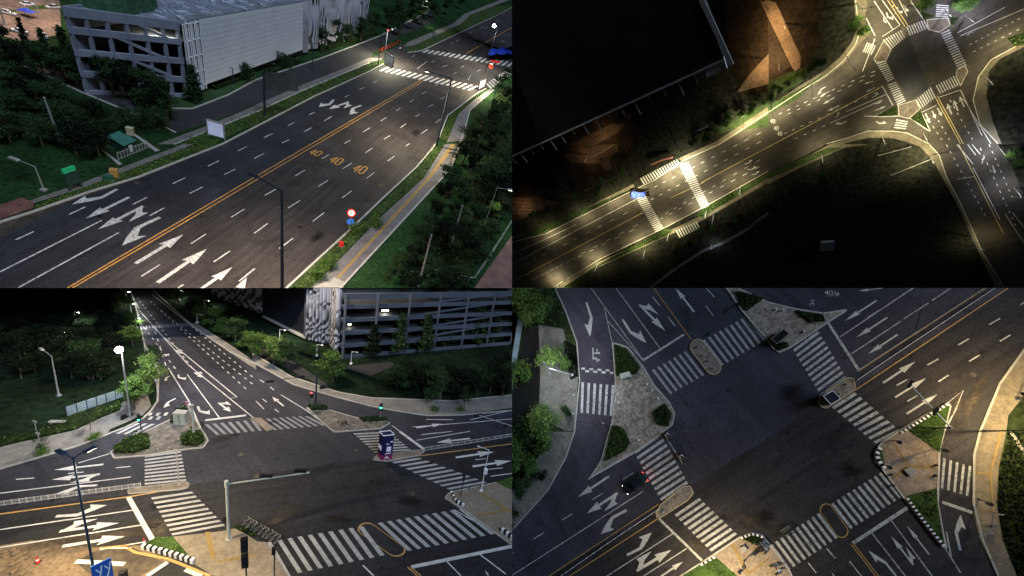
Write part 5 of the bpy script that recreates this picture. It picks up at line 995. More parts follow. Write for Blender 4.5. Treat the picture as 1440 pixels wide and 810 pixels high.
# newer tarmac of the crossing and near lanes
C.flat('resurfaced_junction', [c3((-200, 480), (0, 440), (730, 352), (1060, 300), (1430, 262)) + c4((0, 245), (640, 150), (930, 118), (1500, 20), (1500, 900)) + c3((-200, 900))], asphalt('asphalt_fresh', (.023, .023, .026), [(hC2, .9, .22)]), .032)
road_wear(C, [(c4((860, 395))[0], 1.0, 2, 0), (c4((460, 490))[0], .8, 2.5, 0), (c4((170, 460))[0], 1.6, 1.5, 1), (c4((60, 560))[0], 1.2, 1.5, 0), (c3((1250, 40))[0], .9, 2.5, .8), (c3((1320, 20))[0], .4, 1.5, 0), (c3((900, 420))[0], .6, 3, hC2)], [(c3((880, 540))[0], 1.6, 2.5, hC2), (c3((560, 600))[0], 1.5, 4, hC2), (c3((360, 610))[0], 1.2, 3, hC2), (c4((120, 500))[0], .9, 1.5, 0), (c4((880, 345))[0], .8, 1.6, 0)], [c3((60, 380), (700, 300)), c4((0, 420), (260, 380), (450, 330)), c1((900, 620), (1430, 640)), c3((1180, 120), (1240, 30))], .045)
manholes(C, (c3((1440, 250))[0], c4((560, 105))[0], c3((1350, 130))[0]), 'round iron manhole cover in the open junction', .05)
C.flat('older_dark_lanes', [c1((905, 90), (1000, 240), (1180, 450), (1250, 480), (1400, 480), (1290, 370), (1090, 230), (960, 120))], mat('asphalt_fresh'  , (0, 0, 0)), .033)
C.flat('dirt_patch', [c3((-200, 690), (0, 640), (180, 610), (500, 650), (780, 640), (960, 730), (900, 760), (820, 812), (600, 860), (-200, 900))], dirt_m, .04)
C.flat('worn_lane_patch', [c3((560, 660), (720, 640), (920, 735), (790, 812), (560, 850), (420, 730))], mat('asphalt_worn', (.07, .055, .042), .85, .6, .2, 2, .3), .05)
C.flat('pavement', [c2((-20, 372), (200, 505), (460, 590), (640, 622), (1100, 640), (1500, 600), (1500, 672), (1150, 716), (960, 720), (780, 693), (640, 666), (440, 613), (210, 546), (-20, 420)),
                    c1((1436, 465), (1290, 368), (1100, 232), (1060, 198), (1120, 215), (1300, 330), (1436, 425)),
                    c1((620, 800), (800, 722), (850, 670), (820, 580), (700, 640), (560, 740), (400, 810)) + c3((0, 90), (-200, 150), (-200, 260), (0, 210), (430, 84), (600, 20))], mat('pavement_dusk', (.17, .16, .145), .88, .3, .3, 2.5, .2), .12)
C.flat('service_road', [c2((-20, 330), (80, 350), (230, 430), (420, 560), (380, 560), (200, 470), (-20, 360)), c2((430, 470), (520, 440), (760, 420), (780, 440), (640, 500), (520, 460))], asph_new, .03)
0 and C.flat('kerbside_lane', [c1((0, 800), (200, 660), (260, 620), (120, 700), (0, 760))], asph_new, .03)
for pts in (n_edge + c3((600, 20), (430, 85), (0, 212), (-200, 260)), c2((1560, 660), (1436, 692), (1150, 718), (960, 722), (780, 695), (640, 668), (440, 615), (210, 548), (0, 432)) + c1((1300, 370), (1100, 235), (1060, 200), (960, 110), (862, 20)),
            c2((-20, 372), (200, 505), (460, 590), (640, 622), (1100, 640), (1500, 600))): kerb(C, 'kerb', pts, w=.25)
isl1 = c1((960, 745), (1000, 695), (1045, 655), (1065, 690), (1120, 790)) + c3((1150, 20), (1168, 55), (1140, 92), (1000, 108), (820, 138), (640, 152), (622, 118), (760, 30))
isl2 = c2((285, 680), (400, 690), (560, 735), (700, 742), (752, 765), (700, 795), (560, 806), (440, 815), (370, 760))
isl3 = c4((1060, 375), (1085, 345), (1190, 322), (1350, 290), (1500, 330), (1500, 690), (1436, 640), (1160, 440))
isl4 = c3((800, 640), (860, 605), (970, 595), (1270, 560), (1330, 545), (1440, 620)) + c4((60, 625), (190, 830)) + c3((1240, 840), (1085, 742))
med1 = c3((725, 350), (720, 335), (790, 318), (1040, 288), (1062, 300), (1050, 318), (1000, 328))
med2 = c4((660, 160), (680, 135), (760, 130), (905, 108), (945, 112), (915, 135), (740, 168))
med3 = c1((1395, 740), (1430, 735)) + c2((30, 738), (100, 800), (60, 812), (-20, 745))
C.flat('traffic_island', [isl1, isl2], patterned('cobble_dusk', (.125, .115, .10), (1, 1, 1), 'voronoi', 2.4), .16, thick=True); C.flat('corner_pavement', [isl3, isl4], mat('island_slabs', (.21, .175, .135), .88, .25, .4, 3, .2), .15, thick=True)
C.flat('median_nose', [med1, med2, med3], mat('median_stone', (.19, .16, .13), .9, .3, .6, 4, .3), .18, thick=True)
for p in (isl1, isl2, med1, med2): kerb(C, 'island_kerb', p + [p[0]], w=.18, h=.2)
kerb(C, 'island_kerb', isl3[-3:] + isl3[:5], w=.18, h=.2)
C.flat('tactile_path', [c3((1150, 570), (1180, 568), (1212, 722), (1182, 722)), c3((1220, 730), (1440, 690), (1440, 702), (1225, 742)), c4((1245, 345), (1262, 342), (1500, 490), (1500, 510)), c4((1240, 470), (1400, 440), (1405, 450), (1262, 480))], tact_m, .17)
C.flat('grass_bed', [c3((810, 640), (870, 605), (970, 597), (1082, 730)), c4((1345, 290), (1500, 240), (1500, 350), (1436, 335))], grass_m, .25)
hedge(C, c3((812, 635), (870, 606), (970, 600), (1076, 722)), .5, 'triangular grass bed behind the striped kerb at the bottom left', leaf_l, 26, .10, 'planting_bed', 'planting')
striped_kerb(C, c3((800, 655), (940, 690), (1088, 738)), 19, 'long black and white kerb around the triangular grass bed', .62, .35)
striped_kerb(C, c4((1092, 350), (1120, 400), (1165, 425)), 9, 'short curved black and white kerb on the right hand corner', .6, .3)
striped_kerb(C, c4((1375, 565), (1440, 612)), 5, 'black and white kerb cut off at the right edge below the corner', .8, .4)
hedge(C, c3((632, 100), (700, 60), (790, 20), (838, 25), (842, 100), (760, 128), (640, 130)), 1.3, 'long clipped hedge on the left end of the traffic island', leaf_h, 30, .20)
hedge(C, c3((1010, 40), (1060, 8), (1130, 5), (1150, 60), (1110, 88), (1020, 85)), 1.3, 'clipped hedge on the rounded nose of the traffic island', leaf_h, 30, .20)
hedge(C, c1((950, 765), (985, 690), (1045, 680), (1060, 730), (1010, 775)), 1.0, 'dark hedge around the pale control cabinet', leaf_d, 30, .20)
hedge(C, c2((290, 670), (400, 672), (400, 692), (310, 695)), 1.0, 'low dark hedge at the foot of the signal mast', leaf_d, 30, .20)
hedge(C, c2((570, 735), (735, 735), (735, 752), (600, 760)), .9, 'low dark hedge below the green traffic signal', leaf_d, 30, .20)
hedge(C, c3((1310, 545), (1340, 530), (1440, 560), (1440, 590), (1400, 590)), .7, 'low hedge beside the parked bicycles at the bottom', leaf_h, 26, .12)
# --- markings
q = .15; mk = []
def L_(pts, w=q): return line_polys(C, pts, w)
for s in (c1((735, 45), (780, 120)), c1((780, 130), (905, 270)) + c1((1060, 440), (1436, 745)), c1((850, 40), (1060, 205), (1436, 460)), c1((905, 270), (1330, 618), (1290, 625)), c1((945, 455), (1060, 640), (1130, 800)), c1((1050, 490), (1235, 740)), c1((1110, 780), (1160, 850)),
          c2((0, 430), (210, 548)), c2((140, 605), (280, 690), (430, 805)), c2((760, 775), (810, 812)), c2((955, 742), (1105, 745)), c2((1200, 745), (1436, 690)),
          c3((0, 348), (735, 256)), c3((0, 552), (750, 442)), c3((0, 652), (800, 525)), c3((440, 178), (620, 124)), c3((560, 664), (805, 622)), c3((735, 655), (560, 655)),
          c4((0, 275), (300, 228)), c4((600, 752), (660, 812)), c4((1065, 725), (1150, 812)), c4((1255, 690), (1400, 800)), c4((1110, 440), (1360, 580)), c4((900, 50), (1200, 0)), c4((925, 20), (1100, 0)), c2((880, 785), (1436, 740)), c2((380, 690), (570, 738))): mk += L_(s, q * (1.0 if s[0][1] > 560 else .9))
for s in (c3((720, 368), (855, 608)), c4((870, 762), (1436, 645)), c4((805, 0), (945, 102)), c1((1150, 748), (1380, 720)), c3((825, 812), (940, 735)), c3((425, 730), (590, 738), (700, 745)), c3((1040, 775), (1130, 812))): mk += L_(s, .42)
for p, r_, n in ((c1((745, 60))[0], c1((1380, 690))[0], 0), (c1((770, 60))[0], c1((1090, 470))[0], 18), (c1((790, 200))[0], c1((1000, 480))[0], 9), (c1((880, 60))[0], c1((1436, 520))[0], 22), (c1((845, 80))[0], c1((1400, 590))[0], 22), (c1((870, 250))[0], c1((940, 470))[0], 5), (c1((900, 130))[0], c1((1436, 560))[0], 20)):
    if n: mk += dashed(C, p, r_, n, .4, .14)
for s in (((90, 270), (192, 262)), ((382, 237), (470, 229)), ((650, 205), (732, 197)), ((0, 350), (0, 351))): mk += L_(c3(*s), .15)
for s in (((1230, 160), (1290, 152)), ((1305, 213), (1385, 205)), ((1315, 252), (1436, 236)), ((930, 18), (1010, 8))): mk += L_(c4(*s), .15)
for s in (((0, 640), (45, 685)), ((95, 620), (155, 668)), ((105, 685), (128, 702)), ((36, 628), (60, 645)), ((20, 520), (45, 535)), ((80, 560), (100, 578))): mk += L_(c2(*s), .13)
marks(C, 'lane_marking', mk, mat('white_paint_soft', (.29, .29, .30), .6, .2, .3, 4, .2, wear=.7), .06)
yl = L_(c3((-60, 472), (0, 465), (720, 368), (1055, 312)), .17) + L_(c4((915, 138), (1500, 62)), .17) + L_(c4((850, 762), (905, 812)), .15) + L_(c4((868, 762), (925, 812)), .15) + L_(c3((-60, 400), (730, 300)), .0001)
cp = [tuple(v) for v in [*capsule(c4((622, 548))[0], c4((787, 668))[0], 52 / 3.989, 36 / 3.989, 8)]]
yl += ring_polys(C, cp, .2)
yl += L_(c3((560, 655), (720, 640)), .2) + L_(c3((715, 655), (760, 680), (940, 715), (1180, 812)), .25)
marks(C, 'yellow_line', yl, yell_d, .065)
zc = zebra(C, *c3((812, 138), (812, 300), (1045, 278), (1015, 110)), 9) + zebra(C, *c3((848, 372), (968, 585), (1262, 530), (1075, 338)), 9, .45)
zc += zebra(C, *c4((118, 612), (600, 532), (722, 695), (235, 796)), 9, .45) + zebra(C, *c4((682, 515), (1160, 432), (1340, 575), (852, 672)), 10, .48) + zebra(C, *c4((60, 622), (85, 620), (195, 812), (170, 820)), 1, .6)
zc += zebra(C, *c4((545, 12), (668, 120), (870, 106), (745, 2)), 8) + zebra(C, *c4((760, 172), (1085, 328), (1296, 288), (912, 148)), 9, .48)
zp = [c1((770, 762))[0], c1((950, 775))[0], c3((830, 28))[0], c3((650, 12))[0]]; zc += zebra(C, *zp, 5)
zf = zebra(C, *c1((1148, 772), (1425, 745), (1470, 806), (1215, 830)), 7, .45) + zebra(C, *c2((20, 742), (285, 722), (388, 776), (100, 803)), 8, .45) + zebra(C, *c1((798, 215), (1062, 203), (1072, 218), (802, 235)), 16)
marks(C, 'zebra_crossing', zc, mat('white_paint_zebra', (.36, .36, .37), .6, .12, .3, 4, .1, wear=.35), .068); marks(C, 'faded_zebra_crossing', zf, mat('white_paint_grey', (.22, .22, .245), .6, .12, .3, 4, .1, wear=.4), .068)
ar = []
for fn, tl, tp, k, sd, wf in ((c3, (545, 303), (300, 358), 't', 1, 1.6), (c3, (580, 186), (305, 217), 's', 1, 1.3), (c3, (560, 241), (290, 272), 'st', 1, 1.4), (c3, (315, 477), (600, 412), 't', 1, 1.6), (c3, (335, 562), (668, 515), 'st', 1, 1.4), (c3, (350, 645), (702, 590), 's', 1, 1.5),
                          (c1, (985, 625), (918, 680), 't', 1, 1.6), (c1, (1110, 670), (1180, 715), 't', 1, 1.8), (c1, (1225, 650), (1295, 700), 'st', 1, 1.8), (c1, (950, 500), (925, 528), 't', 1, 1.8), (c1, (1000, 492), (1045, 520), 't', 1, 2), (c1, (1090, 480), (1135, 508), 'st', 1, 2), (c1, (905, 365), (950, 385), 't', 1, 2), (c1, (985, 355), (1025, 375), 'st', 1, 2),
                          (c2, (155, 668), (92, 617), 's', 1, 1.5), (c2, (900, 790), (1048, 768), 's', 1, 1.4), (c4, (1120, 147), (1335, 115), 's', 1, 1.3), (c4, (1215, 197), (1432, 165), 's', 1, 1.3), (c4, (1200, 40), (1015, 62), 's', 1, 1.3), (c4, (1320, 840), (1285, 780), 's', 1, 1.3), (c2, (1436, 640), (1400, 615), 's', 1, 1.3)):
    p, r_ = fn(tl, tp); ar += arrow(C, p, r_, k, sd, wf)
marks(C, 'lane_arrow', ar, mat('white_paint_soft', (0,)*3), .066)
chk = []
for i in range(5):
    for j in range(2):
        if (i + j) % 2 == 0: chk += [[C.G(p) for p in c1((840 + i * 22 - j * 20, 705 + j * 22), (858 + i * 22 - j * 20, 705 + j * 22), (846 + i * 22 - j * 20, 722 + j * 22), (828 + i * 22 - j * 20, 722 + j * 22))]]
marks(C, 'give_way_marking', chk, white_p, .07)
# --- white railings on the medians
fence(C, c3((-60, 428), (0, 418), (790, 312)), .75, 'long white picket railing along the left hand median', mat('railing_white', (.40, .40, .40)), 22, 'railing', 2, 5)
fence(C, c4((945, 108), (1500, 18)), .75, 'long white picket railing along the right hand median', mat('railing_white', (.4,) * 3), 16, 'railing', 2, 5)
# boarding at the left
g0 = C.G(c1((375, 722))[0]); g1 = C.G(c1((700, 610))[0]); hh = C.H(c1((375, 722))[0], c1((372, 672))[0]); d_ = g1 - g0
t = C.thing('site_hoarding', 'pale sheet hoarding fence behind the left pavement', 'fence', g0)
for k in range(6): C.link('panel', MB().bar((d_.x * k / 6, d_.y * k / 6, hh / 2), (d_.x * (k + .97) / 6, d_.y * (k + .97) / 6, hh / 2), .12, hh), mat('hoarding_sheet', (.20, .25, .27), .6), t)
for k in range(7): C.link('post', MB().tube([(d_.x * k / 6, d_.y * k / 6, 0), (d_.x * k / 6, d_.y * k / 6, hh * 1.05)], .09, 6), steel_d, t)
# advertising cube on the median nose
K = lambda x, y: (500 + x / 11.575, 590 + y / 11.575)
hh = C.H(K(410, 690), K(375, 275)); k0 = C.G(K(352, 610)); k1 = C.G(K(415, 680)); k2 = C.G(K(590, 655)); k3 = k0 + (k2 - k1)
t = C.thing('advertising_box', 'dark blue advertising box with white lettering and a magenta foot on the median nose', 'kiosk', k1)
qq = [k0 - k1, k1 - k1, k2 - k1, k3 - k1]; cc = sum(qq, Vector((0, 0))) / 4
C.link('magenta_base', MB().prism(qq, .15, hh * .22), pink_m, t); C.link('body', MB().prism([cc + (p - cc) * .985 for p in qq], hh * .22, hh * .97), navy, t)
rm = MB()
for i in range(4): a, b = qq[i], qq[(i + 1) % 4]; rm.bar((a.x, a.y, hh), (b.x, b.y, hh), .10, .10)
C.link('top_rim', rm, mat('rim_white', (.75, .75, .8), emit=(.7, .7, .9), es=.03), t)
C.link('sunken_top', MB().prism([cc + (p - cc) * .9 for p in qq], hh * .97, hh * .975), navy, t)
def glyphs(pl, t, a, b, n_out, strokes, m, z0, z1, u0, u1, w=.09):
    mb = MB()
    for s in strokes:
        for i in range(len(s) - 1):
            f = lambda P: Vector((*(a + (b - a) * (u0 + (u1 - u0) * P[0]) + n_out * .04), z0 + (z1 - z0) * P[1])); p, q_ = f(s[i]), f(s[i + 1])
            mb.bar(p, q_, .05, w)
    return pl.link('lettering', mb, m, t)
GL = [[(.05, .2), (.3, .2), (.3, 1), (.08, 1)], [(.3, .5), (.05, .5)], [(.05, .95), (.05, .0)], [(.5, 1), (.5, .0), (.42, .1)], [(.62, .95), (.95, .95), (.95, .02)], [(.62, .95), (.62, .1)], [(.62, .5), (.95, .5)], [(.78, .95), (.78, .1)]]
lw = mat('sign_lettering', (.8, .8, .9), emit=(.8, .8, 1), es=.08); f1 = (qq[2] - qq[1]); no1 = Vector((f1.y, -f1.x)).normalized(); f0 = (qq[1] - qq[0]); no0 = Vector((f0.y, -f0.x)).normalized()
glyphs(C, t, qq[1], qq[2], no1, GL, lw, hh * .36, hh * .54, .42, .80, .13); glyphs(C, t, qq[1], qq[2], no1, [[(0, 0), (.2, .6), (.4, .2), (.6, .8), (.8, .2), (1, .9)]], lw, hh * .27, hh * .31, .3, .85, .07)
glyphs(C, t, qq[1], qq[2], no1, [[(0, .2), (.3, 1), (.5, .3), (1, .6)]], lw, hh * .62, hh * .70, .35, .62, .04); glyphs(C, t, qq[1], qq[2], no1, [[(0, .2), (1, .3)], [(0, .9), (1, 1)]], lw, hh * .72, hh * .75, .7, .92, .05)
glyphs(C, t, qq[0], qq[1], no0, GL, lw, hh * .40, hh * .56, .15, .85, .10); glyphs(C, t, qq[1], qq[2], no1, [[(0, 0), (.5, 1), (1, 0)], [(.1, .9), (.9, .1)]], lw, hh * .08, hh * .17, .3, .7, .06)
# control cabinet & flags on the island
b_ = c1((1018, 765))[0]; K2 = C.H(b_, c1((1015, 700))[0])
t = C.thing('control_cabinet', 'pale grey green control cabinet on the island behind the hedge', 'cabinet', C.G(b_), .1)
C.link('body', MB().box((0, 0, K2 * .54), (1.5, .9, K2 * .92)), mat('cabinet_paint', (.42, .46, .40), .6), t); C.link('plinth', MB().box((0, 0, .1), (1.6, 1.0, .2)), conc, t); C.link('cap', MB().box((0, 0, K2 * 1.01), (1.6, 1.0, .08)), conc, t)
C.link('door_seam', MB().box((0, -.47, K2 * .54), (.05, .04, K2 * .8)), steel_d, t); C.link('emblem', MB().tube([(0, -.5, K2 * .6), (0, -.53, K2 * .6)], .16, 10), steel_g, t)
b_ = c1((1055, 700))[0]; h_ = C.H(b_, c1((1052, 640))[0]); t = C.thing('ribbon_post', 'post wrapped in pink and white ribbons beside the control cabinet', 'post', C.G(b_))
C.link('post', MB().tube([(0, 0, 0), (0, 0, h_)], .06, 6), steel_g, t)
rb = random.Random(3)
for i in range(5): C.link('ribbon', MB().tube([(rb.uniform(-.2, .2), rb.uniform(-.2, .2), h_ * .95), (rb.uniform(-.5, .5), rb.uniform(-.5, .2), h_ * (.7 + .1 * (i % 2)))], [.16, .12], 5), pink_m if i % 2 else white_m, t)
b_ = c1((1088, 830))[0]; h_ = C.H(b_, c1((1075, 665))[0]); t = C.thing('signal_mast', 'pale bare pole rising from the hedge on the island nose', 'pole', C.G(b_)); C.link('pole', MB().tube([(0, 0, 0), (0, 0, h_)], [.17, .12], 8), mat('pale_post', (.40, .42, .38), .6), t); C.link('cap', MB().tube([(0, 0, h_), (0, 0, h_ + .15)], .2, 8), steel_g, t)
b_ = c3((1005, 300))[0]; h_ = C.H(b_, c3((988, 100))[0]); t = C.thing('marker_pole', 'thin grey pole on the concrete nose of the left median', 'pole', C.G(b_)); C.link('pole', MB().tube([(0, 0, 0), (0, 0, h_)], .06, 8), steel_g, t); C.link('foot', MB().tube([(0, 0, 0), (0, 0, .2)], .2, 8), conc, t)
bollards(C, c3((828, 120), (885, 112), (950, 105), (1004, 98)), 'stubby concrete bollard along the road edge of the traffic island', 'bollards on the traffic island edge', .55)
bollards(C, c3((780, 332), (845, 322), (925, 312)), 'stubby concrete bollard on the nose of the left median', 'bollards on the left median nose', .4)
bollards(C, c4((1200, 330), (1265, 318)) + c4((1440, 420)), 'low bollard on the right hand corner pavement', 'bollards on the right corner', .5)
bollards(C, c2((510, 790), (545, 785), (600, 780)), 'low pale bollard on the cobbled island by the dark bicycles', 'bollards on the cobbled island', .5)
# lamps and signals
b_ = c1((732, 740))[0]; h_ = C.H(b_, (169.5, 491)); e_star = mat('star_glow', (1, 1, 1), emit=(.95, .95, 1), es=90)
street_lamp(C, b_, h_, [(-.12, -.05)], 'tall slim street lamp with a brilliant white head beside the left pavement', steel_g, e_star, power=6000, col=(.9, .93, 1.0), r=.10, glow_r=.42, shroud=.35)
b_ = (137, 830); h_ = C.H(b_, (105, 643)); l1 = arm_to(C, b_, h_, (87, 636)); l2 = arm_to(C, b_, h_, (122, 634))
street_lamp(C, b_, h_, [(l1[0] * .8, l1[1] * .8), (l2[0] * .8, l2[1] * .8)], 'double headed blue grey street lamp in front of the left hand lanes', mat('blue_grey_steel', (.03, .05, .085), .5), e_warm, power=14000, col=(1, .78, .44), r=.10)
street_lamp(C, (60, 905), 4.6, [(1, 0)], 'added unseen street lamp beyond the bottom edge lighting the bare soil', steel_d, e_warm, power=9000, col=(1, .78, .42), r=.10)  # this lamp and the next two are added out of view for warm pools
street_lamp(C, (300, 905), 4.6, [(1, 0)], 'added unseen street lamp beyond the bottom edge lighting the corner paving', steel_d, e_warm, power=6000, col=(1, .82, .5), r=.10)
street_lamp(C, (812, 760), 4.6, [(-1, 0)], 'added unseen street lamp beyond the right edge lighting the corner pavement', steel_d, e_warm, power=2200, col=(1, .88, .75), r=.10)
b_ = c2((335, 655))[0]; h_ = C.H(b_, c2((333, 480))[0]); rx, ry = arm_to(C, b_, h_, c2((65, 522))[0])
signal_mast(C, b_, h_, (rx, ry), 'dark signal mast with a long arm over the lanes beside the red light', (.35, .95), steel_d, .5, .13)
b_ = c3((1285, 608))[0]; h_ = C.H(b_, c3((1265, 285))[0]); rx, ry = arm_to(C, b_, h_, c4((60, 268))[0])
rx, ry = arm_to(C, b_, h_ * .97, c4((300, 230))[0]); t = C.thing('signal_mast', 'thick pale signal mast at the corner with a long pale arm over the junction', 'traffic light', C.G(b_)); C.link('arm', MB().tube([(0, 0, h_ * .97), (rx, ry, h_ * .97)], [.09, .06], 8), mat('pale_post', (.4, .42, .38)), t); signal_head(C, t, (rx * .46, ry * .46, h_ * .97 + .45), .42, .15, horiz=True); signal_head(C, t, (rx * .88, ry * .88, h_ * .97 + .45), .42, .15, horiz=True); pm = mat('pale_post', (.4, .42, .38)); C.link('post', MB().tube([(0, 0, 0), (0, 0, h_)], [.17, .13], 12), pm, t); C.link('cap', MB().tube([(0, 0, h_ * .93), (0, 0, h_ * 1.02)], .19, 12), pm, t); C.link('base', MB().tube([(0, 0, 0), (0, 0, .25)], .34, 10), steel_g, t)
signal_head(C, t, (-.35, -.1, h_ * .38), .3, .3)
b_ = (347, 835); hh = C.H(b_, (342, 755)); signal_post(C, b_, hh, 'dark traffic signal seen from behind at the bottom beside the paved corner', .4, None, 0, steel_d, .62, nheads=2)
b_ = (180, 835); signal_post(C, b_, C.H(b_, (178, 798)), 'dark traffic signal cut off by the bottom edge beside the blue sign', .2, None, 0, steel_d, .6)
b_ = (386, 820); signal_post(C, b_, C.H(b_, (385, 768)), 'thin dark traffic signal at the left end of the bottom zebra crossing', .2, None, 0, steel_d, .35)
b_ = c4((1148, 360))[0]; signal_post(C, b_, C.H(b_, c4((1165, 238))[0]), 'thin dark traffic signal behind the curved striped kerb', .2, None, 0, steel_d, .35)
b_ = c2((697, 740))[0]; signal_post(C, b_, C.H(b_, c2((700, 650))[0]), 'pale traffic signal post showing a green light', .1, e_green, 1, steel_g, .5)
b_ = c2((312, 685))[0]; signal_post(C, b_, C.H(b_, c2((312, 580))[0]), 'traffic signal post showing a red light beside the signal mast', .1, e_red, 0, steel_g, .45)
b_ = c1((792, 800))[0]; signal_post(C, b_, C.H(b_, c1((790, 705))[0]), 'dark traffic signal at the left zebra crossing with a green pedestrian light', .1, e_green, 2, steel_d, .38)
b_ = c4((1262, 335))[0]; h_ = C.H(b_, c4((1302, 100))[0]); l1 = arm_to(C, b_, h_, c4((1255, 85))[0])
t = street_lamp(C, b_, h_, [l1], 'white camera pole with a small arm on the right hand corner', white_m, r=.07, shroud=.4); C.link('camera_box', MB().box((.1, -.2, h_ * .52), (.5, .4, .7)), white_m, t)
b_ = c1((330, 610))[0]; h_ = C.H(b_, c1((320, 380))[0]); l1 = arm_to(C, b_, h_, c1((240, 352))[0]); street_lamp(C, b_, h_, [l1], 'grey unlit street lamp leaning over the dark trees at the left', steel_g, r=.10)
for p, tp, lab, P_w in ((c2((133, 300))[0], c2((133, 235))[0], 'white lit lamp above the bright tree beside the garage', 800), (c2((533, 430))[0], c2((535, 360))[0], 'white lamp on the lawn below the garage decks', 0), (c1((1147, 110))[0], c1((1147, 70))[0], 'lit lamp among the trees beyond the far zebra crossing', 700), (c1((1107, 200))[0], c1((1107, 150))[0], 'short pale lamp at the right end of the far zebra crossing', 0), (c2((340, 385))[0], c2((340, 320))[0], 'white bollard lamp in front of the screen corner', 0)):
    street_lamp(C, p, C.H(p, tp), [(.8, 0)], lab, white_m, e_soft if P_w else None, power=P_w, r=.06, shroud=.45)
for p, tp, lab in ((c1((738, 160))[0], c1((734, 88))[0], 'far street lamp at the left edge of the road, farthest of the lit ones'), (c1((765, 230))[0], c1((762, 168))[0], 'far street lamp left of the far zebra crossing'), (c1((712, 90))[0], c1((712, 20))[0], 'far street lamp at the very top of the road'),
                   (c1((355, 330))[0], c1((352, 245))[0], 'lit lamp deep in the dark plot on the left'), (c1((425, 190))[0], c1((421, 136))[0], 'tiny lit lamp at the back of the dark plot'), (c1((1005, 70))[0], c1((1007, 15))[0], 'lit lamp at the top right of the far road')):
    street_lamp(C, p, C.H(p, tp), [(.5, 0)], lab, steel_g, e_white, shroud=.5, power=800, col=(1, .97, .85), r=.05)
for k, (p, tp) in enumerate(((c1((812, 360))[0], c1((808, 290))[0]), (c1((885, 620))[0], c1((890, 510))[0]), (c3((232, 110))[0], c3((210, 0))[0]), (c1((205, 810))[0], c1((200, 745))[0]))):
    t = C.thing('road_sign_post', ('slim sign post at the left kerb above the light green tree', 'slim sign post at the left kerb beside the light green tree', 'slim bare post on the left pavement', 'forked bare post on the dark left plot')[k], 'post', C.G(p)); hh = C.H(p, tp); C.link('post', MB().tube([(0, 0, 0), (0, 0, hh)], .05, 6), steel_g, t); C.link('plate', MB().box((0, 0, hh * .9), (.5, .05, .3)), steel_g, t)
# blue direction sign at the bottom
b_ = (152, 850); hh = C.H(b_, c3((592, 728))[0]); t = C.thing('direction_sign', 'tilted blue direction sign with white arrows cut off by the bottom edge', 'road sign', C.G(b_), .9)
C.link('post', MB().tube([(0, .1, 0), (0, .1, hh)], .07, 6), steel_g, t); C.link('face', MB().box((0, 0, hh * .80), (1.3, .08, hh * .46)), mat('sign_blue_b', (.02, .10, .42), .5), t)
mb = MB()
for x in (-.35, .2): mb.bar((x, -.06, hh * .62), (x + .25, -.06, hh * .80), .03, .08); mb.bar((x + .25, -.06, hh * .80), (x - .02, -.06, hh * .92), .03, .08); mb.bar((x + .25, -.06, hh * .80), (x + .35, -.06, hh * .96), .03, .08)
C.link('arrow_symbols', mb, white_m, t)
cone(C, c3((812, 638))[0], 'red and white marker cone at the tip of the striped kerb', 1.1); cone(C, c3((213, 735))[0], 'red marker cone standing on the bare soil', .8)
# bicycles in a row at the corner
def bicycle(pl, xy, rz, label, m, group=None):
    t = pl.thing('bicycle', label, 'bicycle', xy, rz, group=group, sc=pl.u)
    for x in (-.5, .5):
        w = MB(); pts = [(x + .33 * math.cos(a * PI / 8), 0, .34 + .33 * math.sin(a * PI / 8)) for a in range(17)]; w.tube(pts, .025, 4); w.bar((x - .3, 0, .34), (x + .3, 0, .34), .01, .01); w.bar((x, 0, .04), (x, .001, .64), .01, .01); pl.link('wheel', w, rubber, t)
    f = MB(); f.tube([(-.5, 0, .34), (-.15, 0, .32), (.42, 0, .78), (-.22, 0, .74), (-.15, 0, .32)], .025, 5); f.tube([(-.5, 0, .34), (-.22, 0, .74)], .02, 5); f.tube([(.5, 0, .34), (.40, 0, .95)], .025, 5); pl.link('frame', f, m, t)
    pl.link('seat', MB().box((-.25, 0, .88), (.26, .15, .07), taper=.7), black_m, t); pl.link('handlebar', MB().tube([(.34, -.27, .99), (.41, 0, .97), (.34, .27, .99)], .02, 5), steel_g, t); return t
bA = None
for i in range(9):
    p = lerp(c3((1380, 525))[0], c4((120, 625))[0], i / 8.0)
    if bA is None: bA = bicycle(C, C.G(p), .9, 'parked bicycle in the tight row at the corner of the bottom zebra crossing', steel_g, 'bicycles parked at the corner')
    else: copy_tree(bA, C, C.at(C.G(p), .8 + .2 * (i % 3), sc=C.u))
for i, p in enumerate(c2((470, 775), (490, 778), (505, 772))):
    bicycle(C, C.G(p), .2 + i, ('dark bicycle on the cobbled island, left of its cluster', 'dark bicycle in the middle of the cluster on the cobbled island', 'dark bicycle on the cobbled island, right of its cluster')[i], black_m)
scooter(C, C.G(c2((385, 570))[0]), .5, 'dark scooter parked on the pavement right of the signal mast', black_m)
scooter(C, C.G(c1((715, 735))[0]), 1.2, 'scooter parked at the foot of the brilliant white lamp', black_m)
person(C, C.G(c1((1135, 790))[0]), 1.0, 'person in dark clothes at the left end of the far zebra stripes', shirt=cloth_d)
# overhead cable gantry at right
b_ = (742, 650); hh = C.H(b_, (742, 560)); t = C.thing('signal_mast', 'pale signal mast arm with two dark heads reaching in from the right edge', 'traffic light', C.G(b_)); p0 = C.G(c2((1228, 710))[0], 5.2) - C.G(b_)
C.link('pole', MB().tube([(0, 0, 0), (0, 0, 5.4)], .15, 8), steel_g, t); C.link('arm', MB().tube([(0, 0, 5.3), (p0.x, p0.y, 5.2)], [.12, .06], 8), steel_g, t)
for k in (.95, .45): signal_head(C, t, (p0.x * k, p0.y * k, 5.1), .4, .6, horiz=True)
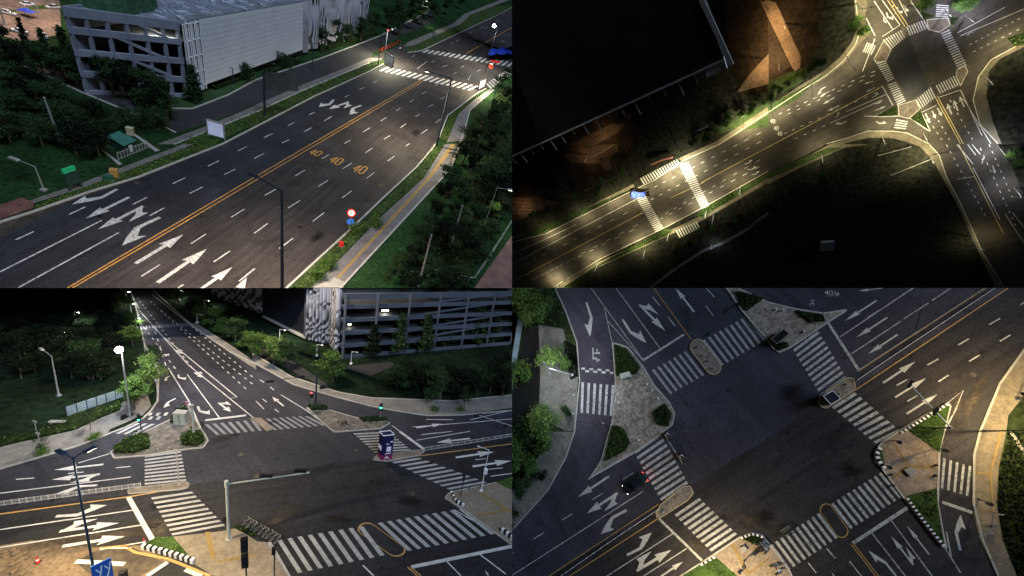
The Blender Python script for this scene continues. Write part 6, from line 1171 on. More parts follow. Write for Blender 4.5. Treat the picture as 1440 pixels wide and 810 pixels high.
# --- parking garage of place C
bp = c2((470, 398))[0]; G0 = C.G(bp); fb = c2((1436, 318))[0]; G1 = C.G(fb); G1 = G0 + (G1 - G0) * 1.15; f4 = C.H(bp, c2((468, 165))[0]); BH = f4 / 3 * 4.6
# decks beyond the seam are trimmed there like everything else
t_xy = (G0.x, G0.y); gc = C.thing('parking_garage', 'multi storey parking garage with blue grey open decks behind the dark lawn', 'building', G0)
d_ = G1 - G0; wm = mat('garage_concrete_dusk', (.075, .088, .12), .8, .2, .2, 2, .1)
garage_face(C, gc, G0, G1, BH, 5, 7, .28, wm)
u_ = d_.normalized(); nn = Vector((-u_.y, u_.x))
if nn.dot(G0) < 0: pass
nn = nn if (C.M.to_3x3() @ Vector((nn.x, nn.y, 0))).y > 0 else -nn
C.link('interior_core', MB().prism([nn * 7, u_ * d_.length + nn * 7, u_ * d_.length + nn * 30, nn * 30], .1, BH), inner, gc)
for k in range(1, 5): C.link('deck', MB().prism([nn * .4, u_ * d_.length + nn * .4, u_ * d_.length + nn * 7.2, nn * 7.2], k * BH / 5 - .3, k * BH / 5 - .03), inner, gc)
for s, z in ((.19, .66), (.04, .46)):
    p = u_ * d_.length * s + nn * 2; C.link('deck_lamp', MB().box((p.x, p.y, BH * z), (1.4 if s > .1 else .5, .2, .14), math.atan2(u_.y, u_.x)), e_warm, gc); spot(gc, (p.x, p.y, BH * z - .1), 500 if s > .1 else 120, (1, .92, .75), 165)
# screened corner and dark wall to the left
ga = C.G(c2((430, 335))[0]); gb = C.G(c2((285, 300))[0]); gc2_ = C.G(c2((45, 190))[0]); gd = C.G(c1((1200, 75))[0])
mo = moire_mat('moire_corner', 1, BH, 3.2)
screen(C, gc, G0, gb, ga, BH * .05, BH, .3, mo); screen(C, gc, G0, ga, G0 + (ga - G0) * .25, BH * .05, BH, .2, mo)
C.link('dark_side_wall', MB().prism([gb - G0, gc2_ - G0, gc2_ - G0 + nn * 9, gb - G0 + nn * 9], BH * .10, BH), mat('dark_cladding', (.012, .014, .022), .6), gc)
C.link('corner_pier', MB().prism([gb - G0 + (ga - gb) * -.12, gb - G0 + (ga - gb) * .15, gb - G0 + nn * 3, gb - G0 + nn * 3 + (gb - ga) * .2], BH * .05, BH), wm, gc)
screen(C, gc, G0, gd, gc2_, BH * .12, BH, .3, moire_mat('moire_far', 1, BH, 4.5), 'far_screen')
C.link('canopy_edge', MB().bar((gb.x - G0.x, gb.y - G0.y, BH * .05), (gc2_.x - G0.x, gc2_.y - G0.y, BH * .09), 1.0, .25), steel_g, gc)
# --- trees
LT = 'street trees on the left of the far road'
for p, tp, m, lab, wf in ((c1((830, 600))[0], c1((840, 365))[0], leaf_l, 'light green street tree beside the kerb right of the brilliant lamp', 1.0), (c1((757, 690))[0], c1((755, 505))[0], leaf_m, 'mid green street tree just right of the brilliant lamp pole', 1.1), (c1((745, 330))[0], c1((745, 215))[0], leaf_m, 'street tree left of the far zebra crossing', 1.3),
                          (c1((735, 230))[0], c1((735, 125))[0], leaf_m, 'street tree above the far zebra crossing on the left', 1.2), (c1((700, 130))[0], c1((700, 20))[0], leaf_l, 'bright street tree at the very top left of the road', 1.3), (c1((670, 70))[0], c1((665, 5))[0], leaf_m, 'farthest street tree at the top left of the road', 1.6), (c1((870, 420))[0], c1((850, 320))[0], leaf_d, 'dark street tree above the light green one', 1.1)):
    tree(C, p, C.H(p, tp), 'round', m, lab, LT, wf)
for p, tp, m, lab, wf in ((c2((100, 440))[0], c2((110, 275))[0], leaf_l, 'brightly lit tree below the white lamp beside the garage', 1.2), (c2((180, 450))[0], c2((190, 300))[0], leaf_d, 'dark tree right of the brightly lit one', 1.1), (c2((430, 530))[0], c2((420, 365))[0], leaf_m, 'round green tree standing before the screened corner', 1.4), (c2((20, 400))[0], c2((20, 260))[0], leaf_m, 'lit tree left of the brightly lit one', 1.2),
                          (c1((1400, 350))[0], c1((1400, 230))[0], leaf_m, 'tree in the right row nearest the garage end', 1.5), (c1((1320, 300))[0], c1((1320, 170))[0], leaf_d, 'dark tree in the right row, second from the garage end', 1.5), (c1((1225, 250))[0], c1((1225, 120))[0], leaf_m, 'tree in the right row, third from the garage end', 1.5),
                          (c1((1140, 190))[0], c1((1145, 90))[0], leaf_m, 'tree in the right row above the far zebra crossing', 1.5), (c1((1060, 140))[0], c1((1060, 50))[0], leaf_d, 'dark tree at the far end of the right row', 1.6), (c1((1000, 90))[0], c1((990, 10))[0], leaf_m, 'farthest tree of the right row at the top', 1.7), (c1((940, 50))[0], c1((930, 5))[0], leaf_d, 'tiny farthest tree right of the road head', 1.8), (c2((320, 400))[0], c2((320, 330))[0], leaf_m, 'small tree in front of the screened corner', 1.3)):
    tree(C, p, C.H(p, tp), 'round', m, lab, 'street trees on the right of the far road', wf * .9)
for p, tp, k, lab in ((c2((800, 370))[0], c2((800, 150))[0], 'cone', 'tall dark conifer against the decks, left of the three'), (c2((945, 360))[0], c2((940, 150))[0], 'cone', 'tall dark conifer against the middle of the decks'), (c2((1060, 330))[0], c2((1060, 130))[0], 'cone', 'tall dark conifer right of the middle conifer'), (c2((1230, 320))[0], c2((1230, 80))[0], 'cone', 'tallest dark conifer against the right part of the decks'),
                      (c2((1330, 310))[0], c2((1335, 130))[0], 'cone', 'dark conifer against the right end of the decks'), (c2((655, 390))[0], c2((660, 210))[0], 'cone', 'slim dark conifer against the left part of the decks')):
    tree(C, p, C.H(p, tp), k, leaf_k if p[0] < 560 else leaf_d, lab, None, 1.2)
for i, (x, y, h) in enumerate(((790, 560, 130), (860, 560, 150), (940, 580, 140), (1030, 630, 160), (1100, 600, 150), (1170, 640, 180), (1240, 600, 150), (1310, 590, 150), (1380, 610, 170), (1430, 570, 160), (1420, 470, 110), (830, 500, 90))):
    p, tp = c2((x, y), (x, y - h)); tree(C, p, C.H(p, tp), 'round', leaf_k if i % 3 else leaf_d, 'dark bushy tree on the lawn between the garage and the curved pavement', 'dark trees on the corner lawn', 1.6)
rt = random.Random(9)
for i in range(90):
    x = rt.uniform(-10, 690); y = rt.uniform(60, 640)
    if x < 330 and y > 420 and rt.random() < .6: continue
    if x > 640 - (y - 200) * .1 and y > 450: x -= 150
    if y > 560 and x > 300: y -= 120
    h = rt.uniform(80, 150) * (.6 + y / 900); p, tp = c1((x, y), (x, y - h)); tree(C, p, C.H(p, tp), 'round', leaf_k if rt.random() < .9 else leaf_d, 'dark tree in the unlit wooded plot left of the road', 'trees of the dark wooded plot', 1.3)
for p, tp, lab in ((c3((235, 130))[0], c3((215, 20))[0], 'young tree with a grass pit on the left pavement'), (c1((510, 800))[0], c1((510, 680))[0], 'dark young tree in front of the pale hoarding'), (c2((1165, 690))[0], c2((1165, 560))[0], 'young street tree on the curved pavement, right one'), (c2((1015, 640))[0], c2((1015, 510))[0], 'young street tree on the curved pavement, left one')):
    tree(C, p, C.H(p, tp), 'thin', leaf_d, lab, None, .8)
hedge(C, c1((380, 735), (700, 640), (690, 690), (560, 740), (440, 800)) + c3((200, 40), (-60, 110), (-60, 50), (200, 10)), .8, 'rough dark shrubbery between the hoarding and the left pavement', leaf_h, 8, .2, 'shrubbery', 'shrubbery')
for p, lab in ((c3((240, 125))[0], 'tuft of dark grass around the young tree on the left pavement'), (c3((530, 38))[0], 'tuft of dark grass near the left slip road kerb'), (c2((1150, 694))[0], 'tuft of grass at the foot of the right young tree'), (c2((1000, 692))[0], 'low tuft of grass on the curved pavement')): tree(C, p, .7, 'bush', leaf_m, lab, None, 1.8)
t = C.thing('stone_bench', 'pale flat bench on the dark left plot', 'bench', C.G(c1((322, 765))[0]), .2); C.link('seat', MB().box((0, 0, .35), (1.7, .5, .1)), conc, t); C.link('leg', MB().box((-.6, 0, .15), (.2, .4, .3)), conc, t); C.link('leg', MB().box((.6, 0, .15), (.2, .4, .3)), conc, t)
for i in range(14):
    x, y = rt.uniform(0, 150), rt.uniform(660, 800); o = C.link('rock', MB().ball((0, 0, .1), .22 + .2 * rt.random(), 3, (1, .8, .6)), dirt_m, mw=C.at(C.G(c3((x, y))[0]), rt.random() * 6)); tag(o, 'lump of soil and stone on the bare soil at the bottom left', 'rock', 'lumps on the bare soil')
# ================================================================ PLACE D: the junction seen from straight above
D.flat('ground', [[(718, 400), (1560, 400), (1560, 900), (718, 900)]], mat('dark_lawn_top', (.022, .032, .013), .95, .55, .12, 1.5, .5, bump=.5, spec=.05), -.05)
eL = d1((235, -10), (300, 130), (365, 310), (380, 520), (352, 806)) + d3((300, 150), (200, 330), (30, 520), (-40, 590), (-40, 900))
eR = d4((1340, 900), (1290, 806), (1200, 600), (1152, 400), (1155, 130), (1188, 0)) + d2((1300, 540), (1436, 350), (1700, 60))
D.flat('road', [eL + eR + d2((1700, -10))], asphalt('asphalt_top_old', (.046, .044, .058), [(hD2, 1.6, .12)], .78), .02)
D.flat('resurfaced_road', [d3((160, 830), (822, 445), (1010, 300)) + d2((310, 650), (485, 560), (1390, -12), (1690, -12), (1690, 60), (1436, 352), (1300, 542), (1190, 806)) + d4((1155, 130), (1152, 400), (1200, 600), (1290, 806), (1340, 900)) + d3((160, 900))], asphalt('asphalt_top_new', (.031, .028, .030), [(hD, 1.0, .28)]), .035)
road_wear(D, [(d4((470, 215))[0], 1.1, 1.6, 0), (d2((130, 590))[0], 1.6, 2, 0), (d3((1380, 500))[0], 1.4, 1.5, 0), (d3((1180, 480))[0], .6, 2, 0), (d4((0, 470))[0], .9, 1.4, 0), (d1((980, 660))[0], .25, 2, 1), (d1((1210, 580))[0], .3, 2, 0), (d3((1330, 520))[0], .8, 1.6, 0)], [(d3((1020, 640))[0], 1.4, 2.5, hD), (d3((1340, 500))[0], 1.4, 1.3, 0), (d2((1150, 620))[0], .9, 7, hD + .5), (d2((1060, 680))[0], 1.0, 4, 1.3), (d3((860, 700))[0], 1.2, 2, hD)], [d1((930, 590), (985, 665), (1200, 640)), d1((1100, 230), (1300, 50)), d3((250, 480), (360, 690)), d3((0, 420), (230, 560)), d2((830, 240), (860, 120), (1000, 40)), d4((100, 300), (330, 120), (560, 60))], .045)
manholes(D, (d4((590, 385))[0], d2((210, 10))[0], d3((360, 70))[0], d1((1010, 165))[0], d2((1150, 490))[0]), 'round iron manhole cover seen from above in the roadway', .05)
D.flat('north_lanes', [d1((785, -10), (1010, 300), (1070, 290), (1325, 150), (1200, -10)), d2((-10, 90), (150, 122), (310, 148), (440, 130), (340, 200), (620, 60), (1000, -10), (-10, -10))], asphalt('asphalt_top_blue', (.036, .042, .054), [(hD2, 1, .2)]), .030)
J1 = d1((568, 312), (650, 335), (740, 452), (800, 552), (880, 642), (912, 705), (900, 770), (850, 808)) + d3((690, 112), (440, 255), (500, 170), (545, 5)) + d1((562, 760), (585, 600), (576, 450))
J2 = d1((1195, -8), (1290, 130), (1436, 300)) + d2((30, 345), (65, 365), (130, 335), (330, 200), (440, 130), (310, 146), (150, 121), (0, 85)) + d1((1240, -8))
J3 = d2((1005, 650), (870, 725), (735, 806)) + d4((640, 60), (598, 110), (600, 165), (650, 220), (790, 410), (975, 645), (1000, 650), (978, 560), (950, 400), (960, 100), (985, 0)) + d2((1022, 665))
J4 = d3((900, 840), (1070, 730), (1280, 590), (1345, 565), (1400, 578), (1440, 625)) + d4((15, 640), (115, 770), (150, 840))
D.flat('traffic_island', [J1, J2], patterned('cobble_top', (.25, .22, .185), (1, 1, 1), 'voronoi', 2.4), .15, thick=True)
D.flat('corner_pavement', [J3, J4], mat('corner_slabs', (.25, .195, .15), .88, .3, .5, 4, .28), .15, thick=True)
for p in (J1, J2, J3, J4): kerb(D, 'island_kerb', p + [p[0]], mat('kerb_light', (.42, .41, .38), .8), .22, .19)
M1 = d3((815, 482), (808, 455), (835, 408), (960, 308), (1000, 306), (1018, 345), (985, 385), (840, 478)); M2 = d2((282, 650), (290, 612), (440, 508), (480, 512), (490, 572), (330, 678), (300, 672))
ov = capsule(d1((1043, 335))[0], d1((1130, 448))[0], 10.5)
D.flat('median_nose', [M1, M2, ov], mat('median_cobble', (.20, .175, .15), .9, .4, 1.5, 5, .4), .16, thick=True)
for p in (M1, M2, ov): kerb(D, 'median_kerb', list(p) + [p[0]], mat('kerb_ochre', (.42, .33, .2), .8), .18, .2)
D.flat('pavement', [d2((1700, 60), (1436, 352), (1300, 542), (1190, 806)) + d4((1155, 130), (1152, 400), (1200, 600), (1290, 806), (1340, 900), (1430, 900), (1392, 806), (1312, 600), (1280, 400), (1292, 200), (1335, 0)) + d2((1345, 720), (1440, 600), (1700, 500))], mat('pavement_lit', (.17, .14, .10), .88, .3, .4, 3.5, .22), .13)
D.flat('left_pavement', [d1((150, 210), (285, 220), (310, 330), (372, 500), (352, 806), (300, 806), (150, 720), (160, 480)) + [], d3((345, 0), (295, 150), (195, 330), (30, 512), (-40, 580), (-40, 400), (60, 260), (150, 140), (160, 0))], mat('pavement_left', (.15, .15, .13), .9, .35, .3, 3, .25), .12)
for p in (eL, eR): kerb(D, 'kerb', p, kerb_m, .25)
D.flat('tactile_path', [d4((1300, -5), (1240, 230), (1255, 450), (1265, 450), (1252, 230), (1315, -5)), d4((1170, 224), (1244, 229), (1244, 241), (1170, 236)), d4((708, 60), (790, 185), (945, 200), (945, 212), (790, 200), (702, 265), (690, 258), (780, 192), (697, 65)),
                        d3((1225, 630), (1240, 625), (1330, 785), (1440, 705), (1440, 716), (1335, 800), (1320, 800))], tact_m, .17)
D.flat('grass_bed', [d2((1000, 662), (1018, 670)) + d4((985, 0), (960, 118), (800, 0)) + d2((780, 790)), d4((775, 360), (945, 315), (950, 400), (975, 560), (990, 630)), d3((900, 840), (1070, 735), (1140, 700), (1270, 812), (1270, 840)), d4((615, 100), (635, 90), (655, 190), (640, 200))], grass_m, .2)
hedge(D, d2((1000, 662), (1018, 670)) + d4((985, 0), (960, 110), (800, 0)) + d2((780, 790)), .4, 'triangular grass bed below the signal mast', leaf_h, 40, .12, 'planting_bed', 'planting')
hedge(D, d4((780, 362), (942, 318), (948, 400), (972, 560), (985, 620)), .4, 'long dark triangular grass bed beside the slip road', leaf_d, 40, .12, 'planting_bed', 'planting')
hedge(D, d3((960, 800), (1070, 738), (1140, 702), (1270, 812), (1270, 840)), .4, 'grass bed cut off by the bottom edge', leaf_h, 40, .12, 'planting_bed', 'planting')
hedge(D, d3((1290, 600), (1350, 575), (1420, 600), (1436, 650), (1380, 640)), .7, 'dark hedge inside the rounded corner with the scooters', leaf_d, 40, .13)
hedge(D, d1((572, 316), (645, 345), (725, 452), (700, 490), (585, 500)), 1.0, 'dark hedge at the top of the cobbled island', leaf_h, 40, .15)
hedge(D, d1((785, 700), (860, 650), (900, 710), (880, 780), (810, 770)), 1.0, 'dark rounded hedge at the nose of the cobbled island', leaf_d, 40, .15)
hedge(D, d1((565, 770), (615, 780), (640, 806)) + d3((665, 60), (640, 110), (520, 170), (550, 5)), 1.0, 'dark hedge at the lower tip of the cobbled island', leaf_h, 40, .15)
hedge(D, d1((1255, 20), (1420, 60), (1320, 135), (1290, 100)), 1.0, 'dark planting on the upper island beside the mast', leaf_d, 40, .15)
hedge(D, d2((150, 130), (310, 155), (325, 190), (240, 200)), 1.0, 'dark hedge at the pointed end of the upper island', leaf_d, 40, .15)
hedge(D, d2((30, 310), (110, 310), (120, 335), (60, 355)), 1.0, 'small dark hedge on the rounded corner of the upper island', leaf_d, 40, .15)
striped_kerb(D, d2((1005, 655), (870, 738), (745, 815)), 25, 'long striped kerb along the upper edge of the right hand corner island', .4, .35)
striped_kerb(D, d4((628, 88), (608, 130), (625, 170), (655, 205)), 9, 'short curved striped kerb on the left of the right hand corner island', .4, .5)
striped_kerb(D, d4((778, 372), (880, 510), (985, 640)), 25, 'long striped kerb along the lower edge of the right hand corner island', .4, .35)
striped_kerb(D, d3((1285, 595), (1345, 572), (1400, 585), (1436, 640)), 15, 'curved striped kerb around the hedge with the scooters', .4, .3)
striped_kerb(D, d3((1060, 745), (1140, 700)), 7, 'short striped kerb at the bottom beside the stop line', .4, .3)
# markings
def LD(pts, w=.15): return line_polys(D, pts, w)
mk = []
for s in (d1((440, 0), (740, 412)), d1((580, 0), (830, 342)), d1((520, 120), (562, 310), (580, 520), (570, 700), (550, 806)), d1((540, 190), (735, 410)), d3((545, 10), (500, 160), (427, 268), (690, 118)), d2((820, 0), (405, 278)), d2((1030, 0), (920, 75)), d2((900, 88), (760, 178)), d2((745, 190), (465, 375)),
          d3((0, 806), (735, 335)), d3((-40, 700), (8, 676)), d3((530, 812), (905, 570)), d3((735, 812), (980, 655)), d4((580, 565), (772, 812)), d4((685, 490), (922, 812)), d4((985, 640), (1080, 792)), d4((1290, 812), (1190, 600), (1158, 460)), d2((370, 135), (440, 125)), d1((1195, 0), (1290, 130)), d3((845, 0), (958, 180)), d4((1000, 560), (1030, 720)),
          d2((1000, 655), (1095, 577), (1050, 690)) , d2((1050, 690), (990, 806)), d2((620, 130), (560, 170))): mk += LD(s)
for s in (d1((735, 410), (965, 265)), d2((335, 197), (512, 470)), d3((825, 488), (1066, 722)), d4((475, 626), (785, 424)), d4((975, 395), (1150, 455))): mk += LD(s, .42)
for fn, ss in ((d2, (((1240, 210), (1300, 175)), ((1300, 303), (1358, 268)), ((1065, 325), (1127, 288)), ((1128, 415), (1187, 380)), ((893, 437), (955, 402)), ((955, 530), (1013, 492)), ((722, 550), (780, 518)), ((780, 640), (838, 607)), ((1415, 98), (1445, 80)))),
               (d3, (((620, 270), (680, 232)), ((452, 380), (510, 345)), ((280, 496), (340, 460)), ((117, 605), (178, 567)))), (d4, (((330, 655), (378, 712)), ((225, 735), (270, 792)), ((358, 793), (372, 812)), ((458, 727), (525, 812)))),
               (d1, (((790, 55), (830, 105)), ((875, 165), (915, 218)), ((1088, 105), (1130, 160)), ((1090, 5), (1135, 55))))):
    for s in ss: mk += LD(fn(*s), .17)
mk += LD(d2((500, 470), (630, 385), (1230, -5)), .12)
marks(D, 'lane_marking', mk, white_p, .06)
yl = LD(d3((205, 812), (820, 408))) + LD(d3((320, 812), (815, 490))) + LD(d2((515, 465), (1235, -5)), .14) + LD(d2((485, 580), (1360, -5))) + LD(d1((795, 5), (1005, 292)), .13) + LD(d4((462, 628), (605, 812)), .13) + LD(d4((478, 628), (622, 812)), .13) + LD(d3((940, 812), (1070, 735)), .2)
yl += ring_polys(D, capsule(d4((326, 438))[0], d4((415, 560))[0], 9.2), .17)
marks(D, 'yellow_line', yl, yell_d, .063)
zc = zebra(D, *d1((785, 465), (1005, 343), (1108, 475), (888, 600)), 8, .4) + zebra(D, *d1((1068, 300), (1325, 158), (1425, 295), (1175, 440)), 9, .42)
zd = zebra(D, *d1((390, 533), (575, 550), (562, 722), (385, 703)), 6, .42) + zebra(D, *d2((140, 350), (300, 612), (440, 510), (280, 245)), 10, .5) + zebra(D, d2((357, 672))[0], d4((605, 68))[0], d4((745, 0))[0], d2((485, 588))[0], 9, .5)
zd += zebra(D, *d3((683, 112), (838, 388), (988, 292), (832, 8)), 10, .5) + zebra(D, *d3((912, 466), (1118, 672), (1262, 575), (1050, 372)), 9, .5) + zebra(D, *d4((10, 640), (285, 455), (392, 594), (112, 778)), 10, .46) + zebra(D, *d4((352, 405), (635, 228), (750, 366), (462, 545)), 10, .46) + zebra(D, *d4((982, 148), (1140, 195), (1122, 362), (968, 316)), 5, .4)
marks(D, 'faded_zebra_crossing', zc, grey_p, .066); marks(D, 'zebra_crossing', zd, white_p, .066)
ar = []
for fn, tl, tp, k, sd, wf in ((d1, (418, 85), (437, 280), 't', -1, 1.2), (d1, (620, 180), (757, 312), 't', 1, 1.3), (d1, (715, 98), (860, 245), 'st', 1, 1.3), (d1, (1022, 138), (918, 5), 's', 1, 1.2), (d2, (608, 75), (433, 188), 's', 1, 1), (d2, (668, 170), (495, 282), 's', 1, 1), (d2, (727, 265), (560, 375), 's', 1, 1), (d2, (640, 5), (505, 22), 's', 1, 1),
                          (d2, (645, 537), (825, 417), 's', 1, 1.1), (d2, (712, 618), (885, 510), 's', 1, 1.1), (d2, (777, 710), (950, 600), 's', 1, 1.1), (d3, (545, 250), (370, 367), 's', 1, 1.1), (d3, (592, 345), (420, 458), 'st', 1, 1.3), (d3, (643, 440), (500, 578), 't', 1, 1.3), (d3, (645, 692), (782, 563), 't', 1, 1.3),
                          (d3, (700, 780), (895, 662), 'st', 1, 1.3), (d3, (835, 812), (957, 730), 's', 1, 1.2), (d4, (720, 812), (562, 668), 't', 1, 1.3), (d4, (815, 747), (690, 585), 'st', -1, 1.3), (d4, (903, 688), (778, 527), 's', 1, 1.1), (d4, (1078, 665), (1082, 465), 't', -1, 1.2)):
    p, r_ = fn(tl, tp); ar += arrow(D, p, r_, k, sd, wf * .9)
marks(D, 'lane_arrow', ar, mat('arrow_paint', (.5, .49, .47), .6, .12, .3, 4, .1, wear=.3), .064)
RANG = [[(.1, .95), (.2, .8)], [(0, .6), (.25, .6), (.25, .05), (.4, .15)], [(.62, 1), (.62, .05)], [(.62, .6), (.9, .6)], [(.4, .05), (1, .05)]]
tx = road_text(D, d1((452, 420), (452, 338), (495, 338), (495, 420)), RANG, .12)
tx += road_text(D, d2((318, 42), (362, 42), (362, 18), (318, 18)), FORTY, .12) + road_text(D, d2((362, 48), (400, 42), (398, 22), (366, 24)), [[(.1, 0), (.25, 1)], [(.4, 1), (.4, 0)], [(.6, .7), (.4, .3), (.6, 0)], [(.7, 0), (.7, .6), (.82, .5), (.82, 0)], [(.82, .5), (.95, .6), (.95, 0)]], .1) + road_text(D, d2((320, 52), (398, 50), (398, 46), (320, 48)), [[(0, .5), (1, .5)]], .5)
tx += road_text(D, d2((232, 105), (258, 105), (260, 70), (236, 70)), [[(.1, 0), (.1, .4), (.9, .4), (.9, 0)], [(.2, 1), (.4, .6)], [(.9, 1), (.6, .6)]], .16)
chk = []
for i in range(8):
    for j in range(2):
        if (i + j) % 2 == 0: x = 388 + i * 23; y = 450 + j * 13 + i * 1.6; chk.append([D.G(p) for p in d1((x, y), (x + 22, y + 1.5), (x + 22, y + 13), (x, y + 11.5))])
marks(D, 'painted_figures', tx + chk, white_p, .068)
fence(D, d3((270, 812), (560, 610), (828, 432)), .75, 'white picket railing along the lower left median', white_m, 14, 'railing', 2, 4)
fence(D, d2((498, 522), (640, 425), (1285, -5)), .75, 'white picket railing along the upper right median', white_m, 16, 'railing', 2, 4)
# left side: hoarding, trees
g0 = D.G(d1((65, 188))[0]); g1 = D.G(d1((-6, 632))[0]); d_ = g1 - g0; t = D.thing('site_hoarding', 'pale sheet hoarding running down the left edge', 'fence', g0)
for k in range(6): D.link('panel', MB().bar((d_.x * k / 6, d_.y * k / 6, 1.5), (d_.x * (k + .97) / 6, d_.y * (k + .97) / 6, 1.5), .15, 2.4), mat('hoarding_sheet', (.4, .4, .4)), t)
for k in range(7): D.link('post', MB().tube([(d_.x * k / 6, d_.y * k / 6, 0), (d_.x * k / 6, d_.y * k / 6, 2.9)], .08, 6), steel_d, t)
D.flat('dark_gap', [d1((85, 190), (150, 210), (158, 700), (-40, 800), (-40, 640), (0, 630))], mat('gap_black', (.006, .007, .006), .95), .02)  # near-black strip between the hoarding and the pavement
for p, h, m, w, lab in ((d1((150, 150))[0], 8, leaf_l, 1.25, 'large light green tree crown at the top left above the pavement'), (d1((80, 60))[0], 9, leaf_m, 1.5, 'tree crown at the very top left beside the dark verge'), (d1((230, 60))[0], 7, leaf_d, 1.2, 'dark tree crown at the top beside the slip road'), (d1((255, 405))[0], 6, leaf_l, 1.35, 'bright green crown crossed by the lamp pole'), (d1((320, 440))[0], 5, leaf_m, 1.0, 'mid green crown beside the slip road kerb'), (d1((205, 765))[0], 7.5, leaf_l, 1.6, 'round green crown on the left pavement below the lamp'),
                        (d3((200, 60))[0], 6, leaf_m, 1.2, 'green crown just below the left pavement crown'), (d3((110, 20))[0], 7, leaf_d, 1.3, 'dark crown at the left middle edge'), (d3((100, 300))[0], 6, leaf_d, 1.2, 'dark crown beside the lower left kerb'), (d3((195, 245))[0], 4, leaf_k, .9, 'small dark crown on the lower left pavement'), (d3((20, 460))[0], 6, leaf_k, 1.2, 'dark crown at the lower left corner of the pavement'), (d1((320, 700))[0], 4, leaf_d, .9, 'small crown near the slip zebra crossing'), (d1((60, 480))[0], 7, leaf_m, 1.3, 'green crown between the hoarding and the left pavement'), (d3((60, 110))[0], 7, leaf_m, 1.5, 'wide green crown at the left edge below the round one'), (d3((130, 190))[0], 5.5, leaf_m, 1.2, 'green crown beside the pavement curve on the left'), (d1((190, 130))[0], 8, leaf_m, 1.4, 'broad crown overlapping the large light green one'), (d1((25, 10))[0], 9, leaf_d, 1.4, 'dark crown cut off by the top left corner')):
    tree(D, p, h, 'round', m, lab, None, w * 1.1)
hedge(D, d1((-60, 0), (240, 0), (330, 240), (150, 210), (85, 190), (45, 185), (-60, 600)), .9, 'rough shrubbery under the crowns at the top left', leaf_d, 8, .25, 'shrubbery', 'shrubbery')
hedge(D, d3((-60, 0), (100, 0), (90, 200), (-60, 350)), .9, 'dark shrubbery along the left edge below the hoarding', leaf_k, 8, .25, 'shrubbery', 'shrubbery')
grass_tufts(D, [d4((1350, 0), (1600, 0), (1600, 900), (1430, 900), (1320, 600), (1285, 400), (1300, 200)), d1((290, 300), (360, 330), (378, 500), (330, 520), (300, 400))], 6000, leaf_k, .16, .2)
D.flat('narrow_path', [d4((1350, 0), (1372, 0), (1600, 350), (1600, 380))], conc, .06)
cabinet(D, d3((98, 62))[0], 1.6, 1.9, 1.2, 'pale utility box at the left edge below the hoarding', conc, .1); cabinet(D, d1((645, 497))[0], 1.9, 1.0, 1.3, 'pale control cabinet on the cobbled island beside the dark hedge', mat('cabinet_paint', (.4, .4, .4)), .2)
cabinet(D, d4((797, 222))[0], 1.0, 1.0, .3, 'low square pale box in the middle of the corner pavement', conc, .5)
cabinet(D, d3((1300, 655))[0], .9, .7, .5, 'small pale box on the bottom corner pavement', conc, .5)
# lamps and signals
b_ = d1((340, 492))[0]; street_lamp(D, b_, 13, [(-.6, .8), (.3, -.9)], 'tall white street lamp at the left leaning over the bright crown', white_m, r=.10, shroud=.7, power=4000, col=(.9, .95, 1), lit=e_soft)
b_ = (1384, 606); street_lamp(D, b_, 10, [(1.6, .1)], 'dark street lamp on the right pavement casting the yellow light', steel_d, e_warm, power=11500, col=(1, .75, .36), r=.1)
street_lamp(D, (1430, 560), 10, [(-2, 0)], 'street lamp at the right edge above the yellow pavement', steel_d, e_warm, power=5500, col=(1, .75, .36), r=.1)
street_lamp(D, (1010, 850), 11, [(1, 3)], 'added unseen street lamp beyond the bottom edge lighting the bottom corner', steel_d, e_warm, power=15000, col=(1, .80, .46), r=.1)  # added outside the view to make the warm pool at the corner
b_ = d2((945, 790))[0]; h_ = 6.5; rx, ry = arm_to(D, b_, h_, d2((785, 530))[0])
signal_mast(D, b_, h_, (rx, ry), 'pale signal mast reaching over the right lanes from the triangular bed', (.35, .95), steel_g, .9, .13)
b_ = d1((1268, 96))[0]; rx, ry = arm_to(D, b_, 6.0, d1((1085, 272))[0]); signal_mast(D, b_, 6.0, (rx, ry), 'dark signal mast reaching over the upper zebra crossing', (.35, .95), steel_d, .7, .10)
b_ = d1((722, 475))[0]; rx, ry = arm_to(D, b_, 5.0, d1((600, 250))[0]); 
for p, lab, lit in ((d4((945, 95))[0], 'dark traffic signal on the slip road kerb above the white stripes', None), (d4((1178, 378))[0], 'small dark traffic signal on the right pavement below the stripes', None), (d4((700, 50))[0], 'traffic signal at the top of the corner pavement', None), (d4((648, 185))[0], 'dark traffic signal behind the short curved kerb', None), (d3((1305, 720))[0], 'dark leaning traffic signal on the bottom corner pavement', None)):
    signal_post(D, p, 4.2, lab, .6, lit, 0, steel_d, .45)
for p, lab in ((d4((1262, 450))[0], 'thin post on the right pavement with a small plate'), (d4((1205, 550))[0], 'thin post beside the right kerb near the blue bicycle'), (d4((1255, 715))[0], 'thin post low on the right pavement'), (d4((1430, 795))[0], 'thin post in the bottom right grass')):
    t = D.thing('road_sign_post', lab, 'post', D.G(p)); D.link('post', MB().tube([(0, 0, 0), (0, 0, 2.6)], .05, 6), steel_g, t); D.link('plate', MB().box((0, 0, 2.4), (.6, .05, .5)), steel_g, t)
bollards(D, d4((940, 187), (937, 245)) + d4((700, 300)) + d4((690, 240)), 'small dark bollard on the edge of the corner pavement', 'bollards on the corner pavement', .8, black_m)
bollards(D, d1((1045, 335), (1075, 382), (1105, 412), (1132, 455)), 'small pale bollard on the oval island', 'bollards on the oval island', .6)
bollards(D, d1((760, 545), (788, 580), (822, 625), (598, 600), (602, 650)) + d3((712, 48)), 'small pale bollard on the cobbled island', 'bollards on the cobbled island seen from above', .6, white_m)
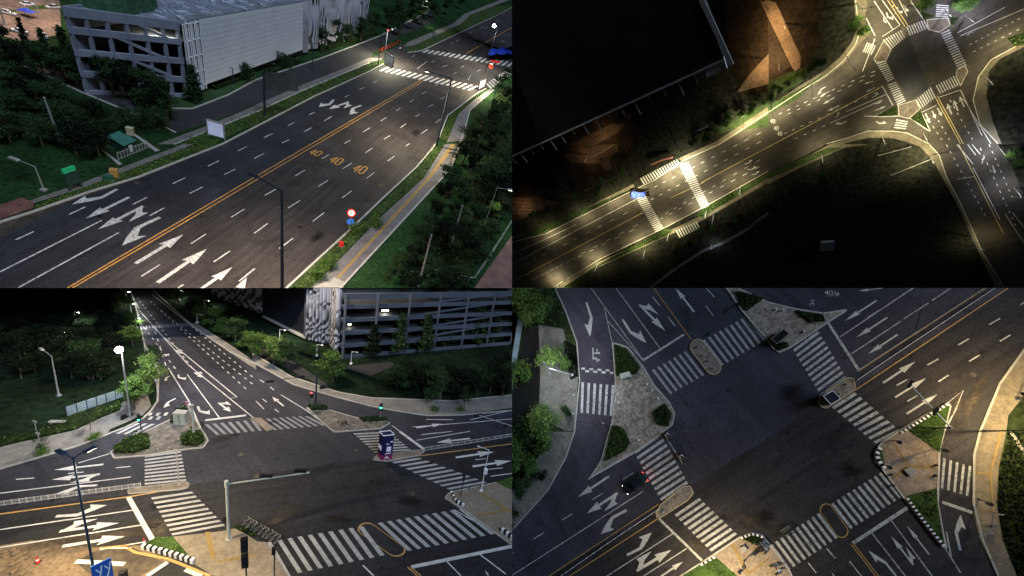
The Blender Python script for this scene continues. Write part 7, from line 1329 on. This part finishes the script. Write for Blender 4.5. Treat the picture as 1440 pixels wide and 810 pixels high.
bollards(D, d3((850, 450), (880, 405), (930, 365)) + d2((400, 600), (440, 545)), 'small pale bollard on a median nose', 'bollards on the median noses', .6)
bollards(D, d1((350, 605), (345, 710)) + d2((200, 250), (85, 130), (45, 125)), 'small white bollard on the pavement edge', 'bollards along the pavement edges', .6, white_m)
g0 = D.G(d2((345, 625))[0]); t = D.thing('advertising_box', 'dark open topped advertising box with a white rim on the median nose', 'kiosk', g0, .52)
D.link('body', MB().box((0, 0, 1.6), (1.55, 1.4, 3.2)), mat('box_black', (.012, .012, .03), .6), t); rm = MB()
for a in ((-1, -1, 1, -1), (1, -1, 1, 1), (1, 1, -1, 1), (-1, 1, -1, -1)): rm.bar((a[0] * .82, a[1] * .75, 3.25), (a[2] * .82, a[3] * .75, 3.25), .1, .1)
D.link('top_rim', rm, mat('rim_white', (.7, .7, .7)), t)
g0 = D.G(d2((68, 283))[0]); t = D.thing('plinth_box', 'dark rectangular box with a pale rim on the upper island', 'cabinet', g0, .65); D.link('body', MB().box((0, 0, .7), (2.6, 1.1, 1.4)), black_m, t)
rm = MB()
for a in ((-1, -1, 1, -1), (1, -1, 1, 1), (1, 1, -1, 1), (-1, 1, -1, -1)): rm.bar((a[0] * 1.33, a[1] * .6, 1.42), (a[2] * 1.33, a[3] * .6, 1.42), .06, .06)
D.link('rim', rm, steel_g, t)
# vehicles and people
f0 = D.G((878, 690)); f1 = D.G((911, 668)); dv = f0 - f1
t = car(D, (f0 + f1) / 2, math.atan2(dv.y, dv.x), 'dark car with red tail lamps waiting across the left zebra crossing', mat('dark_car_paint', (.010, .016, .024), .25, .1, 1, 4, .05, spec=.6), 4.9, 2.0, 1.6, True, None, 'car', True)
spot(t, (-2.7, .6, .8), 14, (1, .12, .08), 150, .1, direct=(-1, 0, -.35)); spot(t, (-2.7, -.6, .8), 14, (1, .12, .08), 150, .1, direct=(-1, 0, -.35)); spot(t, (2.6, .6, .7), 40, (1, .9, .8), 90, .1, direct=(1, 0, -.2)); spot(t, (2.6, -.6, .7), 40, (1, .9, .8), 90, .1, direct=(1, 0, -.2))
for p, a, lab in (((941.5, 613), -1.0, ('scooter being ridden, nearer the cobbled island', 'rider on the scooter nearer the cobbled island, in a pale shirt')), ((961, 643), -1.0, ('scooter being ridden, farther out in the junction', 'rider on the scooter farther out in the junction'))):
    sc_ = scooter(D, D.G(p), a, lab[0], black_m, sc=1.15); person(D, D.G(p), a, lab[1], 'ride', cloth_w, cloth_d, sc=1.15)
person(D, D.G(d1((517, 762))[0]), 1.0, 'person in a white shirt walking on the slip road below the stripes')
person(D, D.G((1040, 803)), 1.0, 'person standing beside the bottom corner pavement in dark clothes', shirt=cloth_d)
person(D, D.G((1091, 795)), 2.0, 'person in a pale shirt on the pavement beside the parked scooters')
sA = None
for i in range(8):
    p = lerp(d3((1395, 620))[0], d3((1440, 668))[0], i / 7) if i < 6 else (1089 + (i - 6) * 6, 793 + (i - 6) * 9)
    if sA is None: sA = scooter(D, D.G(p), .4, 'parked scooter on the bottom corner pavement', white_m, 'scooters parked at the bottom corner')
    else: copy_tree(sA, D, D.at(D.G(p), .4 + .35 * (i % 3), sc=1))
bA = None
for i in range(5):
    p = (1100.5 + i * 2.6, 748 - i * 1.6)
    if bA is None: bA = bicycle(D, D.G(p), 2.2, 'parked bicycle at the left end of the bottom zebra crossing', steel_g, 'bicycles by the bottom zebra crossing')
    else: copy_tree(bA, D, D.at(D.G(p), 2.2))
bicycle(D, D.G(d4((1250, 525))[0]), .1, 'blue bicycle lying on the right pavement', blue_m)
# ================================================================ trim everything to the edges where two places meet
bpy.context.view_layer.update()
def mw_of(o):
    return (mw_of(o.parent) @ o.matrix_parent_inverse @ o.matrix_basis) if o.parent else o.matrix_basis
dead = []
for o, pl, clip in REG:
    if not clip or o.name not in bpy.data.objects: continue
    M = mw_of(o); cs = [M @ Vector(c) for c in o.bound_box]; planes = []
    if pl.xs < 0 and max(c.x for c in cs) > 0: planes.append(Vector((1, 0, 0)))
    if pl.xs > 0 and min(c.x for c in cs) < 0: planes.append(Vector((-1, 0, 0)))
    if pl.zs > 0 and min(c.z for c in cs) < 0: planes.append(Vector((0, 0, -1)))
    if pl.zs < 0 and max(c.z for c in cs) > 0: planes.append(Vector((0, 0, 1)))
    if not planes: continue
    if o.data.users > 1: o.data = o.data.copy()
    Mi = M.inverted(); bm = bmesh.new(); bm.from_mesh(o.data)
    for n in planes:
        nl = (M.to_3x3().transposed() @ n).normalized(); co = Mi @ Vector((0, 0, 0))
        bmesh.ops.bisect_plane(bm, geom=bm.verts[:] + bm.edges[:] + bm.faces[:], plane_co=co, plane_no=nl, clear_outer=True)
    if not bm.faces: dead.append(o)
    bm.to_mesh(o.data); bm.free()
for o in dead:
    ch = list(o.children)
    for c in ch:
        if c.name in bpy.data.objects: c.parent = o.parent
    bpy.data.objects.remove(o)
for o in list(bpy.data.objects):
    if o.type == 'EMPTY' and not any(c.type == 'MESH' for c in o.children):
        for c in list(o.children): bpy.data.objects.remove(c)
        bpy.data.objects.remove(o)
